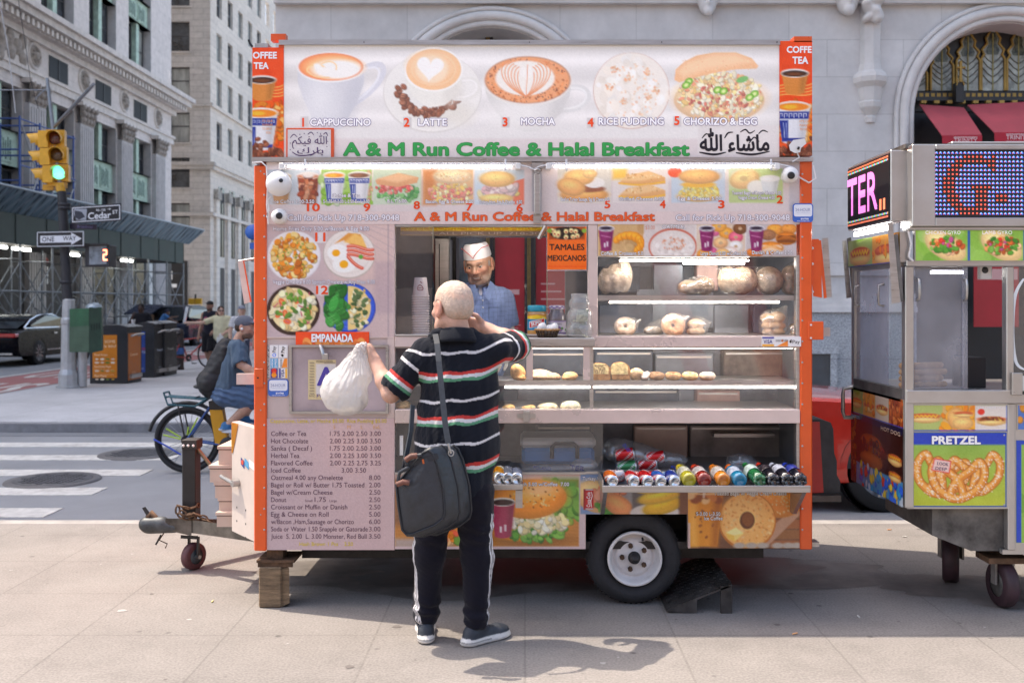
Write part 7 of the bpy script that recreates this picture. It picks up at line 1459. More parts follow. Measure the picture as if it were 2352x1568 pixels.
# ===== people
SK=vmat('skin',rough=.5,sss=.12,var=.05,vscale=60,spec=.4);CLO=vmat('cloth',rough=.9,bump=.35,bscale=220,sheen=.08,var=.04,vscale=12,spec=.2);HAIR=vmat('hair',rough=.75,bump=.5,bscale=120,var=.07,vscale=70,spec=.3);SHOE=vmat('shoe',rough=.6,bump=.2,bscale=120,var=.06)
V3=lambda*a:np.array(a,float)
def nrm_(v):v=np.array(v,float);return v/(np.linalg.norm(v)+1e-9)
def rmat(c0,c1,c2):return Matrix((tuple(c0),tuple(c1),tuple(c2))).transposed()
def hspace(n,d):
 n=nrm_(n)
 def f(P):return P@n.astype(np.float32)-d
 f.bb=(V3(-1e3,-1e3,-1e3),V3(1e3,1e3,1e3));return f
def head_prims(c,Mh,s=1.,ears=True,smile=False):
 g=lambda x,y,z:tuple(np.array(c)+np.array(Mh)@V3(x,y,z)*s)
 E=lambda x,y,z,a,b,d:el(g(x,y,z),(a*s,b*s,d*s),Mh);C=lambda a,b,r1,r2=None:rc(g(*a),g(*b),r1*s,(r2 or r1)*s)
 p=[(E(0,-.012,.035,.074,.094,.083),.02),(E(0,.028,-.025,.060,.066,.085),.03),(C((-.028,.04,-.082),(.028,.04,-.082),.026),.03),(E(0,.066,-.096,.021,.018,.016),.02),(C((-.05,.0,-.05),(-.035,.04,-.08),.022),.03),(C((.05,.0,-.05),(.035,.04,-.08),.022),.03),(C((0,.088,.012),(0,.108,-.026),.0085,.0135),.012),(E(-.013,.098,-.031,.010,.011,.008),.006),(E(.013,.098,-.031,.010,.011,.008),.006),(C((-.036,.076,.026),(-.006,.085,.022),.010),.012),(C((.036,.076,.026),(.006,.085,.022),.010),.012),(E(-.04,.064,-.018,.022,.018,.016),.02),(E(.04,.064,-.018,.022,.018,.016),.02),(C((-.02,.087,-.056),(.02,.087,-.056),.0055),.006),(C((-.017,.088,-.068),(.017,.088,-.068),.0065),.006)]
 if ears:
  for sg in(-1,1):p+=[(E(sg*.083,-.010,-.002,.011,.024,.036),.008),(E(sg*.080,-.002,-.03,.010,.013,.014),.006)]
 cuts=[(E(-.031,.097,.006,.017,.016,.010),.008),(E(.031,.097,.006,.017,.016,.010),.008)]
 if ears:cuts+=[(E(sg*.094,-.004,.002,.006,.013,.020),.006)for sg in(-1,1)]
 eyes=[(E(sg*.031,.0755,.006,.0132,.0132,.0132),.003)for sg in(-1,1)]
 return p,cuts,eyes
def hand_prims(w,d,nrm,side,curl=.35,s=1.,spread=.1,curls=None):
 """w wrist, d finger direction, nrm palm normal (palm faces +nrm), side +1: thumb on the d x nrm side"""
 d,nrm=nrm_(d),nrm_(nrm);nrm=nrm_(nrm-d*(nrm@d));t=np.cross(d,nrm)*side;M=rmat(t,d,nrm);w=np.array(w,float)
 p=[(rc(tuple(w-d*.03),tuple(w+d*.015*s),.024*s,.027*s),.02),(el(tuple(w+d*.052*s),(.041*s,.05*s,.0165*s),M),.02)]
 for i,(o,L)in enumerate(((.030,.078),(.010,.088),(-.011,.082),(-.030,.064))):
  cv=curls[i]if curls else curl;a=w+d*(.088-.006*abs(i-1))*s+t*o*s;dd=nrm_(d+t*(o*spread*6));ang=0;r=.0092*s
  for seg in(.44,.32,.24):
   ang+=cv*(1.0 if seg>.4 else .9);q=dd*math.cos(ang)+nrm*math.sin(ang);b=a+q*L*seg*s;p.append((rc(tuple(a),tuple(b),r,r*.92),.004));a=b;r*=.93
 a=w+d*.022*s+t*.03*s+nrm*.004;b=a+nrm_(d*.55+t*.75+nrm*.35)*.04*s;c=b+nrm_(d*.85+t*.3+nrm*.35)*.032*s;e=c+nrm_(d+nrm*.45)*.024*s
 p+=[(rc(tuple(a),tuple(b),.015*s,.012*s),.012),(rc(tuple(b),tuple(c),.0115*s,.0105*s),.004),(rc(tuple(c),tuple(e),.0105*s,.009*s),.004)]
 return p
class Person:pass
def person(label,J,st,group=None,vox=.007):
 """J: joints; st: style"""
 g=lambda k:np.array(J[k],float)if J.get(k)is not None else None
 sl,sr,hl,hr=g('sl'),g('sr'),g('hl'),g('hr');sh,hp=(sl+sr)/2,(hl+hr)/2
 up=nrm_(sh-hp);rt=sr-sl;rt=nrm_(rt-up*(rt@up));fw=np.cross(up,rt);Mb=rmat(rt,fw,up);L=np.linalg.norm(sh-hp);sw=np.linalg.norm(sr-sl)
 fat=st.get('fat',0.);k=st.get('k',1.)
 cw,cdp,bw_,bd=st.get('cw',.165)*k,st.get('cd',.115)*k,st.get('bw',.155)*k,st.get('bd',.115)*k
 o=Person();low=min([p[2]for q in('al','ar')if(p:=g(q))is not None]or[hp[2]-.9]);root=thing('person',label,'person',(hp[0],hp[1],st.get('ground',0.)),group);o.root=root
 hc=g('head');Mh=Matrix.Rotation(R(J.get('yaw',0)),3,'Z')@Matrix.Rotation(R(J.get('pitch',0)),3,'X')@Matrix.Rotation(R(J.get('roll',0)),3,'Y');hs=st.get('hs',1.)
 o.hc,o.Mh,o.hs,o.Mb=hc,np.array(Mh),hs,np.array(Mb)
 hpz,hcut,heye=head_prims(hc,Mh,hs)
 nb=hc+np.array(Mh)@V3(0,-.03,-.06)*hs
 P=list(hpz)+[(rc(tuple(nb),tuple(sh+up*.03-fw*.01),.05*hs,.058*k),.03)]
 tor=[(rc(tuple(sl+rt*.03),tuple(sr-rt*.03),.058*k),.06),(el(tuple(sh-up*L*.28+fw*.012),(cw,cdp,L*.40),Mb),.07),(el(tuple(sh-up*L*.66+fw*fat*.06),(bw_+fat*.04,bd+fat*.08,L*.36),Mb),.07),(el(tuple(hp+up*.02),(.155*k+fat*.02,.125*k+fat*.02,.12),Mb),.06)]
 P+=[((lambda Q,f=f:f(Q)+.016),kk)for f,kk in tor]if False else[]
 for f,kk in tor:
  h_=(lambda Q,f=f:f(Q)+.014);h_.bb=f.bb;P.append((h_,kk))
 arms={};ls=.80 if st.get('leg',1.)>=1 else 1.
 for s_,sd in(('l',-1),('r',1)):
  a,b,c=g('s'+s_),g('e'+s_),g('w'+s_)
  if b is not None:
   ar=[(rc(tuple(a),tuple(b),.05*k,.041*k),.03)]
   if c is not None:
    ar+=[(rc(tuple(b),tuple(b*.6+c*.4),.041*k,.041*k),.02),(rc(tuple(b*.6+c*.4),tuple(c),.041*k,.027*k),.02)]
    hd=J.get('hand_'+s_);hd=hd or dict(d=c-b,n=-fw-rt*sd*.3,side=1,curl=.35);ar+=hand_prims(c,hd['d'],hd['n'],hd.get('side',1),hd.get('curl',.35),st.get('hands',1.)*k,curls=hd.get('curls'))
   arms[s_]=ar;P+=ar
  a,b,c=g('h'+s_),g('k'+s_),g('a'+s_)
  if b is not None:
   P+=[(rc(tuple(a),tuple(b),.082*k*ls,.056*k*ls),.04),(rc(tuple(b),tuple(b*.65+c*.35-fw*.008),.052*k*ls,.054*k*ls),.03),(rc(tuple(b*.65+c*.35-fw*.008),tuple(c),.053*k*ls,.036*k),.03)]
 skin=np.array(st['skin'])
 V,Fq=sdf_mesh(P,vox,.02,hcut,pad=.02)
 q=(V-hc)@np.array(Mh)/hs;C=np.tile(skin,(len(V),1));hd=np.linalg.norm(q,axis=1)<.16
 C*=(1+.07*n3(V,25,4))[:,None]
 red=np.exp(-((np.abs(q[:,0])-.04)**2/.0004+(q[:,2]+.02)**2/.0006))*(q[:,1]>.03)+np.exp(-(q[:,0]**2/.0003+(q[:,2]+.03)**2/.0004))*(q[:,1]>.07)+(np.abs(q[:,0])>.078)*.8
 C[:,1:]*=(1-.2*np.clip(red,0,1)*hd)[:,None]
 def blend(m,col):
  m=(np.clip(m,0,1)*hd)[:,None];C[:]=C*(1-m)+np.array(col)*m
 if st.get('under'):C[V[:,2]<st['under']]=V3(.60,.58,.58)
 if st.get('beard')is not None:
  b_=np.clip((-.042-q[:,2]-.55*np.clip(.05-q[:,1],0,1))/.012,0,1)*(q[:,1]>-.005)*(q[:,2]>-.125)*(1-np.exp(-((q[:,0]/.022)**2+((q[:,2]+.062)/.011)**2)));b_=np.maximum(b_,np.exp(-((q[:,0]/.026)**4+((q[:,2]+.046)/.007)**2))*(q[:,1]>.07));b_=np.where((q[:,2]>-.053)&(q[:,1]>.07),b_*.45,b_);blend(b_*st.get('beard_a',.6)*(.8+.25*n3(V,120,9)),st['beard'])
 blend(np.exp(-((q[:,0]/.021)**4+((q[:,2]+.062)/.009)**4))*(q[:,1]>.06)*.8,skin*V3(.80,.52,.50))
 if st.get('smile'):blend(np.exp(-((q[:,0]/.028)**4+((q[:,2]+.063-10*q[:,0]**2)/.0085)**4))*(q[:,1]>.05),(.26,.10,.075));blend(np.exp(-((q[:,0]/.019)**4+((q[:,2]+.0605-9*q[:,0]**2)/.0036)**4))*(q[:,1]>.06),(.62,.56,.50));blend(np.exp(-(((np.abs(q[:,0])-.030-.25*np.abs(q[:,2]+.05))/.004)**2))*(np.abs(q[:,2]+.05)<.025)*(q[:,1]>.03)*.45,skin*.55)
 blend(np.exp(-(((np.abs(q[:,0])-.031)/.019)**4+((q[:,2]-.027+6*(np.abs(q[:,0])-.03)**2)/.0055)**4))*(q[:,1]>.05)*.75,st.get('brow',(.06,.05,.045)))
 blend(np.exp(-(((np.abs(q[:,0])-.031)/.02)**4+((q[:,2]-.006)/.011)**4))*(q[:,1]>.05)*.35,skin*.4)
 mb=MB();mb.add(V,Fq,SK,np.clip(C,0,1),True);body=mb.build('body',root);o.body=body
 if st.get('eyes',True):
  for ef,_ in heye:
   V,Fq=sdf_mesh([ef],.0022*hs,.003,pad=.004);qe=(V-hc)@np.array(Mh)/hs;d=np.hypot(np.abs(qe[:,0])-.031,qe[:,2]-.005);c_=np.where((d<.0068)[:,None],V3(.02,.015,.012),V3(.42,.36,.33));c_[np.abs(qe[:,2]-.0045)>.0048]=skin*.6
   m=MB();m.add(V,Fq,vmat('eye',rough=.1),c_,True);m.build('eye',body)
   # --- clothes
 wr=st.get('wrinkle',.005)
 def cloth(name,prims,colf,cuts=(),v=None,sc=22,seed=2,amp=None):
  am=wr if amp is None else amp;fl=st.get('folds',())if seed==5 else();dg=st.get('drag',0)if seed==2 else 0
  def pst(Q,D):
   D=D+am*n3(Q*V3(1,1,.55),sc,seed)+am*.4*n3(Q,sc*2.6,seed+1)
   if dg:q=Q@V3(.55,.2,.8)*46+2.2*n3(Q,7,9);D=D+dg*np.sin(q)*np.clip(n3(Q,5,12)+.2,0,1)
   for z,w_,a in fl:D=D+a*np.sin((Q[:,2]-z)*95+1.6*n3(Q,14,8)+3*Q[:,0]*9)*np.exp(-((Q[:,2]-z)/w_)**2)
   return D
  V,Fq=sdf_mesh(prims,v or vox,.03,cuts,pst,pad=.03)
  C=colf(V)if callable(colf)else np.tile(np.array(colf),(len(V),1));m=MB();m.add(V,Fq,CLO,C,True);return m.build(name,root)
 o.cloth=cloth
 inf=st.get('loose',.014)
 def infl(p,a):
  f0,kk=p
  f=lambda Q,f0=f0,a=a:f0(Q)-a
  f.bb=(f0.bb[0]-a,f0.bb[1]+a);return(f,kk)
 top=[infl(t,inf)for t in tor];frac=st.get('sleeve',.72)
 if frac:
  for s_ in 'lr':
   a,b=g('s'+s_),g('e'+s_)
   if b is not None:top.append((rc(tuple(a),tuple(a+(b-a)*frac),.064*k+inf*.3,st.get('sleeve_r',.066)*k+inf*.4),.035))
 hem=hp-up*st.get('hem',.06)
 tc=[(hspace(-up,-up@hem),.004)]if True else[]
 f_=hspace(up,up@hem);tc=[((lambda Q,f=f_:f(Q)),.004)];tc[0][0].bb=f_.bb
 def below(Q):return(Q-hem.astype(np.float32))@up.astype(np.float32)
 below.bb=f_.bb
 neckc=(rc(tuple(nb),tuple(sh+up*(.055 if st.get('tank')else st.get('neck',.045))+fw*.02),.058*k),.01)
 cuts=[(below,.004),neckc]
 for s_ in 'lr':
  a,b=g('s'+s_),g('e'+s_)
  if b is not None and frac:
   d=nrm_(b-a);e=a+(b-a)*frac;cuts.append((el(tuple(e+d*.09),(.085,.085,.085)),.004))
 if st.get('tank'):cuts+=[(el(tuple(g('s'+s_)+rt*sd*.05),(.075,.12,.12),Mb),.02)for s_,sd in(('l',-1),('r',1))]
 cuts+=list(st.get('cuts',()))
 extra=st.get('top_extra',[]);
 if st.get('top',True):o.top=cloth(st.get('top_name','shirt'),top+extra,st['top_col'],cuts,st.get('top_vox'))
 if g('kl')is not None:
  lf=st.get('leg',1.);bt=[infl(tor[3],.012)];bc=[]
  for s_ in 'lr':
   a,b,c=g('h'+s_),g('k'+s_),g('a'+s_);lw=st.get('leg_r',.0);kn=b
   if lf>=1:
    bt+=[(rc(tuple(a),tuple(b),.095*k+lw,.070*k+lw),.05),(rc(tuple(b),tuple(c+V3(0,0,.02)),.070*k+lw,.056*k+lw),.03)]
   else:
    e=a+(b-a)*min(1,lf*2)if lf<=.5 else b+(c-b)*(lf-.5)*2;bt.append((rc(tuple(a),tuple(e),.095*k+lw,.082*k+lw),.05));d=nrm_(e-a);bc.append((el(tuple(e+d*.085),(.09,.09,.09)),.004))
  o.bottom=cloth(st.get('bottom_name','trousers'),bt,st['bottom_col'],bc+list(st.get('bottom_cuts',())),None,16,5)
  for s_ in 'lr':
   c=g('a'+s_);d=nrm_(J['t'+s_]);si=np.cross(d,V3(0,0,1));M=rmat(si,d,V3(0,0,1));gz=c[2]-.075*k if st.get('free_feet')else st.get('ground',0.)
   b0=V3(c[0],c[1],gz);ms=[]
   up_=[(rc(tuple(b0+d*-.03+V3(0,0,.062)),tuple(b0+d*.02+V3(0,0,.085)),.036*k,.040*k),.02),(rc(tuple(b0+d*-.035+V3(0,0,.04)),tuple(b0+d*.12+V3(0,0,.038)),.036*k,.034*k),.02),(el(tuple(b0+d*.135+V3(0,0,.036)),(.045,.06,.03),M),.02)]
   so=[(el(tuple(b0+d*-.04+V3(0,0,.018)),(.042,.05,.022),M),.02),(rc(tuple(b0+d*-.03+V3(0,0,.017)),tuple(b0+d*.15+V3(0,0,.015)),.022,.018,None),.01),(el(tuple(b0+d*.13+V3(0,0,.014)),(.052,.075,.018),M),.02),(el(tuple(b0+d*.04+V3(0,0,.015)),(.044,.10,.02),M),.02)]
   V,Fq=sdf_mesh(up_+so,min(vox,.006),.012,[(hspace(V3(0,0,1),gz+.001),.002)]);m=MB();zz=V[:,2]-gz
   cs=np.where((zz<.034+.12*np.clip(-((V-b0)@d)-.02,0,.1))[:,None],np.array(st.get('sole',(.6,.58,.56))),np.array(st.get('shoe',(.05,.055,.07))));cs=np.where((np.abs(zz-.022)<.004)[:,None]&(((V-b0)@d)<.06)[:,None],np.array(st.get('sole',(.6,.58,.56)))*.35,cs)if st.get('sole_line')else cs
   m.add(V,Fq,SHOE,cs,True);m.build('shoe',root)
 return o
def hair_cap(o,prims,col,vox=.006,name='hair',cuts=(),amp=.004,sc=60,colf=None):
 g=lambda x,y,z:tuple(o.hc+o.Mh@V3(x,y,z)*o.hs);M=Matrix(o.Mh.tolist())
 ps=[(el(g(*p[:3]),tuple(np.array(p[3:6])*o.hs),M),p[6]if len(p)>6 else .02)for p in prims];cs=[(el(g(*p[:3]),tuple(np.array(p[3:6])*o.hs),M),.01)for p in cuts]
 V,Fq=sdf_mesh(ps,vox,.02,cs,(lambda Q,D:D+amp*n3(Q,sc,3))if amp else None);q=(V-o.hc)@o.Mh/o.hs
 C=colf(q)if colf else np.tile(np.array(col),(len(V),1))*(1+.18*n3(V,90,6))[:,None];mb=MB();mb.add(V,Fq,HAIR if name=='hair' else CLO,np.clip(C,0,1),True);return mb.build(name,o.root)
 # ---- the customer, seen from behind
YC=4.78;c_=lambda x,y,d=0.:V3(*W(x,y,YC+d))
navy=V3(.007,.009,.016);redc,whc,grc=V3(.50,.045,.04),V3(.62,.60,.62),V3(.09,.26,.15)
LS,LE,RS,RE=c_(974,810),c_(898,904,-.02),c_(1142,804,.0),c_(1194,790,.20)
def cust_col(V):
 k=F/V[:,1];x=CX+V[:,0]*k;y=HZ+(CAMZ-V[:,2])*k
 C=np.tile(navy,(len(V),1));u=(x-1048)/98.;yy=y+9*u+15*np.clip(u*u,0,1.3)-15+2.5*np.sin(x*.05)+1.5*np.sin(y*.09+x*.11)
 def band(a,b,c,m=None):q=(yy>=a)&(yy<b);q=q if m is None else q&m;C[q]=c
 for a in(794,904,1004):band(a,a+6.2,whc)
 for a in(840,942,1052):band(a,a+7.6,redc);band(a+7.6,a+15,whc);band(a+15,a+22,grc)
 for A,B,w_ in((LS,LE,.10),(RS,RE,.10)):
  d=B-A;t=((V-A)@d)/(d@d);r=np.linalg.norm(V-A-np.clip(t,0,1)[:,None]*d,axis=1);m=(t>.22)&(r<w_)&((x<962)if A is LS else(x>1150))
  C[m]=navy
  for a,b,c in((.30,.36,whc),(.62,.685,redc),(.685,.75,whc),(.75,.81,grc)):C[m&(t>=a)&(t<b)]=c
 return C
def trk_col(V):
 C=np.tile(V3(.006,.0055,.012),(len(V),1));k=F/V[:,1];x=CX+V[:,0]*k;y=HZ+(CAMZ-V[:,2])*k
 cL=np.interp(y,[1150,1270,1420],[992,985,978]);an=np.arctan2(V[:,1]-(YC+.02),(x-cL)/k)
 for a in(2.62,2.85,3.08):d=np.abs(np.angle(np.exp(1j*(an+a))));C[(d<.075)&(x<1030)&(y>1120)]=whc
 cR=np.interp(y,[1150,1270,1430],[1088,1096,1097]);an=np.arctan2(V[:,1]-(YC+.02),(x-cR)/k)
 for a in(.05,.30,.55):d=np.abs(np.angle(np.exp(1j*(an+a))));C[(d<.075)&(x>1060)&(y>1180)]=whc
 return C
J=dict(head=c_(1038,708,.0),yaw=42,pitch=-4,sl=LS,sr=RS,el=LE,er=RE,wl=c_(862,832,.06),wr=c_(1112,752,.27),hl=c_(1000,1130),hr=c_(1086,1130),kl=c_(986,1275,.02),kr=c_(1096,1275,.02),al=c_(978,1420,.06),ar=c_(1094,1428,-.0),hand_l=dict(d=V3(-.35,.25,.9),n=V3(-.8,.2,-.1),side=-1,curls=(1.1,1.0,.9,.8)),hand_r=dict(d=V3(-.95,.1,.25),n=V3(0,-.9,-.4),side=1,curl=.8),tl=V3(-.12,1,0),tr=V3(.75,.65,0))
cust=person('man seen from behind in striped navy polo shirt holding up a white plastic bag',J,dict(skin=(.56,.33,.25),cw=.176,cd=.12,bw=.175,bd=.13,fat=.4,k=1.01,top_name='polo_shirt',top_col=cust_col,sleeve=.80,sleeve_r=.072,loose=.014,hs=1.07,hem=-.008,top_vox=.0034,bottom_col=trk_col,leg_r=.004,wrinkle=.006,drag=.006,neck=.085,folds=((.16,.06,.006),(.52,.09,.004),(.84,.1,.004)),shoe=(.028,.034,.046),sole=(.66,.63,.60),sole_line=True,brow=(.5,.4,.35),cuts=(),top_extra=[(rc(tuple(c_(1002,768,-.03)),tuple(c_(1085,768,-.03)),.03),.02)]),vox=.0058)
hair_cap(cust,[(0,-.018,.040,.079,.096,.084),(0,-.05,-.005,.066,.062,.06,.03)],(.56,.38,.27),cuts=[(0,.09,-.02,.09,.075,.10),(-.088,.012,-.012,.034,.045,.05),(.088,.012,-.012,.034,.045,.05),(0,-.06,-.1,.09,.1,.045)],amp=.0014,sc=120,vox=.0042,colf=lambda q:(V3(.56,.43,.35)[None]*(1-.28*np.clip((.02-q[:,2])/.1,0,1))[:,None]+np.clip(n3(q,22,5)+.5*n3(q,70,8),0,1)[:,None]*V3(.07,-.01,-.03))*(1+.09*n3(q*V3(1,1,.3),190,6))[:,None])
mb=MB();cc=cust.hc+cust.Mh@V3(0,-.035,-.115);prof=[];V=[];n=40
for r,z in((.060,-.05),(.063,.004),(.067,.013),(.075,.008),(.094,-.036),(.099,-.052),(.092,-.054)):
 for k in range(n):a=2*math.pi*k/n;V.append(cc+V3(r*1.06*math.cos(a),r*.98*math.sin(a),z+.012*math.sin(a)*-1+(-.02 if math.sin(a)>.8 and z<0 else 0)))
mb.add(V,[(i*n+k,i*n+(k+1)%n,(i+1)*n+(k+1)%n,(i+1)*n+k)for i in range(6)for k in range(n)],CLO,navy*.9,True);mb.build('collar',cust.root)
bagm=mat('bag_nylon',(.017,.021,.029),.45,var=.25,scale=14,bump=.5,bscale=26,spec=.6);bagd=mat('bag_trim',(.012,.014,.02),.5,var=.1);brown=mat('brown_leather',(.13,.05,.035),.6,var=.2)
YBG=4.50;bp=lambda x,y,d=0.:V3(*W(x,y,YBG+d));bagT=thing('shoulder_bag','dark nylon laptop bag hanging from the customer\'s shoulder strap','bag',tuple(bp(990,1238)))
uu_=nrm_(bp(1022,1035)-bp(918,1100));ax=nrm_(bp(1050,1160,.12)-bp(985,1190,0))
outl=[(918,1096),(906,1110),(912,1165),(921,1222),(930,1232),(945,1233),(1000,1212),(1022,1195),(1027,1178),(1022,1120),(1008,1062),(996,1034),(986,1026),(972,1032)]
Po=[bp(*p)for p in outl];dv=V3(.115,.115,-.012);ctr=np.mean(Po,0)
P=[];
for t,s_ in((0,.93),(.06,1.0),(.45,1.02),(.9,1.0),(1.0,.95)):P.append([ctr+(p-ctr)*s_+dv*t for p in Po])
def dens(R_):
 q=[]
 for a,b in zip(R_,R_[1:]+R_[:1]):q+=[a,a*.5+b*.5]
 return q
rings=[dens(r)for r in P];n=len(rings[0]);mb=MB();V=[p for r in rings for p in r]
mb.add(V,[(i*n+k,(i+1)*n+k,(i+1)*n+(k+1)%n,i*n+(k+1)%n)for i in range(4)for k in range(n)],bagm,None,True)
fr_c=[ctr+(p-ctr)*.5+V3(-.012,-.02,0)for p in rings[0]];mid=len(V);mb.add(rings[0]+fr_c+[ctr+V3(-.015,-.028,0)],[(k,(k+1)%n,n+(k+1)%n,n+k)for k in range(n)]+[(n+k,n+(k+1)%n,2*n)for k in range(n)],bagm,None,True);mb.add(rings[-1],[tuple(range(n))[::-1]],bagm)
mb.build('bag_body',bagT)
m=MB();m.tube([p*1.0+(p-ctr)*.0+V3(-.001,-.003,0)for p in rings[0]],.0055,bagd,6,closed=True);m.tube([p for p in rings[2]],.005,bagd,6,closed=True);m.tube([p+(p-(ctr+dv))*.01 for p in rings[3]],.0055,bagd,6,closed=True);m.build('piping',bagT)
m=MB();m.pts8([bp(926,1062,-.006),bp(1004,1040,-.006),bp(1008,1052,-.008),bp(930,1076,-.008)],[bp(926,1062,.0),bp(1004,1040,.0),bp(1008,1052,.0),bp(930,1076,.0)],bagd);m.pts8([bp(969,1055,-.011),bp(973,1054,-.011),bp(975,1064,-.012),bp(971,1065,-.012)],[bp(969,1055,-.007),bp(973,1054,-.007),bp(975,1064,-.008),bp(971,1065,-.008)],mat('orange_tab',(.6,.12,.02),.5));m.build('zip_band',bagT)
for a,b,c,d in(((940,1072),(918,1084),(914,1104),(930,1118)),((968,1044),(945,1048),(930,1054),(936,1066))):
 m=MB();m.tube([bp(*p,-.03)for p in(a,b,c,d)],.009,bagm,8);h=m.build('handle',bagT)
for a,b in(((912,1112),(940,1108)),((932,1056),(958,1046))):m=MB();m.tube([bp(*a,-.035),bp((a[0]+b[0])/2,(a[1]+b[1])/2-4,-.04),bp(*b,-.035)],.013,brown,8);m.build('grip',bagT)
m=MB()
def ribbon(mb,pts,w_,m,thick=.003,side=V3(1,0,0)):
 pts=[np.array(p)for p in pts]
 for a,b in zip(pts[:-1],pts[1:]):
  d=nrm_(b-a);s_=nrm_(side-d*(side@d))*w_/2;n_=np.cross(d,s_/np.linalg.norm(s_))*thick;mb.pts8([a-s_-n_,a+s_-n_,a+s_+n_,a-s_+n_],[b-s_-n_,b+s_-n_,b+s_+n_,b-s_+n_],m)
stp=mat('strap_webbing',(.03,.036,.046),.6,var=.15,scale=60)
ribbon(m,[c_(998,764,.03),c_(1000,768,-.07),c_(1004,790,-.115),c_(1008,830,-.155),c_(1013,880,-.185),c_(1018,930,-.21),c_(1024,985,-.235),c_(1030,1018,-.25)],.026,stp)
ribbon(m,[c_(998,764,.03),c_(990,770,.1),c_(968,840,.16)],.026,stp);m.build('strap',bagT);m=MB();ribbon(m,[c_(948,930,-.15),c_(944,990,-.19),c_(932,1052,-.22),c_(928,1072,-.2)],.026,stp,side=V3(.6,.8,0));m.build('strap',bagT);m=MB();ribbon(m,[c_(984,771,-.05),c_(1008,771,-.07)],.012,bagd,side=V3(0,0,1));m.build('buckle',bagT)
m=MB();m.tube([c_(1030,1018,-.25),c_(1032,1030,-.255),c_(1036,1040,-.25)],.006,steel,6);m.tube([c_(1036,1040,-.25)+V3(.012*math.cos(a),0,.014*math.sin(a))for a in np.linspace(0,6.28,13)[:-1]],.003,steel,5,closed=True);m.build('clasp',bagT)
YP=4.84;pp=lambda x,y,d=0.:V3(*W(x,y,YP+d))
ps=[(el(tuple(pp(790,902)),(.112,.09,.092)),.05),(el(tuple(pp(800,925)),(.085,.075,.055)),.05),(rc(tuple(pp(790,880)),tuple(pp(824,796)),.085,.014),.06),(rc(tuple(pp(822,800)),tuple(pp(836,790)),.015,.012),.02),(rc(tuple(pp(834,860)),tuple(pp(838,800)),.05,.014),.05)]
apx=pp(830,792)
def bagpost(Q,D):
 d=Q-apx;a=np.arctan2(d[:,0],-d[:,2]+.001);b=np.arctan2(d[:,1],-d[:,2]+.001);fade=np.clip(1.25-np.linalg.norm(d,axis=1)/.33,.25,1);return D+fade*((.0045+.004*n3(Q,9,4))*np.abs(np.sin(a*15+2.4*n3(Q,8,6)+2*np.sin(b*7)))+.0025*np.sin(a*47+b*19+3*n3(Q,16,5)))+.006*np.abs(n3(Q,20,2))-.004*np.abs(n3(Q,46,7))
V,Fq=sdf_mesh(ps,.0042,.05,(),bagpost);plast=bpy.data.materials.new('carrier_plastic');plast.use_nodes=True;n_=plast.node_tree;b0=n_.nodes['Principled BSDF'];b0.inputs['Base Color'].default_value=(.80,.78,.77,1);b0.inputs['Roughness'].default_value=.32
nn_=[n_.nodes.new('ShaderNode'+k)for k in('BsdfTranslucent','BsdfTransparent','MixShader','MixShader','TexNoise','Bump','TexCoord')];nn_[0].inputs[0].default_value=(.85,.82,.80,1);nn_[2].inputs[0].default_value=.42;nn_[3].inputs[0].default_value=.80;nn_[4].inputs['Scale'].default_value=38;nn_[4].inputs['Detail'].default_value=5;nn_[4].inputs['Distortion'].default_value=1.2;nn_[5].inputs['Strength'].default_value=.85;nn_[5].inputs['Distance'].default_value=.012
for a_,b_ in((nn_[6].outputs['Object'],nn_[4].inputs['Vector']),(nn_[4].outputs[0],nn_[5].inputs['Height']),(nn_[5].outputs[0],b0.inputs['Normal']),(b0.outputs[0],nn_[2].inputs[1]),(nn_[0].outputs[0],nn_[2].inputs[2]),(nn_[1].outputs[0],nn_[3].inputs[1]),(nn_[2].outputs[0],nn_[3].inputs[2]),(nn_[3].outputs[0],n_.nodes['Material Output'].inputs[0])):n_.links.new(a_,b_)
m=MB();q=pp(798,908);m.box(q[0]-.075,q[0]+.07,q[1]-.05,q[1]+.05,q[2]-.055,q[2]+.01,mat('food_carton',(.50,.49,.50),.7),.008);solo(m,'food_container','pale food container showing faintly through the white carrier bag','box')
mb=MB();mb.add(V,Fq,plast,smooth=True);pbag=solo(mb,'carrier_bag','crumpled white plastic carrier bag held up in the customer\'s left hand','bag')
m=MB();ribbon(m,[pp(826,800),pp(838,792,-.01),pp(846,800),pp(838,830)],.02,plast,.0015);m.build('handle',pbag)
# ---- the vendor inside the window
YV=5.90;v_=lambda x,y,d=0.:V3(*W(x,y,YV+d))
def shirt_col(V):
 C=np.tile(V3(.27,.36,.62),(len(V),1));rr=V-v_(1100,700);u=(rr[:,0]+.3*rr[:,1])/.026;w2=(rr[:,2]-.1*rr[:,0])/.026
 C[(np.abs(u-np.round(u))<.08)]*=.82;C[(np.abs(w2-np.round(w2))<.08)]*=.82
 k=F/V[:,1];x=CX+V[:,0]*k;y=HZ+(CAMZ-V[:,2])*k;C[(np.abs(x-1108-(y-690)*.02)<.9)&(y>668)]*=.6;C[(np.abs(y-706)<.9)&(x>1122)&(x<1146)]*=.55;C[(np.abs(x-1122)<.9)&(y>706)&(y<734)]*=.6
 return C
J=dict(head=v_(1099,608,-.06),yaw=168,pitch=-15,roll=6,sl=v_(1155,688),sr=v_(1034,678),el=v_(1164,752,.02),er=v_(1018,752,.02),wl=v_(1150,800,-.08),wr=v_(1040,800,-.12),hl=v_(1128,862),hr=v_(1066,862),kl=None,kr=None)
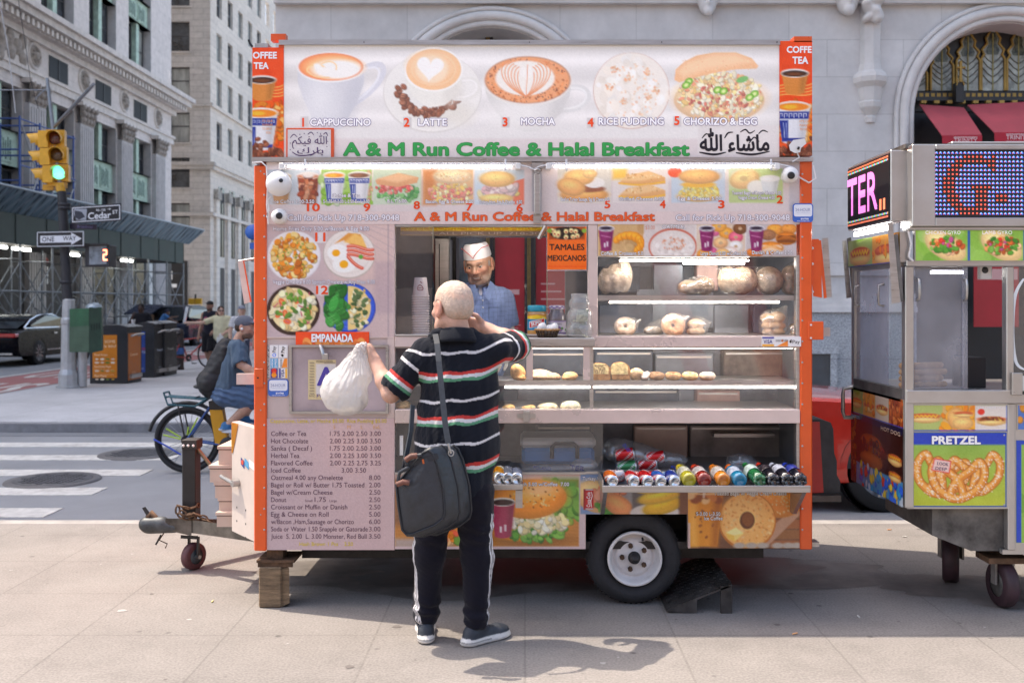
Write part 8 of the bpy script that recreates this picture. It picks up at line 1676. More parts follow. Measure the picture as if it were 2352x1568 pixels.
ven=person('smiling vendor in blue checked shirt and white paper cap inside the serving window',J,dict(skin=(.52,.31,.22),cw=.185,cd=.12,bw=.18,bd=.125,fat=.2,top_col=shirt_col,sleeve=.78,sleeve_r=.074,loose=.014,hem=.0,beard=(.36,.33,.31),beard_a=.42,smile=True,under=float(v_(0,655)[2]),brow=(.05,.04,.035),top_vox=.0055,ground=.34,hs=1.0,cuts=[(el(tuple(v_(1104,668,-.13)),(.030,.06,.045)),.006)]),vox=.0048)
hair_cap(ven,[(0,-.012,.012,.079,.092,.06)],(.40,.38,.37),cuts=[(0,.085,.0,.085,.08,.12),(0,-.01,.12,.12,.13,.07)],vox=.005)
V=[];n=36;Mh,hc=ven.Mh,ven.hc;mb=MB()
for z,rx,ry in((.046,.081,.099),(.07,.0795,.0975),(.112,.071,.090),(.126,.062,.080),(.122,.03,.05),(.118,.0005,.0005)):
 for k in range(n):a=2*math.pi*k/n;V.append(hc+Mh@V3(rx*math.cos(a),-.012+ry*math.sin(a),z+.010*math.sin(a)*(z>.06)))
capw=mat('paper_cap',(.70,.70,.74),.8,var=.02);mb.add(V,[(i*n+k,i*n+(k+1)%n,(i+1)*n+(k+1)%n,(i+1)*n+k)for i in range(5)for k in range(n)],capw,None,True);o=mb.build('paper_cap',ven.root)
m=MB();redp=mat('red_piping',(.5,.04,.04),.6,var=0)
for sg in(-1,1):m.tube([hc+Mh@(V3(0,-.0112,0)+V3(.0825*sg*math.sin(q),.101*math.cos(q),0)*(1-.0*q)+V3(0,0,.056+.054*min(1,q/.7)**.7+(.0 if q<.7 else 0)))for q in np.linspace(0,1.35,12)],.002,redp,5)
m.build('piping',o)
m=MB();colc=V3(.25,.34,.59)
for pts in(((1086,640,-.075),(1074,650,-.06),(1090,690,-.155),(1098,676,-.16)),((1126,644,-.075),(1136,654,-.06),(1124,692,-.155),(1114,680,-.16))):
 A=[v_(*p)for p in pts];m.pts8(A,[a+V3(0,.006,0)for a in A],CLO,colc)
m.build('collar',ven.root)
for y in(706,736,690):m=MB();m.lathe([(.005,0),(.004,.002),(.0001,.002)],v_(1109,y,-.165),(0,-1,0),white_p,10);m.build('button',ven.root)
# ---- people across the street
def walker(label,x,Y,ztop,st,pose,yaw=180,ground=0.,vox=.012):
 """upright figure; pose is a dict of offsets; facing yaw (0 = away)"""
 X=(x-CX)*Y/F;H=ztop-ground;s=H/1.75;rz=math.radians(yaw);c,sn=math.cos(rz),math.sin(rz)
 def q(a,b,z):return V3(X+(a*c-b*sn)*s,Y+(a*sn+b*c)*s,ground+z*s)
 d=dict(head=(0,.02,1.60),sl=(-.185,0,1.40),sr=(.185,0,1.40),el=(-.25,-.02,1.12),er=(.25,-.02,1.12),wl=(-.26,.06,.88),wr=(.26,.06,.88),hl=(-.085,0,.90),hr=(.085,0,.90),kl=(-.10,.03,.50),kr=(.10,.02,.50),al=(-.10,-.0,.085),ar=(.11,-.02,.085));hd={k:v for k,v in pose.items()if k.startswith('hand')};d.update({k:v for k,v in pose.items()if isinstance(v,tuple)})
 J={k:q(*v)for k,v in d.items()};J['yaw']=yaw+pose.get('turn',0);J['pitch']=pose.get('pitch',0);f=V3(-sn,c,0);J['tl']=f+V3(-c,-sn,0)*.2;J['tr']=f+V3(c,sn,0)*.2
 st=dict(dict(k=s,hs=s,ground=ground,eyes=False),**st);o=person(label,J,st,'people in the street',vox);o.q=q;o.s=s;return o
w1=walker('bearded man in black basketball vest, shorts and cap walking beside the woman in yellow',483,24,1.72,dict(skin=(.36,.20,.14),tank=True,sleeve=0,top_name='vest',top_col=lambda V:np.tile(V3(.016,.016,.026),(len(V),1)),bottom_name='shorts',bottom_col=(.012,.012,.015),leg=.46,leg_r=.03,beard=(.03,.02,.015),beard_a=.9,hem=.10,shoe=(.3,.3,.3)),dict(er=(.28,-.06,1.12),wr=(.30,.02,.88),kl=(-.1,.14,.5),al=(-.1,.12,.09),ar=(.1,-.2,.12),el=(-.27,.04,1.14),wl=(-.22,.22,1.0)),168)
hair_cap(w1,[(0,-.012,.055,.08,.10,.072),(0,.10,.062,.06,.06,.012)],(.014,.014,.017),.009,'cap',amp=0)
mb=MB();sx=w1.q(0,.15,1.24);text(mb,'01',lambda u,v,t:(sx[0]+u-.07,sx[1]-t-.0,sx[2]-v),0,0,.09,(.75,.35,.5),PRINT,w=.15,bold=.02);mb.build('vest_number',w1.root)
w2=walker('woman in pale yellow t-shirt and sunglasses pointing to the left',508,23,1.60,dict(skin=(.55,.36,.28),top_col=lambda V:np.tile(V3(.60,.56,.38),(len(V),1))*(1+.1*n3(V,20,2))[:,None],top_name='t_shirt',bottom_col=(.014,.013,.016),leg_r=.0,sleeve=.75,loose=.02,hem=.06,shoe=(.5,.48,.46),bw=.16,fat=.25),dict(er=(.42,.16,1.30),wr=(.70,.26,1.30),hand_r=dict(d=V3(-1,-.3,.06),n=V3(0,0,-1),side=1,curls=(.1,.6,1.0,1.1)),el=(-.24,.06,1.12),wl=(-.12,.22,1.02),turn=25),180)
hair_cap(w2,[(0,-.02,.035,.084,.10,.09),(-.055,-.03,-.07,.035,.05,.10,.03),(.055,-.03,-.07,.035,.05,.10,.03),(0,-.07,-.08,.07,.04,.10,.03)],(.05,.025,.017),.009,cuts=[(0,.095,-.03,.062,.06,.09)])
mb=MB();g_=lambda x,y,z:w2.hc+w2.Mh@V3(x,y,z)*w2.hs
for sg in(-1,1):V,Fq=sdf_mesh([el(tuple(g_(sg*.032,.094,.004)),(.028,.014,.02),Matrix(w2.Mh.tolist()))],.004,.01);mb.add(V,Fq,black_p,smooth=True)
mb.tube([g_(-.07,.04,.01),g_(-.05,.092,.01),g_(.05,.092,.01),g_(.07,.04,.01)],.004,black_p,5);mb.build('sunglasses',w2.root)
mb=MB();tb=w2.q(-.06,.26,.98);V,Fq=sdf_mesh([(el(tuple(tb+V3(0,0,-.1)),(.09,.05,.12)),.03),(rc(tuple(tb),tuple(tb+V3(0,0,.05)),.03,.015),.04)],.01,.03);mb.add(V,Fq,mat('tote_white',(.6,.6,.58),.8),smooth=True);solo(mb,'tote_bag','small pale carrier bag held by the woman in yellow','bag')
mb=MB();tb=w1.q(-.3,.02,.68);V,Fq=sdf_mesh([el(tuple(tb),(.05,.06,.13))],.012,.03);mb.add(V,Fq,mat('green_bag',(.04,.25,.12),.7),smooth=True);solo(mb,'shopping_bag','small green bag between the man in black and the woman in yellow','bag')
w3=walker('woman in grey baseball cap and white striped top looking to the left',555,21,1.62,dict(skin=(.50,.32,.24),top_col=lambda V:np.where((np.sin(V[:,2]*130)>.55)[:,None],V3(.35,.36,.42),V3(.62,.62,.64)),bottom_col=(.05,.06,.10),sleeve=.5,hem=.06),dict(),205,0.)
hair_cap(w3,[(0,-.012,.055,.08,.10,.072),(0,.10,.058,.06,.065,.012)],(.22,.24,.30),.009,'cap',amp=0);hair_cap(w3,[(0,-.075,-.0,.05,.045,.06)],(.07,.04,.025),.01)
w4=walker('man in black shirt drinking, standing behind the blue bin',325,25.5,1.66,dict(skin=(.055,.03,.022),top_col=lambda V:np.tile(V3(.012,.012,.016),(len(V),1)),bottom_col=(.03,.03,.04),sleeve=.8,hem=.06),dict(er=(.30,.06,1.12),wr=(.14,.22,1.36),el=(-.26,-.05,1.14),wl=(-.28,.1,.92)),175)
hair_cap(w4,[(0,-.015,.04,.078,.098,.084)],(.012,.01,.009),.01,cuts=[(0,.09,-.02,.085,.075,.09)])
w5=walker('man in blue shirt and jeans leaning into the open van with boxes',366,39.5,1.52,dict(skin=(.16,.09,.06),top_col=lambda V:np.tile(V3(.05,.16,.36),(len(V),1)),bottom_col=(.06,.16,.34),sleeve=.5,hem=.06,shoe=(.1,.1,.1)),dict(head=(0,.32,1.50),sl=(-.17,.22,1.36),sr=(.17,.22,1.36),er=(.24,.40,1.2),wr=(.16,.62,1.12),el=(-.25,.42,1.25),wl=(-.16,.68,1.3)),-60,KZ,.018)
hair_cap(w5,[(0,-.012,.04,.08,.10,.08)],(.02,.02,.04),.014)
# ===== the hot dog cart at the right
Y2,Y2B=5.2,6.03;k2=Y2/F;XS=(2080-CX)*k2;XE=XS+1.75
z2=lambda y:CAMZ-(y-HZ)*k2
x2=lambda x:(x-CX)*k2
f2=lambda off=0.:(lambda u,v,t:((u-CX)*k2,Y2-off-t,CAMZ-(v-HZ)*k2))
fS=lambda off=0.:(lambda u,v,t:(XS-off-t,Y2B-u,CAMZ-(v-HZ)*k2))
DS=Y2B-Y2
st2=mat('cart_steel',(.50,.485,.47),.34,metal=.8,var=.05,scale=2.5,dirt=.12);st2d=mat('cart_steel_dark',(.15,.14,.13),.6,metal=.4,var=.3,scale=6)
fros=glassmat('frosted_door',tint=(.85,.85,.9),refl=.05,rough=.3,haze=.24,hcol=(.6,.6,.64));clear2=glassmat('clear_door',refl=.05,haze=.03)
hd=thing('hot_dog_cart','stainless steel hot dog and pretzel cart with lit LED signs at the right edge','food cart',(XS+.8,5.6,0))
def p2(name,*bx,m=st2,par=hd,bev=.004):
 mb=MB()
 for b in bx:mb.box(x2(b[0]),x2(b[1]),Y2+b[4],Y2+b[5],z2(b[3]),z2(b[2]),m,bev)
 return mb.build(name,par)
p2('led_sign',(2085,2138,336,522,-.06,.1),(2138,2860,336,347,-.06,.1),(2138,2860,502,522,-.06,.1),(2205,2860,318,334,.1,.5),(2138,2860,347,502,-.035,-.03))
LD=vmat('led_dots',rough=.4,emit=.5);LP=vmat('led_letters',rough=.4,emit=.5)
Gb=["000000000000000000","000000011111001000","000001111111111000","000011100000011000","000111000000001000","000111000000000000","001110000000000000","001110000000000000","001110000111110000","001110000011100000","000111000011100111","000111000011100111","000011100011100000","000001111111100000","000000111110000000"]
mb=MB();mb.box(x2(2138),x2(2860),Y2-.037,Y2-.0355,z2(502),z2(347),mat('led_panel',(.012,.012,.014),.5,var=0));o=mb.build('led_panel',hd)
mb=MB();f=f2(.0385)
for j in range(15):
 for i in range(70):
  x,y=2144+9.25*i,353+9.9*j;on=i<18 and Gb[j][i]=='1' or(i>24 and((i-25)%9 in(0,1,5)and 2<j<13))
  cs=[(1.0,.10,.06)]if on else[(.16,.38,1.0),(.6,.12,.3),(.06,.14,.9)]
  for q,(c,dx,dy,r)in enumerate(zip(cs,(0,-2.2,2.0),(0,1.6,1.8),(2.3,1.5,1.5))):mb.add([f(x+dx+r*math.cos(a),y+dy+r*math.sin(a),.0004*q)for a in np.linspace(0,-2*math.pi,7)[:-1]],[tuple(range(6))],LD,np.array(c))
mb.build('led_dots',o)
mb=MB();zt_,zb_=z2(350),z2(502);mb.box(XS-.07,XS+.02,Y2+.02,Y2B-.12,zb_-.012,zt_+.015,st2,.004);mb.box(XS-.075,XS-.071,Y2+.03,Y2B-.13,zb_,zt_,MATS['led_panel']);o=mb.build('led_sign',hd)
mb=MB();fs=lambda u,v,t:(XS-.0765-t,Y2B-.13-u,zt_-v);Wd_=Y2B-.13-Y2-.03;Hd=zt_-zb_
text(mb,'TER',fs,.0,Hd*.78,Hd*.58,None,LP,w=.50,bold=.025);mb.c[-1][:]=(.85,.35,.95)
for i in range(len(mb.c)):mb.c[i]=np.tile((.85,.22,.72),(len(mb.c[i]),1));mb.hascol=True
for q in range(2):mb.add([fs(.53+.055*q+a,Hd*.66+b,0)for a,b in((0,0),(.03,0),(.03,.06),(0,.06))],[(0,1,2,3),(3,2,1,0)],LD,np.array((1,.25,.12)))
for i in range(34):
 for v,c in((.014,(1,.25,.12)),(.030,((.9,.3,.2),(.2,.8,.4),(.3,.5,1))[i%3]),(Hd-.016,(1,.25,.15)),(Hd-.034,((.9,.5,.2),(.2,.8,.4),(.4,.4,1))[i%3])):u=.012+i*Wd_/34.5;mb.add([fs(u+a,v+b,.0005)for a,b in((-.006,-.005),(.006,-.005),(.006,.005),(-.006,.005))],[(0,1,2,3),(3,2,1,0)],LD,np.array(c)*.8)
mb.build('led_message',o)
lt2=lamp('cart_tube',(.95,.97,1),7)
p2('light_tube',(2100,2860,509,517,-.05,-.03),m=lt2);mb=MB();mb.box(XS-.045,XS-.03,Y2+.12,Y2B-.15,z2(523),z2(513),lt2);mb.build('light_tube',hd)
p2('frame_rail',(2079,2860,598,612,-.02,.04),(2079,2860,895,926,-.02,.04),(2079,2860,522,530,-.04,.04))
def gyro(cv,x,y,r,w_=1.):
 bread(cv,x,y,r*1.5,r*.85,(.93,.80,.58),.5,20);cv.scat(40,(x-r,y-r*.6,x+r*1.2,y+r*.5),r*.10,r*.22,[(.82,.42,.2),(.9,.62,.4),(.7,.35,.18),(.95,.75,.6)],1.6);cv.scat(26,(x-r*1.1,y-r*.6,x+r*1.2,y+r*.5),r*.07,r*.16,LEAF,1.8);cv.scat(8,(x-r*.8,y-r*.5,x+r,y+r*.3),r*.08,r*.16,[(.86,.25,.2),(.75,.35,.55)],1.4)
def picgreen(x0,x1,y0,y1,seed):
 cv=Canvas(x0,y0,x1,y1,(.52,.68,.30));cv.scat(40,(x0,y0,x1,y1),8,22,[(.45,.64,.26),(.6,.75,.4),(.36,.55,.2),(.70,.82,.55)],1.4,ell=False,a=.5,shade=False);return cv
mb=MB();
cv=picgreen(2098,2860,530,599,1)
for i,x in enumerate((2160,2288,2412,2540,2668)):gyro(cv,x+6,566,34)
for x in(2219,2346,2473,2600):cv.rect(x-2,530,x+3,600,(.10,.28,.62))
cv.put(mb,f2(.03),PRL);mb.box(x2(2096),x2(2860),Y2-.029,Y2-.005,z2(600),z2(530),st2);text(mb,'CHICKEN GYRO',f2(.031),2120,539,8,cwhite,PRL,w=80,bold=.02);text(mb,'LAMB GYRO',f2(.031),2250,539,8,cwhite,PRL,w=68,bold=.02);mb.build('picture_strip',hd)
def hotdog(cv,x,y,w_,mus=True,chili=False):
 bread(cv,x,y+w_*.07,w_*.52,w_*.17,(.90,.68,.40),0,0);cv.ell(x,y,w_*.5,w_*.10,(.70,.28,.14));cv.ell(x,y-w_*.02,w_*.46,w_*.05,(.85,.45,.28),soft=4)
 if mus:cv.line([(x+w_*(-.42+.07*i),y+(w_*.035 if i%2 else-w_*.035))for i in range(13)],max(2.2,w_*.035),(.95,.80,.25))
 if chili:cv.scat(40,(x-w_*.42,y-w_*.09,x+w_*.42,y+w_*.09),w_*.02,w_*.045,[(.45,.2,.1),(.6,.3,.15),(.92,.75,.35)])
 bread(cv,x,y+w_*.13,w_*.5,w_*.08,(.93,.75,.50),0,0)
def strip_side(v0,v1,n,kind,off,par=hd):
 """row of pictures on the side plane; drawn on a canvas in millimetres"""
 Wm=DS*1000;cv=Canvas(0,v0,Wm,v1,(.60,.62,.40),step=6)
 cv.Y0=v0
 s_=k2*1000;C2=Canvas(0,v0,Wm/s_,v1,(.62,.66,.45),step=2.0);w_=Wm/s_/n
 for i in range(n):
  x=w_*(i+.5);y=(v0+v1)/2;C2.rect(w_*i,v0,w_*(i+1)-2,v1,[(.62,.70,.42),(.86,.62,.30),(.84,.78,.70),(.62,.30,.16)][i%4]);
  if i%4==0:hotdog(C2,x,y,w_*.8);C2.ell(x,y-w_*.25,w_*.25,w_*.08,(.45,.6,.2))
  elif i%4==1:hotdog(C2,x,y+3,w_*.8,False);C2.scat(14,(w_*i,v0,w_*(i+1),v1),4,8,[(.95,.65,.2),(.9,.5,.12)],2)
  elif i%4==2:hotdog(C2,x,y,w_*.8,False,True)
  else:C2.scat(60,(w_*i+3,v0+3,w_*(i+1)-4,v1-3),4,8,[(.72,.38,.18),(.84,.52,.28),(.55,.25,.1)],1.5,ell=False)
 C2.line([(0,v1-1.5),(Wm/s_,v1-1.5)],3,(.12,.22,.6));mb=MB();C2.put(mb,lambda u,v,t:(XS-off-t,Y2B-u*k2,CAMZ-(v-HZ)*k2),PRG,wash=.0);mb.box(XS-off+.001,XS+.02,Y2+.002,Y2B,z2(v1),z2(v0),st2);return mb
strip_side(532,602,2,0,.03).build('picture_strip',hd)
strip_side(918,985,4,0,.012).build('picture_strip',hd)
cv=Canvas(2086,930,2312,990,(.62,.68,.40));cv.rect(2086,930,2163,990,(.70,.74,.45));hotdog(cv,2124,955,66);cv.rect(2163,930,2237,990,(.86,.70,.45));cv.scat(20,(2163,930,2237,990),5,10,[(.95,.65,.2),(.93,.55,.15)],2,ell=False);bread(cv,2195,960,20,24,(.93,.68,.42));bread(cv,2210,972,24,14,(.93,.72,.46));hotdog(cv,2212,948,40,False);cv.rect(2238,930,2312,990,(.90,.86,.82));hotdog(cv,2276,962,62,False,True);cv.ell(2252,945,8,7,(.85,.2,.15));cv.line([(2086,988),(2312,988)],3,(.15,.25,.65));cv.line([(2311,930),(2311,990)],2,(.15,.25,.65))
mb=MB();cv.put(mb,f2(.008),PRG);mb.box(x2(2082),x2(2316),Y2-.007,Y2+.02,z2(992),z2(926),st2);text(mb,'Chili CHEESE DOG',f2(.009),2244,938,6,cwhite,PRG,w=62);mb.build('picture_panel',hd)
cv=Canvas(2086,992,2310,1163,(.62,.70,.30));cv.c+=((cv.Y-1078)/170)[...,None]*np.array([.16,.04,-.1]);cv.noise(.03,40);cv.rect(2086,992,2310,1020,(.10,.25,.66));cv.rect(2086,992,2089,1163,(.10,.25,.66));cv.rect(2307,992,2310,1163,(.10,.25,.66));cv.rect(2086,1160,2310,1163,(.10,.25,.66))
def pretz(cv,x,y,s,rot=0):
 t=np.linspace(0,1,40);P=[np.array(p)for p in((-.25,.75),(-.05,.2),(.45,-.3),(.75,-.65),(.95,-.2),(.75,.45),(.25,.85),(0,.9),(-.25,.85),(-.75,.45),(-.95,-.2),(-.75,-.65),(-.45,-.3),(.05,.2),(.25,.75))]
 pts=[]
 for i in range(len(P)-1):
  a,b,c,d=P[max(i-1,0)],P[i],P[i+1],P[min(i+2,len(P)-1)]
  for u in np.linspace(0,1,7)[:-1]:pts.append(.5*((2*b)+(-a+c)*u+(2*a-5*b+4*c-d)*u*u+(-a+3*b-3*c+d)*u**3))
 ca,sa=math.cos(rot),math.sin(rot);pts=[(x+s*(ca*p[0]-sa*p[1]),y+s*.86*(sa*p[0]+ca*p[1]))for p in pts]
 cv.line(pts,s*.32,(.62,.34,.12));cv.line(pts,s*.27,(.84,.54,.24));cv.line([(a-s*.02,b-s*.04)for a,b in pts],s*.14,(.93,.69,.38),a=.9)
 for _ in range(170):q=pts[cv.rs.randint(len(pts))];cv.ell(q[0]+cv.rs.normal(0,s*.07),q[1]+cv.rs.normal(0,s*.07),1.3,1.2,(.98,.95,.90))
pretz(cv,2160,1085,62,.25);pretz(cv,2240,1082,60,-.15);pretz(cv,2198,1094,64,.05)
cv.poly([(2145,1052),(2182,1058),(2178,1085),(2138,1078)],(.93,.80,.76));cv.line([(2145,1052),(2182,1058),(2178,1085),(2138,1078),(2145,1052)],2,(.8,.2,.2))
mb=MB();cv.put(mb,f2(.011),PRG,wash=.0);mb.box(x2(2082),x2(2314),Y2-.010,Y2+.02,z2(1167),z2(992.5),st2);text(mb,'PRETZEL',f2(.012),2139,1018,17,cwhite,PRG,w=110,bold=.045,outline=(.08,.15,.45),ow=.03)
for s_,x,y in(('LOOK',2150,1066),('DEEP',2146,1077)):text(mb,s_,f2(.012),x,y,7,(.3,.2,.35),PRG,w=26,bold=.01,rot=.12)
for x,y in((2092,998),(2304,998),(2304,1158)):mb.lathe([(.005,0),(.0001,.003)],f2(.012)(x,y,0),(0,-1,0),steel,8)
mb.build('picture_panel',hd)
p2('corner_post',(2077,2097,612,1165,-.015,.04));p2('frame_post',(2309,2326,612,926,-.015,.04));p2('frame_post',(2313,2330,926,1262,-.012,.04));p2('frame_post',(2560,2580,612,926,-.015,.04))
mb=MB();mb.box(XS-.012,XS+.03,Y2B-.04,Y2B,z2(1150),z2(530),st2,.004);mb.build('corner_post',hd)
mb=MB();mb.box(XS-.012,XS+.03,Y2+.04,Y2B-.04,z2(924),z2(895),st2d);mb.build('frame_rail',hd);mb=MB();mb.box(XS-.012,XS+.03,Y2+.04,Y2B-.04,z2(612),z2(600),st2);mb.build('frame_rail',hd)
mb=MB();mb.box(x2(2097),x2(2216),Y2+.005,Y2+.01,z2(893),z2(613),fros);o=mb.build('sliding_door',hd)
for x in(2106,2214):m=MB();m.tube([f2(a)(x,v,0)for a,v in((0,640),(.03,643),(.035,655),(.035,675),(.03,686),(0,689))],.007,steel,8);m.build('door_handle',o)
mb=MB();mb.box(x2(2210),x2(2222),Y2-.004,Y2+.004,z2(893),z2(613),fros);mb.build('door_edge',hd)
mb=MB();mb.box(x2(2328),x2(2560),Y2+.005,Y2+.009,z2(893),z2(613),clear2);mb.build('glass_pane',hd)
mb=MB();mb.box(XS,XS+.005,Y2+.25,Y2B-.06,z2(893),z2(613),fros);o=mb.build('sliding_door',hd)
for u in(.12,.52):m=MB();m.tube([(XS-a,Y2B-u,z2(v))for a,v in((0,650),(.03,653),(.032,680),(.03,700),(0,703))],.007,steel,8);m.build('door_handle',o)
mb=MB();mb.box(XS+.006,XS+.01,Y2+.04,Y2+.25,z2(893),z2(613),clear2);mb.build('glass_pane',hd)
mb=MB();stroke(mb,f2(-.003),[(2352,640),(2332,680),(2326,760),(2334,830),(2356,850)],2,9,(.9,.92,.93),PRINT);mb.build('pane_lettering',hd)
mb=MB();mb.box(x2(2330),x2(2362),Y2-.02,Y2-.012,z2(905),z2(862),white_p);mb.box(x2(2318),x2(2342),Y2-.035,Y2-.016,z2(906),z2(855),st2,.003);mb.build('latch_plate',hd)
mb=MB();mb.box(XS+.02,XE,Y2+.03,Y2B,z2(904),z2(898),st2);mb.build('counter',hd);mb=MB();mb.box(XS,XE,Y2+.0,Y2B,z2(340),z2(330),st2d);mb.build('roof',hd)
mb=MB();mb.box(x2(2262),x2(2306),Y2+.2,Y2+.4,z2(898),z2(826),mat('black_iron',(.018,.012,.012),.6,var=.2),.004);mb.box(x2(2272),x2(2279),Y2+.28,Y2+.3,z2(826),z2(775),MATS['black_iron']);mb.build('grill_box',hd)
mb=MB();mb.box(x2(2262),x2(2290),Y2+.05,Y2+.09,z2(640),z2(606),white_p,.006);o=mb.build('security_camera',hd);m=MB();m.lathe([(.018,0),(.014,.006),(.0001,.008)],(x2(2272),Y2+.05,z2(620)),(-.3,-1,-.2),black_p,16);m.build('lens',o)
mb=MB();mb.box(x2(2230),x2(2310),Y2+.5,Y2+.52,z2(622),z2(614),lt2);mb.build('light_tube',hd)
for i in range(4):
 z=z2(897)+.02+.034*i;mb=MB();V,Fq=sdf_mesh([(rc((XS+.03,Y2+.12,z),(XS+.26-.02*(i%2),Y2+.14,z+.004),.017,.017),.01),(el((XS+.04,Y2+.12,z),(.03,.02,.018)),.01)],.005,.01);mb.add(V,Fq,CR,crust_col(V,(.46,.22,.07),(.62,.36,.13),V[:,2].min(),V[:,2].max()),True)
 solo(mb,'pretzel_rod',['thick pretzel rod at the bottom of the pile in the hot dog cart','thick pretzel rod second from the bottom of the pile in the cart','thick pretzel rod second from the top of the pile in the cart','topmost thick pretzel rod of the pile in the hot dog cart'][i],'pretzel','pile of pretzel rods')
cv=Canvas(0,985,DS/k2,1165,(.20,.09,.06),step=2.2);cv.noise(.03,20);W_=DS/k2
cv.rect(0,985,W_,1000,(.08,.10,.22));bread(cv,W_*.42,1050,80,26,(.55,.28,.10),0,20);cv.scat(80,(W_*.2,1040,W_*.7,1085),4,10,[(.45,.18,.10),(.35,.14,.08),(.5,.3,.15)]);bread(cv,W_*.42,1090,80,20,(.62,.34,.12));cv.rect(W_*.12,1108,W_,1165,(.30,.55,.72));cv.scat(60,(W_*.12,1108,W_,1165),6,12,[(.85,.3,.2),(.2,.4,.8),(.9,.8,.3),(.8,.85,.9),(.2,.6,.8)],1.5,ell=False);cv.rect(0,1000,W_*.11,1165,(.16,.09,.07));cv.scat(20,(0,1000,W_*.11,1165),6,10,[(.6,.38,.18),(.5,.3,.12)],ell=False)
hotdog(cv,W_*.86,1060,80);hotdog(cv,W_*.86,1100,70)
mb=MB();cv.put(mb,lambda u,v,t:(XS-.014-t,Y2B-u*k2,CAMZ-(v-HZ)*k2),PRG,wash=0);mb.box(XS-.012,XS+.02,Y2+.002,Y2B,z2(1160),z2(985.5),st2d);o=mb.build('picture_panel',hd)
mb=MB();text(mb,'HOT DOG',lambda u,v,t:(XS-.0155-t,Y2B-u*k2,CAMZ-(v-HZ)*k2),W_*.62,1004,9,(.8,.7,.6),PRINT,w=W_*.34,bold=.02);text(mb,'PRETZEL',lambda u,v,t:(XS-.0155-t,Y2B-u*k2,CAMZ-(v-HZ)*k2),W_*.01,996,7,(.6,.65,.8),PRINT,w=W_*.2,bold=.02);mb.build('lettering',o)
cv=picgreen(2332,2860,1010,1245,3);cv.rect(2332,1010,2344,1245,(.10,.25,.66));cv.rect(2332,1010,2860,1020,(.10,.25,.66));gyro(cv,2500,1130,90);mb=MB();cv.put(mb,f2(.008),PRG);mb.box(x2(2330),x2(2862),Y2-.007,Y2+.02,z2(1262),z2(926),st2);mb.build('picture_panel',hd)
cv=Canvas(2336,930,2420,985,(.3,.45,.7));cv.scat(12,(2336,930,2420,985),6,10,[(.9,.4,.15),(.9,.6,.2)],ell=False);mb=MB();cv.put(mb,f2(.012),PRG);mb.box(x2(2334),x2(2422),Y2-.0115,Y2-.0072,z2(987),z2(928),st2);mb.build('sticker',hd)
mb=MB();mb.prism([(x2(2150),z2(1168)),(XE-.03,z2(1168)),(XE-.03,z2(1270)),(x2(2240),z2(1270)),(x2(2150),z2(1234))],lambda u,v,t:(u,Y2+.05+t,v),.68,st2d);mb.build('under_tank',hd);mb=MB();mb.box(x2(2302),XE,Y2-.004,Y2+.03,z2(1272),z2(1262),st2);mb.build('bottom_rail',hd)
mb=MB();mb.box(XE-.02,XE,Y2,Y2B,z2(1262),z2(530),st2);mb.build('side_wall',hd);mb=MB();mb.box(XS+.03,XE-.021,Y2B-.02,Y2B,z2(1165),z2(904),st2);mb.build('back_wall',hd)
mb=MB();mb.box(XS+.031,XE-.021,Y2+.03,Y2B-.021,z2(1165),z2(1155),st2d);mb.build('floor_plate',hd)
def arm(P,q,dy,name='awning_arm'):
 mb=MB();mb.prism(P,lambda u,v,t:tuple(W(u,v,dy+t)),.03,steel);mb.prism(q,lambda u,v,t:tuple(W(u,v,dy+.012+t)),.03,st2d);mb.build(name,hd)
arm([(1934,553),(1944,552),(1956,683),(1944,685)],[(1945,548),(1955,545),(1968,680),(1957,683)],6.05);arm([(2039,512),(2050,510),(2068,695),(2048,697)],[(2051,540),(2062,536),(2076,690),(2069,694)],5.18)
mb=MB();mb.tube([W(1960,888,6.0),W(1938,892,6.0),W(1936,905,6.0),W(1936,945,6.0),W(1940,958,6.0),W(1962,958,6.0)],.012,steel,8);mb.build('push_handle',hd)
mb=MB();mb.tube([f2(.02)(x,y,0)for x,y in((2083,530),(2090,560),(2084,590),(2094,600))],.006,MATS['white_cable'],6);mb.build('cable',hd)
def castor(c,r,w_,ax,lab,zf):
 o=thing('castor',None,None,c);o.parent=hd;o.location=Vector(c)-Vector(hd['_o']);hub=Vector((c[0],c[1],r));ax=Vector(ax).normalized();mb=MB()
 mb.lathe([(r*.55,-w_),(r*.9,-w_),(r*.985,-w_*.6),(r,0),(r*.985,w_*.6),(r*.9,w_),(r*.55,w_)],hub,ax,mat('castor_rubber',(.045,.02,.026),.6,var=.2,scale=15),32);mb.lathe([(.001,-w_*.7),(r*.56,-w_*.9),(r*.56,w_*.9),(.001,w_*.7)],hub,ax,st2d,20);mb.build('wheel',o)
 mb=MB();
 for s_ in(-1,1):mb.bar(hub+ax*(w_+.012)*s_+Vector((0,0,zf-r)),hub+ax*(w_+.012)*s_,.012,.05,mat('fork_steel',(.32,.30,.28),.5,metal=.6,dirt=.5))
 mb.box(c[0]-.11,c[0]+.11,c[1]-.08,c[1]+.08,zf,zf+.03,rust);mb.build('fork',o)
castor(((2303-CX)*5.36/F,5.36,0),.125,.036,(1,.05,0),'',.25);castor(((2184-CX)*5.84/F,5.84,0),.14,.045,(.9,-.4,0),'',.29);castor((XE-.25,5.36,0),.125,.036,(1,.05,0),'',.25)
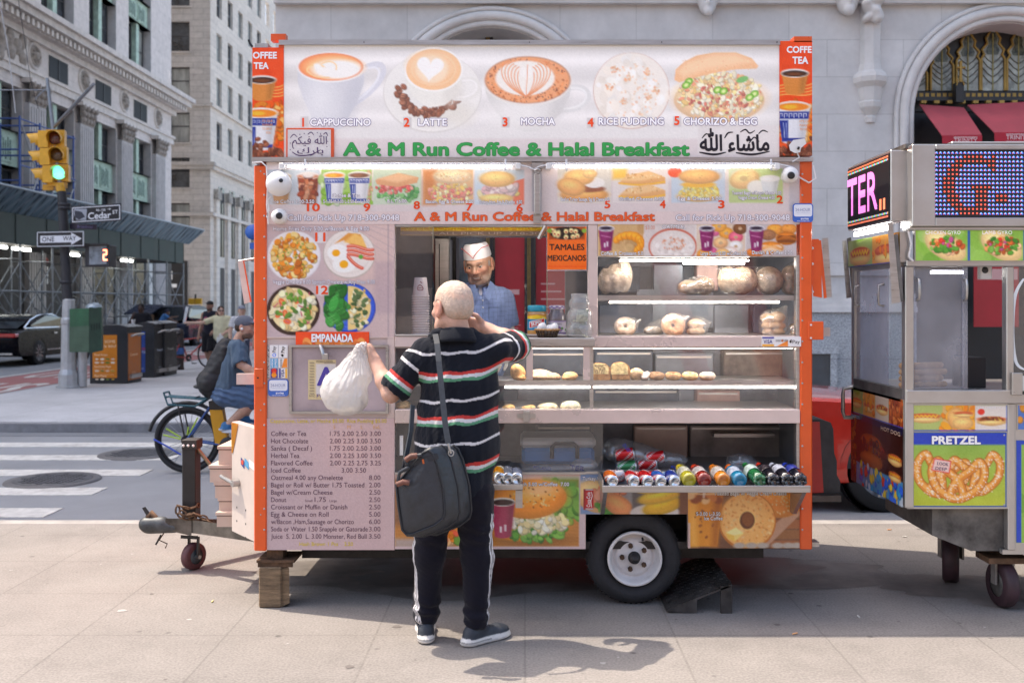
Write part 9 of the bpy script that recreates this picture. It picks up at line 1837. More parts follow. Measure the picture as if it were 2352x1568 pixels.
# ===== street corner at the left
YPOLE=19.3;w7=lambda x,y,d=0.:W(x,y,YPOLE+d)
polem=mat('pole_dark',(.022,.022,.028),.5,var=.1);poles=mat('pole_silver',(.42,.43,.44),.45,metal=.4,var=.08,scale=5);yel=mat('signal_yellow',(.70,.36,.02),.4,var=.08,scale=6,coat=.2)
sp=thing('signal_pole','dark street pole with silver fluted base holding the traffic light at the corner','signal pole',tuple(w7(170,890)))
pc=w7(158,890);X0=pc.x
mb=MB();mb.tube([(X0,YPOLE,1.2),(w7(142,440).x,YPOLE,w7(142,440).z)],[.10,.085],polem,16);mb.build('pole',sp)
mb=MB();mb.lathe([(.24,0),(.24,.04),(.19,.06),(.19,.26),(.165,.32),(.145,.36),(.135,1.22),(.145,1.24),(.145,1.32),(.125,1.36),(.115,1.7),(.10,1.72)],(X0,YPOLE,0),(0,0,1),poles,12,smooth=False);mb.build('base',sp)
mb=MB();mb.tube([(X0+.24,YPOLE+.05,0.02),(X0+.24,YPOLE+.05,1.1)],.085,poles,12);mb.build('conduit',sp)
for y in(648,478,470,560):mb=MB();q=w7(152 if y>600 else 148,y);mb.lathe([(.105,-.03),(.115,-.03),(.115,.03),(.105,.03)],q,(0,0,1),polem,16);mb.build('clamp',sp)
mb=MB();m_st=mat('mast_steel',(.24,.26,.29),.45,metal=.6,var=.08);mb.tube([w7(140,445),w7(122,296),w7(108,180)],[.05,.04,.032],m_st,10);mb.build('mast',sp)
mb=MB();mb.tube([w7(124,292),w7(215,194,-1.2)],.032,m_st,8);mb.build('brace_arm',sp)
mb=MB();mb.tube([w7(110,207),w7(0,207),w7(-60,209)],.012,m_st,6);mb.tube([w7(80,230),w7(92,216),w7(106,205)],.012,m_st,6);mb.tube([w7(0,6,1),w7(20,120,1),w7(36,260,1)],.010,mat('guy_wire',(.5,.5,.52),.5),5);mb.tube([w7(42,0,1),w7(58,100,1),w7(70,185,1),w7(88,250,1)],.006,polem,5);mb.build('guy_wire',sp)
def signal(name,lab,sections,d,side,lit):
 """sections: pixel centres from top; d: facing direction"""
 c=[w7(*s_)for s_ in sections];t=thing(name,lab,'traffic light',(c[2].x,c[2].y,c[2].z-.18),'traffic lights on the corner pole');d=Vector(d).normalized();rr=d.cross(Vector((0,0,1))).normalized()
 for i,p in enumerate(c):
  M=rmat(rr,d,Vector((0,0,1)));mb=MB();h=.162;q=[(-.165,-h),(.165,-h),(.165,h),(-.165,h)]
  A=[p+rr*a+Vector((0,0,b))-d*.15 for a,b in q];B=[p+rr*a+Vector((0,0,b))+d*.03 for a,b in q];mb.pts8(A,B,yel);mb.lathe([(.145,.0),(.15,.04),(.138,.045)],p+d*.03,d,yel,24);o=mb.build('housing',t)
  v=MB();N=18;V=[]
  for a in np.linspace(-.5,math.pi+.5,N):
   e=rr*math.cos(a)+Vector((0,0,1))*math.sin(a);L=.24*(.55+.45*max(0,math.sin(a)));V+=[p+d*.05+e*.14,p+d*(.05+L)+e*.136-Vector((0,0,.02)),p+d*.05+e*.13,p+d*(.05+L)+e*.128-Vector((0,0,.02))]
  F_=[]
  for k in range(N-1):
   a=4*k;b=a+4;F_+=[(a,a+1,b+1,b),(a+2,b+2,b+3,a+3),(a+1,a+3,b+3,b+1)]
  v.add(V,F_,yel,None,False);v.build('visor',o)
  l=MB();col=((.05,.006,.004),(.06,.03,.005),(.0,.30,.16))[i];m=lamp('green_lens',(.02,.62,.36),1.0)if(lit and i==2)else mat('lens_%d'%i,(.10,.02,.012)if i==0 else(.10,.05,.015)if i==1 else(.02,.08,.05),.25,var=.3,scale=40,coat=.5)
  l.lathe([(.13,.05),(.1,.075),(.05,.09),(.0001,.095)],p,d,m,24);l.build('lens',o)
 mb=MB();a,b=c[0],c[2];mb.box(min(a.x,b.x)-.06,max(a.x,b.x)+.06,a.y+.12,a.y+.2,b.z-.28,b.z-.17,yel);mb.build('bracket',t);return t
signal('traffic_light','yellow traffic light with its green lamp lit, facing the camera',((128,318),(133,356),(137,397)),(.22,-1,0),1,True)
signal('traffic_light','yellow traffic light turned away to the left on the same pole',((98,322),(102,362),(108,402)),(-1,-.12,0),-1,False)
mb=MB();mb.tube([w7(140,440),w7(138,424)],.09,yel,10);mb.box(w7(112,0).x,w7(150,0).x,YPOLE-.06,YPOLE+.08,w7(0,428).z,w7(0,420).z,yel);mb.build('bracket',sp)
def sign(name,lab,x0,x1,y0,y1,dy,back,tilt,items,cat='street sign'):
 c=w7((x0+x1)/2,y1,dy);mb=MB();kk=(YPOLE+dy)/F;f=lambda u,v,t:((u-CX)*kk,YPOLE+dy-t,CAMZ-(v+tilt*(u-x0)-HZ)*kk)
 mb.prism([(x0,y0),(x1,y0),(x1,y1),(x0,y1)],lambda u,v,t:f(u,v,-t),.02,back);
 for it in items:it(mb,f)
 return solo(mb,name,lab,cat)
blk=mat('sign_black',(.012,.013,.02),.4,var=.03)
def q_(x0,x1,y0,y1,col,t=.003):return lambda mb,f:mb.add([f(x0,y1,t),f(x1,y1,t),f(x1,y0,t),f(x0,y0,t)],[(0,1,2,3)],PRINT,lin(np.array(col)))
def poly_(P,col,t=.006):return lambda mb,f:mb.add([f(*p,t)for p in P],[tuple(range(len(P)))[::-1]],PRINT,lin(np.array(col)))
def t_(s_,x,y,cap,w_,col,bold=.02,t=.009):return lambda mb,f:text(mb,s_,f,x,y,cap,col,PRINT,w=w_,bold=bold,t=t)
wh=(.85,.86,.88)
sign('street_sign','black street name sign reading Cedar ST with a peeling sticker',164,278,474,514,-.25,blk,-.06,[q_(166,276,477,511,wh),q_(168,274,479,509,(.06,.07,.11),.005),poly_([(170,480),(200,482),(198,508),(176,506),(170,494)],(.60,.62,.66)),poly_([(172,484),(188,488),(196,500),(182,506),(172,500)],(.16,.18,.24),.007),t_('Cedar',203,506,14.5,52,wh,.02),t_('ST',259,497,8,12,wh),t_('96-106',221,489,5,22,wh),t_('→',247,488,5,8,wh)])
sign('one_way_sign','black and white ONE WAY arrow sign on the signal pole',85,192,533,567,-.3,mat('sign_rim',(.55,.57,.6),.4),-.02,[q_(87,190,535,565,(.07,.08,.12)),poly_([(93,542),(164,542),(164,536),(188,550),(164,564),(164,558),(93,558)],wh),t_('ONE',97,555,10,28,(.12,.13,.17)),t_('WAY',145,554,10,30,(.12,.13,.17))])
sign('street_sign','dark cross-street sign seen nearly edge on below the Cedar sign',160,222,514,526,.1,mat('sign_violet',(.03,.025,.05),.4),.02,[t_('Broadway',178,523,6,36,(.45,.42,.6))])
a,b=w7(196,612,-.1),w7(253,562,-.1);pdn=thing('pedestrian_signal','black pedestrian signal showing an orange countdown digit 2','pedestrian signal',(a.x,YPOLE,a.z))
mb=MB();mb.box(a.x,b.x,YPOLE-.12,YPOLE+.2,a.z,b.z,polem,.01);mb.box(a.x-.25,a.x,YPOLE-.02,YPOLE+.02,b.z-.06,b.z,polem);mb.build('housing',pdn)
f7=lambda u,v,t:((u-CX)*(YPOLE-.12)/F,YPOLE-.123-t,CAMZ-(v-HZ)*(YPOLE-.12)/F)
mb=MB();mb.add([f7(205,608,0),f7(245,606,0),f7(245,565,0),f7(205,566,0)],[(0,1,2,3)],mat('signal_face',(.20,.23,.26),.3,var=.2,scale=8));mb.build('face',pdn)
mb=MB();od=lamp('digit_orange',(1,.16,.03),2.5)
for x0,x1,y0,y1 in((237,246,573,576),(243.5,246.5,576,583),(237,246,583,586),(236.5,239.5,586,595),(237,247,595,598.5)):mb.add([f7(x0,y1,.004),f7(x1,y1,.004),f7(x1,y0,.004),f7(x0,y0,.004)],[(0,1,2,3)],od)
mb.build('digit',pdn)
mb=MB();V=[f7(205-6,562,.0),f7(255,558,.0)];mb.box(a.x,b.x,YPOLE-.22,YPOLE-.121,b.z,b.z+.02,polem);mb.build('visor',pdn)
gcab=mat('cabinet_green',(.022,.10,.045),.5,var=.15,scale=3);gcab2=mat('cabinet_lower',(.055,.10,.062),.5,var=.15,scale=3);yc=YPOLE-.42;A,B=W(160,808,yc),W(204,708,yc)
cab=thing('control_cabinet','green traffic control cabinet mounted on the signal pole','control cabinet',(A.x,yc,A.z));mb=MB();dx=Vector((.38,.30,0));z0,z1=A.z,B.z
P=[Vector((A.x,yc,z0)),Vector((B.x,yc-.0,z0)),Vector((B.x,yc,z1)),Vector((A.x,yc,z1-.01))];mb.pts8(P,[p+Vector((.0,.34,0))for p in P],gcab);mb.pts8([P[0]+Vector((-.003,-.003,-.003)),P[1]+Vector((.002,-.003,-.003)),P[1]+Vector((.002,-.003,.5)),P[0]+Vector((-.003,-.003,.47))],[P[0]+Vector((-.003,.1,-.003)),P[1]+Vector((.002,.1,-.003)),P[1]+Vector((.002,.1,.5)),P[0]+Vector((-.003,.1,.47))],gcab2)
mb.build('body',cab);mb=MB();e=Vector((.19,-.02,0));P=[Vector((B.x+.004,yc+.0,z0-.03)),Vector((B.x+.20,yc+.12,z0+.02)),Vector((B.x+.19,yc+.12,z1+.02)),Vector((B.x+.004,yc,z1+.02))];mb.pts8(P,[p+Vector((-.1,.3,0))for p in P],mat('cabinet_door',(.018,.05,.03),.5,var=.15));o=mb.build('door',cab)
mb=MB()
for q in range(4):p0,p1=P[0]+(P[1]-P[0])*(.15+.2*q),P[0]+(P[1]-P[0])*(.25+.2*q);zz=Vector((0,0,.42));mb.add([p0+zz+Vector((0,-.004,0)),p1+zz+Vector((0,-.004,0)),p1+zz+Vector((0,-.004,.12)),p0+zz+Vector((0,-.004,.12))],[(0,1,2,3)],mat('vent',(.008,.02,.012),.6))
mb.build('vent',o);mb=MB();mb.lathe([(.15,0),(.13,.05),(.07,.09),(.0001,.1)],(B.x+.02,yc+.18,z1+.012),(0,0,1),mat('dome_grey',(.30,.36,.40),.35,metal=.4),20);mb.build('dome',cab)
# ---- litter bins
def bin_(lab,xl,xm,xr,yb,yt,front,side,dark,texts_f,texts_s,Yb=None):
 """xl..xm poster side (facing the camera), xm..xr service face receding towards the right"""
 Yb=Yb or F*CAMZ/(yb-HZ);k=Yb/F;X0_,X1_=(xl-CX)*k,(xm-CX)*k;h=(yb-yt)*k;d=.78
 t=thing('litter_bin',lab,'litter bin',((X0_+X1_)/2,Yb+d/2,0),'solar litter bins in a row');mb=MB();X2=X1_+.12
 mb.box(X0_,X2,Yb+.002,Yb+d,0,h-.08,dark,.01);mb.prism([(X0_,h-.08),(X2,h-.08),(X2,h-.02),(X1_-.05,h+.03),(X0_+.1,h+.03),(X0_,h-.01)],lambda u,v,q:(u,Yb+.002+q,v),d-.004,dark);mb.build('body',t)
 mb=MB();mb.add([(X0_+.06,Yb-.002,.12),(X1_-.08,Yb-.002,.12),(X1_-.08,Yb-.002,h-.17),(X0_+.06,Yb-.002,h-.17)],[(0,1,2,3)],front);f=lambda u,v,q:(X0_+.06+u,Yb-.004-q,h-.17-v);texts_f(mb,f,X1_-.14-X0_,h-.29);mb.build('poster',t)
 mb=MB();mb.add([(X2+.002,Yb+.06,.06),(X2+.002,Yb+d-.06,.06),(X2+.002,Yb+d-.06,h-.14),(X2+.002,Yb+.06,h-.14)],[(0,1,2,3)],side);g=lambda u,v,q:(X2+.004+q,Yb+.06+u,h-.14-v);texts_s(mb,g,d-.12,h-.2);mb.build('door',t)
 mb=MB();mb.tube([(X2,Yb+.2,h-.2),(X2+.12,Yb+.2,h-.16),(X2+.12,Yb+d-.2,h-.16),(X2,Yb+d-.2,h-.2)],.022,steel,8);mb.build('handle',t)
 mb=MB();mb.box(X2+.003,X2+.06,Yb+.12,Yb+d-.12,.1,.18,steel);mb.build('pedal',t);mb=MB();mb.prism([(X1_-.06,h+.033),(X2+.03,h-.016),(X2+.03,h-.002),(X1_-.06,h+.047)],lambda u,v,q:(u,Yb+.02+q,v),d-.04,mat('solar_top',(.25,.27,.29),.3,metal=.5));mb.build('top',t)
 return t
def po(mb,f,w_,h):
 pl=(.97,.80,.62)
 for s_,u,v,cap,ww in(('GOT SOME',.04,.16,.055,.42),('in this bin?',.04,.25,.055,.46),('Food Scraps',.04,.42,.04,.26),('Food-Soiled Paper',.04,.66,.04,.34),('Plant Waste',.04,.85,.04,.24)):text(mb,s_,f,u,v,cap,pl,PRINT,w=min(ww,w_-.06),bold=.03)
 rs=np.random.RandomState(2)
 for v in(.49,.56,.73,.90):
  for q in range(4):
   u=.09+q*w_/4.6;c=[(.92,.88,.8),(.75,.6,.25),(.45,.5,.2),(.9,.8,.7)][rs.randint(4)];r=.02+.02*rs.rand();mb.add([f(u+r*1.5*math.cos(a),v+r*.7*math.sin(a),.002)for a in np.linspace(0,-2*math.pi,9)[:-1]],[tuple(range(8))],PRINT,lin(np.array(c)))
 for v in(h-.16,h-.13,h-.06):text(mb,'Visit the city site to learn more',f,.04,v,.02,pl,PRINT,w=w_-.1)
def so_(word,col):return lambda mb,f,w_,h:(text(mb,word,f,.1,h*.48,.05,col,PRINT,w=w_*.6,bold=.02),text(mb,'NYC',f,.2,h*.86,.03,col,PRINT,w=.2))
dkb=mat('bin_dark',(.02,.021,.026),.45,var=.1);orp=mat('bin_orange',(.66,.21,.012),.45,var=.05);ord_=mat('bin_orange_door',(.50,.145,.02),.45,var=.05);blb=mat('bin_blue',(.018,.055,.25),.45,var=.08);bkb=mat('bin_black',(.014,.012,.013),.4,var=.1)
bin_('orange compost bin with a printed poster, leftmost of the three bins',206,278,305,881,750,orp,ord_,dkb,po,so_('Compost',(.95,.8,.65)))
def blt(mb,f,w_,h):text(mb,'RECYCLE',f,.03,h*.45,.045,(.8,.25,.2),PRINT,w=w_*.8,bold=.02);text(mb,'BOTTLES',f,.03,h*.53,.045,(.7,.74,.82),PRINT,w=w_*.8,bold=.02);text(mb,'NYC',f,.05,h*.93,.035,(.8,.82,.86),PRINT,w=w_*.4)
def bkt(mb,f,w_,h):text(mb,'TRASH',f,.03,h*.45,.045,(.8,.25,.2),PRINT,w=w_*.8,bold=.02);text(mb,'LITTER',f,.03,h*.53,.045,(.7,.7,.7),PRINT,w=w_*.8,bold=.02);text(mb,'NYC',f,.05,h*.9,.06,(.7,.7,.7),PRINT,w=w_*.8)
bin_('blue recycling bin in the middle of the three bins',312,342,350,868,744,blb,bkb,dkb,blt,so_('Recycle',(.7,.74,.82)),21.9)
bin_('black rubbish bin at the right end of the three bins',345,366,372,866,744,bkb,bkb,dkb,bkt,so_('Trash',(.7,.7,.7)),22.4)
mb=MB();c=W(304,748,22.2);mb.lathe([(.03,0),(.045,.09),(.048,.095),(.045,.1),(.0001,.1)],(W(306,744,22.2).x,22.2,22.2*0+W(0,744,22.2).z),(0,0,1),white_p,14);solo(mb,'paper_cup','white paper cup left standing on top of the blue recycling bin','cup')
# ---- vehicles
tyre=mat('car_tyre',(.02,.02,.022),.8,var=.1);alloy=mat('alloy',(.16,.17,.19),.35,metal=.7,var=.1);cgl=mat('car_glass',(.03,.035,.04),.06,var=.4,scale=.8,spec=.8,coat=.5);chrome=mat('chrome',(.62,.64,.66),.15,metal=1,var=.03);tail=mat('tail_lamp',(.45,.012,.018),.2,var=.1,coat=.8)
def car(name,lab,cat,X,Yr,dirv,prof,hood,w_,wheels,wr,paint,kind='sedan',z0=KZ,lamps=True,group=None):
 """side profile prof: (along, height) of the body; hood: greenhouse outline; built along +s then turned so +s = dirv"""
 t=thing(name,lab,cat,(X,Yr,z0),group);d=Vector(dirv).normalized();n=Vector((d.y,-d.x,0));O=Vector((X,Yr,z0))
 P=lambda s_,a,h:tuple(O+d*s_+n*a+Vector((0,0,h)))
 def shell(pr,wl,wt,m,name_,par,nseg=6):
  """rounded extrusion across the width: wl half width, wt inset at the edges"""
  mb=MB();K=len(pr);cx_=sum(p[0]for p in pr)/K;cy_=sum(p[1]for p in pr)/K;rings=[]
  for a,s_ in((-wl,.93),(-wl+.05,.985),(-wl+.14,1.0),(wl-.14,1.0),(wl-.05,.985),(wl,.93)):rings.append([P(cx_+(u-cx_)*s_,a-(wt*max(0,(v-cy_))*(1 if a>0 else-1)),cy_+(v-cy_)*s_)for u,v in pr])
  V=[p for r in rings for p in r];mb.add(V,[(i*K+k,i*K+(k+1)%K,(i+1)*K+(k+1)%K,(i+1)*K+k)for i in range(len(rings)-1)for k in range(K)],m,None,True);mb.add(rings[0],[tuple(range(K))[::-1]],m);mb.add(rings[-1],[tuple(range(K))],m);return mb.build(name_,par)
 def smooth(pr,n_=2):
  for _ in range(n_):
   q=[]
   for a,b in zip(pr,pr[1:]+pr[:1]):q+=[(a[0]*.75+b[0]*.25,a[1]*.75+b[1]*.25),(a[0]*.25+b[0]*.75,a[1]*.25+b[1]*.75)]
   pr=q
  return pr
 body=shell(smooth(prof),w_/2,.06,paint,'body',t);hs=smooth(hood);shell(hs,w_/2-.09,.28,paint,'roof',t)
 hx=sum(p[0]for p in hood)/len(hood);hy=min(p[1]for p in hood)
 gl=[(hx+(u-hx)*.88,hy+.05+(v-hy)*.80)for u,v in hood];g=MB()
 for sg in(-1,1):
  Q=smooth(gl,1);Kq=len(Q);V=[P(u,sg*(w_/2-.086-.28*max(0,v-(hy+.28))+.004),v)for u,v in Q];g=MB();g.add(V,[tuple(range(Kq))if sg<0 else tuple(range(Kq))[::-1]],cgl);g.build('side_window',t)
 top=max(p[1]for p in hood);rear=sorted(hood)[:2]
 g=MB();r0,r1=hood[0],hood[1];e=.02
 g.add([P(r0[0]+.06-.025,-w_/2+.26,r0[1]+.06),P(r0[0]+.06-.025,w_/2-.26,r0[1]+.06),P(r1[0]-.05-.03,w_/2-.32,r1[1]-.06),P(r1[0]-.05-.03,-w_/2+.32,r1[1]-.06)],[(0,1,2,3),(3,2,1,0)],cgl);g.build('rear_window',t)
 for s_ in wheels:
  for sg in(-1,1):
   c=Vector(P(s_,sg*(w_/2-.1),wr));ax_=n*sg;o=MB();o.lathe([(wr*.68,.10),(wr*.95,.1),(wr,.06),(wr,-.1),(wr*.9,-.12)],c,ax_,tyre,28);whl_=o.build('wheel',t);o=MB();o.lathe([(wr*.7,.1),(wr*.66,.06),(wr*.2,.08),(.001,.085)],c,ax_,alloy,24)
   for q in range(10):an=q*math.pi/5;u=Vector((0,0,1))*math.sin(an)+d*math.cos(an);o.bar(c+ax_*.09+u*wr*.15,c+ax_*.095+u*wr*.66,.025,.02,chrome if kind=='sedan' else alloy)
   o.build('rim',whl_)
   a_=MB();a_.lathe([(wr*1.12,.10),(wr*1.12,-.05),(.01,-.05)],c,ax_,black_p,24);a_.build('wheel_arch',t)
 bz=prof[0][1]
 return t,P
blackp=mat('black_car_paint',(.005,.005,.008),.25,var=.1,spec=.12)
t,P=car('parked_car','black saloon car with chrome window line behind the signal pole','car',-14.95,27.45,(0,1,0),[(-.05,.35),(-.1,.75),(0,1.0),(.9,1.05),(3.6,1.02),(4.9,.82),(5.1,.55),(5.0,.28),(2.5,.22),(.2,.26)],[(.45,1.0),(1.5,1.42),(2.6,1.46),(3.9,1.0)],1.9,(1.25,4.25),.36,blackp)
mb=MB();mb.tube([P(.6,.82,1.06),P(1.1,.74,1.28),P(1.7,.66,1.41),P(2.6,.64,1.44),P(3.3,.72,1.24),P(3.75,.82,1.05),P(2.4,.86,1.05),P(.62,.85,1.06)],.03,chrome,6);mb.build('window_trim',t)
for sg in(-1,1):
 mb=MB();mb.box(*sorted((P(0,sg*.45,0)[0],P(0,sg*.93,0)[0])),27.36,27.6,z0:=KZ+.82,KZ+.93,tail,.02);mb.build('tail_light',t)
mb=MB();mb.box(P(0,-.5,0)[0],P(0,.5,0)[0],27.34,27.38,KZ+.955,KZ+.985,chrome);mb.box(P(0,-.85,0)[0],P(0,.85,0)[0],27.33,27.4,KZ+.34,KZ+.40,chrome);mb.build('chrome_strip',t);mb=MB();mb.box(P(0,-.26,0)[0],P(0,.26,0)[0],27.32,27.36,KZ+.55,KZ+.68,white_p);mb.build('number_plate',t)
mb=MB();mb.bar(P(1.7,.956,.42),P(3.8,.956,.42),.02,.03,chrome);mb.build('sill_trim',t)
for s_ in(2.1,3.0):mb=MB();mb.bar(P(s_,.965,.9),P(s_+.2,.965,.9),.03,.03,chrome);mb.build('door_handle',t)
t,P=car('parked_car','dark blue estate car with open tailgate and a big carton in its boot','car',-14.75,40.8,(.04,1,0),[(-.05,.35),(-.05,.8),(.05,1.02),(3.5,1.05),(4.6,.9),(4.75,.55),(4.6,.28),(2.5,.22),(.2,.26)],[(.1,1.0),(.35,1.68),(2.7,1.70),(3.6,1.02)],1.9,(.95,3.8),.36,mat('dark_blue_car',(.014,.02,.045),.3,var=.1,spec=.3),'estate')
mb=MB();mb.bar(P(.2,-.7,1.7),P(-.7,-.85,1.35),1.2,.05,MATS['dark_blue_car']);mb.build('tailgate',t)
mb=MB();mb.bar(P(.35,.8,1.7),P(2.8,.74,1.71),.05,.03,chrome);mb.build('roof_rail',t)
mb=MB();mb.bar(P(-.1,.95,1.62),P(-.55,1.0,.95),.10,.05,mat('pale_frame',(.55,.58,.6),.3,metal=.5));mb.build('door_edge',t)
mb=MB();cardm=mat('brown_carton',(.30,.185,.10),.85,var=.1);a,b=W(318,790,40.3),W(345,722,40.3);mb.box(a.x,b.x,40.2,40.7,a.z,b.z,cardm,.01);mb.box(a.x-.002,b.x+.002,40.196,40.2,(a.z+b.z)/2-.03,(a.z+b.z)/2+.03,mat('carton_tape',(.42,.3,.18),.6));solo(mb,'carton','tall brown carton leaning out of the open boot of the dark estate car','box')
mb=MB();a,b=W(310,760,40.0),W(322,724,40.0);mb.box(a.x,b.x,40.0,40.15,a.z,b.z,mat('white_carton',(.55,.56,.6),.8),.01);solo(mb,'carton','narrow white carton beside the tall brown carton at the open boot','box')
t,P=car('parked_car','white car with a lit red brake lamp behind the woman in the grey cap','car',-11.9,46,(.05,1,0),[(-.05,.35),(-.05,.8),(.05,1.0),(3.5,1.0),(4.4,.85),(4.5,.55),(4.4,.28),(2.5,.22),(.2,.26)],[(.2,.98),(.8,1.46),(2.5,1.48),(3.4,1.0)],1.8,(.9,3.5),.34,mat('white_car_paint',(.50,.52,.55),.25,var=.05,coat=.6),'hatch')
brk=lamp('brake_lamp',(1,.08,.05),3.5)
for sg in(-1,1):mb=MB();mb.box(*sorted((P(0,sg*.55,0)[0],P(0,sg*.85,0)[0])),45.86,45.96,KZ+.82,KZ+1.0,brk);mb.build('brake_light',t)
redp_=mat('red_car_paint',(.55,.022,.012),.18,var=.05,coat=.9)
t,P=car('parked_car','bright red coupe parked in the side street between the two food carts','car',-.7,9.3,(1,.0,0),[(-.05,.4),(-.08,.75),(.05,.98),(.9,1.0),(3.4,.98),(4.6,.82),(4.75,.5),(4.6,.26),(2.5,.2),(.2,.28)],[(.65,.96),(1.6,1.32),(2.4,1.36),(3.5,.98)],1.85,(.95,3.75),.36,redp_)
mb=MB();mb.box(P(3.64,0,0)[0],P(3.73,0,0)[0],P(0,.93,0)[1]-.012,P(0,.93,0)[1]+.02,KZ+.72,KZ+.77,white_p);mb.build('side_marker',t)
mb=MB();mb.bar(P(3.58,.94,.3),P(3.5,.945,.92),.008,.008,mat('panel_gap',(.08,.004,.004),.5,var=0));mb.build('door_gap',t)
mb=MB();c=W(449,694,60);
for dx in(-.22,.2):mb.box(c.x+dx-.2,c.x+dx+.2,59.9,60.1,c.z-.24,c.z+.24,yel,.04)
mb.tube([(c.x,60,0),(c.x,60,c.z+.5)],.06,polem,8);solo(mb,'traffic_light','small yellow pedestrian signal far down the street by the black shop front','traffic light',origin=(c.x,60,0))
mb=MB();blu=mat('sign_blue',(.02,.11,.42),.4,var=.05);c=W(578,534,14.2)
mb.lathe([(.0001,0),(.11,0),(.11,.01),(.0001,.01)],W(581,533,14.2),(0,-1,0),blu,24);a=W(574,572,14.2);mb.box(a.x-.0,a.x+.12,14.19,14.21,a.z,a.z+.09,blu);mb.tube([(W(590,0,14.25).x,14.25,0),(W(590,0,14.25).x,14.25,3)],.03,polem,8);solo(mb,'parking_sign','round blue sign on a thin post just left of the orange cart post','street sign')
# ---- bicycles
bt=mat('bike_tyre',(.018,.018,.02),.8,var=.1);spk=mat('spoke',(.35,.36,.38),.4,metal=.7,var=.05)
def bicycle(name,lab,O,d,wr,frame,ebike=False,tilt=0.,name2='bicycle'):
 """O: ground point of the rear wheel; d: heading"""
 O=Vector(O);d=Vector(d).normalized();n=Vector((d.y,-d.x,0));upv=(Vector((0,0,1))+n*tilt).normalized();P=lambda s_,h,a=0.:O+d*s_+upv*h+n*a
 t=thing(name,lab,'bicycle',tuple(O));wb=1.08
 ax_=n
 for s_ in(0,wb):
  c=P(s_,wr);mb=MB();tr=.028 if ebike else .018;mb.tube([c+(d*math.cos(a)+upv*math.sin(a))*(wr-tr)for a in np.linspace(0,2*math.pi,41)[:-1]],tr,bt,8,closed=True);w_=mb.build('wheel',t)
  mb=MB();mb.tube([c+(d*math.cos(a)+upv*math.sin(a))*(wr-tr*2.3)for a in np.linspace(0,2*math.pi,41)[:-1]],.011,spk if not ebike else black_p,6,closed=True);mb.build('rim',w_)
  mb=MB();mb.tube([c-n*.05,c+n*.05],.03 if not ebike or s_ else .055,black_p,10)
  for q in range(18):a=q*2*math.pi/18;u=d*math.cos(a)+upv*math.sin(a);mb.tube([c+u*.03+n*(.03 if q%2 else-.03),c+u*(wr-tr*2.3)],.0022 if not ebike else .003,spk,4,cap=False)
  mb.build('spokes',w_)
 bb,sc_,hd_,fr_=P(.43,.29),P(.27,.74),P(.93,.78),P(.96,.68)
 mb=MB();r=.022 if ebike else .017;mb.tube([bb,sc_],r,frame,10);mb.tube([bb,P(.94,.66)],r*1.1,frame,10);mb.tube([sc_,hd_],r,frame,10);mb.tube([P(.97,.62),P(.92,.84)],r*1.15,frame,10)
 for a in(-.06,.06):mb.tube([P(0,wr,a),bb+n*a*.6],.011,frame,8);mb.tube([P(0,wr,a),sc_+n*a*.3],.010,frame,8);mb.tube([P(wb,wr,a),P(.99,.62,a*.8),P(.965,.66,0)],.013,frame,8)
 mb.build('frame',t)
 mb=MB();hb=P(.90,.98);mb.tube([P(.92,.84),hb],.014,black_p,8);mb.tube([hb+n*.30-d*.1,hb+n*.24+d*.04,hb,hb-n*.24+d*.04,hb-n*.30-d*.1],.013,black_p,8);mb.build('handlebar',t)
 V,Fq=sdf_mesh([(el(tuple(P(.16,.90)),(.10,.10,.03)),.03),(rc(tuple(P(.18,.905)),tuple(P(.36,.90)),.045,.02),.03)],.008,.02);mb=MB();mb.add(V,Fq,black_p,smooth=True);mb.tube([sc_,P(.235,.89)],.015,black_p,8);mb.build('saddle',t)
 mb=MB();mb.lathe([(.085,-.004),(.09,0),(.085,.004),(.03,.006)],bb+n*.05,n,black_p,24);mb.tube([bb+n*.07,bb+n*.08+d*.1-upv*.14],.011,spk,6);mb.tube([bb-n*.07,bb-n*.08-d*.1+upv*.14],.011,spk,6);mb.build('crank',t)
 for sg in(1,-1):mb=MB();q=bb+n*.12*sg+(d*.1-upv*.14)*sg;mb.bar(q-n*.05,q+n*.05,.08,.02,black_p);mb.build('pedal',t)
 return t,P
bluef=mat('blue_frame',(.012,.075,.30),.3,var=.05,coat=.5);O=W(431,1079,10.35);O.z=KZ
eb,BP=bicycle('bicycle','blue electric cargo bicycle with rear rack and yellow battery, being ridden',(O.x,10.35,KZ),(1,.02,0),.345,bluef,True)
mb=MB();rk=mat('rack_teal',(.02,.10,.13),.4,var=.1)
for a in(-.07,0,.07):mb.tube([BP(-.20,.80,a),BP(.2,.77,a)],.009,rk,6)
for s_ in(-.20,-.1,0,.1,.2):mb.tube([BP(s_,.79-.0*s_,-.08),BP(s_,.79,.08)],.008,rk,6)
for a in(-.08,.08):mb.tube([BP(-.22,.84,a),BP(-.18,.72,a),BP(.1,.70,a),BP(.22,.78,a)],.011,rk,6);mb.tube([BP(0,.345,a),BP(-.08,.74,a)],.009,black_p,6)
mb.tube([BP(-.22,.84,-.08),BP(-.22,.84,.08)],.010,rk,6);mb.build('rack',eb)
mb=MB();mb.tube([BP(.405*math.cos(a),.345+.385*math.sin(a))for a in np.linspace(.3,2.9,16)],.02,black_p,8);mb.build('mudguard',eb)
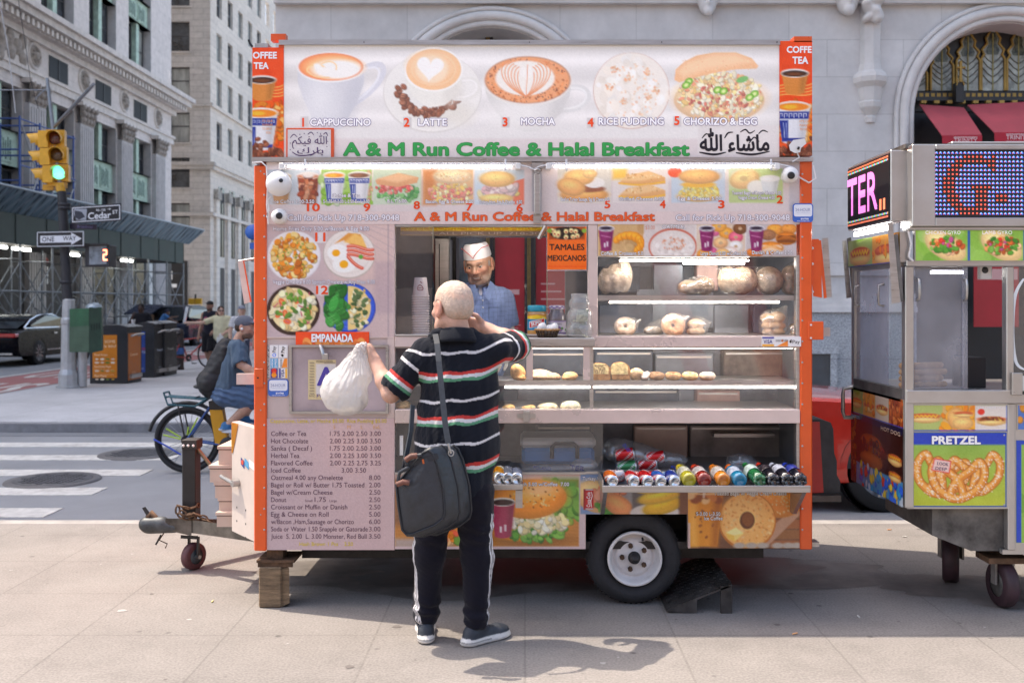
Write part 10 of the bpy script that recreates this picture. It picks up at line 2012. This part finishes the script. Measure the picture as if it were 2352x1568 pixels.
mb=MB();mb.pts8([BP(.30,.30,-.05),BP(.44,.26,-.05),BP(.37,.66,-.05),BP(.24,.66,-.05)],[BP(.30,.30,.05),BP(.44,.26,.05),BP(.37,.66,.05),BP(.24,.66,.05)],mat('battery_yellow',(.62,.30,.015),.4,var=.05));mb.pts8([BP(.24,.662,-.05),BP(.37,.662,-.05),BP(.36,.75,-.05),BP(.23,.75,-.05)],[BP(.24,.662,.05),BP(.37,.662,.05),BP(.36,.75,.05),BP(.23,.75,.05)],black_p);mb.build('battery',eb)
mb=MB();lime_g=mat('lime_reflector',(.40,.6,.05),.4,var=0)
for a,l in((1.1,.22),(2.6,.2),(2.9,.2),(1.4,.12)):mb.tube([BP(.06*math.cos(a),.345+.06*math.sin(a),.05),BP(l*1.2*math.cos(a),.345+l*1.2*math.sin(a),.05)],.008,lime_g,5)
mb.tube([BP(-.33,.36,.06),BP(-.18,.28,.06),BP(-.05,.2,.06)],.009,mat('blue_cord',(.05,.1,.5),.5),6);mb.build('reflectors',eb)
YB_=10.35;b_=lambda x,y,d=0.:V3(*W(x,y,YB_+d))
J=dict(head=b_(563,752),yaw=-95,pitch=-4,sl=b_(540,800,.17),sr=b_(544,800,-.17),el=b_(566,850,.22),er=b_(552,836,-.24),wl=b_(622,860,.24),wr=b_(596,866,-.26),hl=b_(517,905,.09),hr=b_(517,905,-.09),kl=b_(590,900,.11),kr=b_(590,918,-.11),al=b_(560,960,.10),ar=b_(523,976,-.11),tl=V3(1,0,-.1),tr=V3(.85,0,-.5),hand_l=dict(d=V3(1,0,-.2),n=V3(0,0,-1),side=1,curl=1.0),hand_r=dict(d=V3(1,0,-.2),n=V3(0,0,-1),side=-1,curl=1.0))
cy=person('bearded cyclist in grey cap, blue t-shirt and shorts riding past behind the cart',J,dict(skin=(.48,.28,.20),top_name='t_shirt',top_col=lambda V:np.tile(V3(.075,.115,.165),(len(V),1)),sleeve=.85,sleeve_r=.075,fat=.35,loose=.02,hem=.04,bottom_name='shorts',bottom_col=(.075,.125,.215),leg=.46,leg_r=.022,beard=(.05,.028,.02),beard_a=.95,shoe=(.02,.13,.30),sole=(.55,.6,.65),free_feet=True,ground=KZ,eyes=False,wrinkle=.011,drag=.009,folds=((.75,.2,.009),),k=1.02),vox=.009)
hair_cap(cy,[(0,-.012,.052,.083,.103,.075),(0,.10,.058,.062,.07,.012)],(.11,.12,.15),.008,'cap',amp=0);hair_cap(cy,[(0,-.045,.0,.074,.06,.06)],(.05,.03,.02),.008,cuts=[(0,.08,-.01,.1,.08,.08)])
mb=MB();e=cy.hc+cy.Mh@V3(.088,.0,-.012);mb.lathe([(.012,-.01),(.014,.006),(.0001,.01)],e,cy.Mh@V3(1,0,0),white_p,10);mb.build('earbud',cy.root)
V,Fq=sdf_mesh([(rc(tuple(b_(520,806)),tuple(b_(492,880)),.13,.15),.05),(el(tuple(b_(488,878)),(.14,.17,.14)),.05),(el(tuple(b_(480,872)),(.10,.13,.10)),.04)],.011,.05,[(rc(tuple(b_(556,800)),tuple(b_(530,900)),.10,.10),.02)],lambda Q,D:D+.012*n3(Q,14,3)+.004*n3(Q,40,5));mb=MB();mb.add(V,Fq,mat('backpack_black',(.012,.012,.014),.6,var=.3,scale=9),smooth=True);bkp=solo(mb,'backpack','bulky black backpack worn by the cyclist','bag')
mb=MB()
for dy in(-.13,.13):mb.tube([b_(520,800,dy),b_(540,783,dy),b_(556,800,dy),b_(556,830,dy),b_(530,860,dy),b_(508,872,dy)],.014,mat('backpack_strap',(.02,.022,.028),.7),6)
mb.build('strap',bkp)
O=W(398,846,24.3);bicycle('bicycle','red bicycle locked to a short dark post beside the bins',(O.x,24.3,0),(.55,.84,0),.34,mat('red_frame_bike',(.42,.03,.025),.35,var=.05,coat=.4),False,-.08)
mb=MB();c=W(409,846,24.4);mb.lathe([(.10,0),(.085,.1),(.08,.9),(.06,1.0),(.0001,1.02)],(c.x,24.55,0),(0,0,1),mat('post_brown',(.045,.03,.027),.7,var=.2),14);mb.lathe([(.088,.38),(.095,.4),(.095,.52),(.088,.54)],(c.x,24.55,0),(0,0,1),mat('blue_wrap',(.04,.12,.35),.6),14);solo(mb,'bike_post','short dark post with a blue wrap holding the red bicycle','post')
for x,y,c,lab in((2043,1217,(.75,.35,.15),'orange cigarette end near the kerb right of the cart'),(2078,1233,(.6,.58,.55),'pale paper scrap near the kerb between the carts'),(1972,1417,(.62,.60,.58),'white paper scrap in the shade between the two carts'),(1826,1456,(.75,.38,.18),'cigarette end at the sunlit edge of the cart shadow'),(488,1382,(.8,.7,.3),'tiny yellow scrap on the sunlit paving left of the wood block')):
 p=G(x,y);mb=MB();a=rnd.uniform(0,3);mb.tube([p+Vector((-.014*math.cos(a),-.014*math.sin(a),.005)),p+Vector((.014*math.cos(a),.014*math.sin(a),.005))],.004,mat('scrap_%d'%x,c,.8,var=0),6);solo(mb,'litter',lab,'litter')
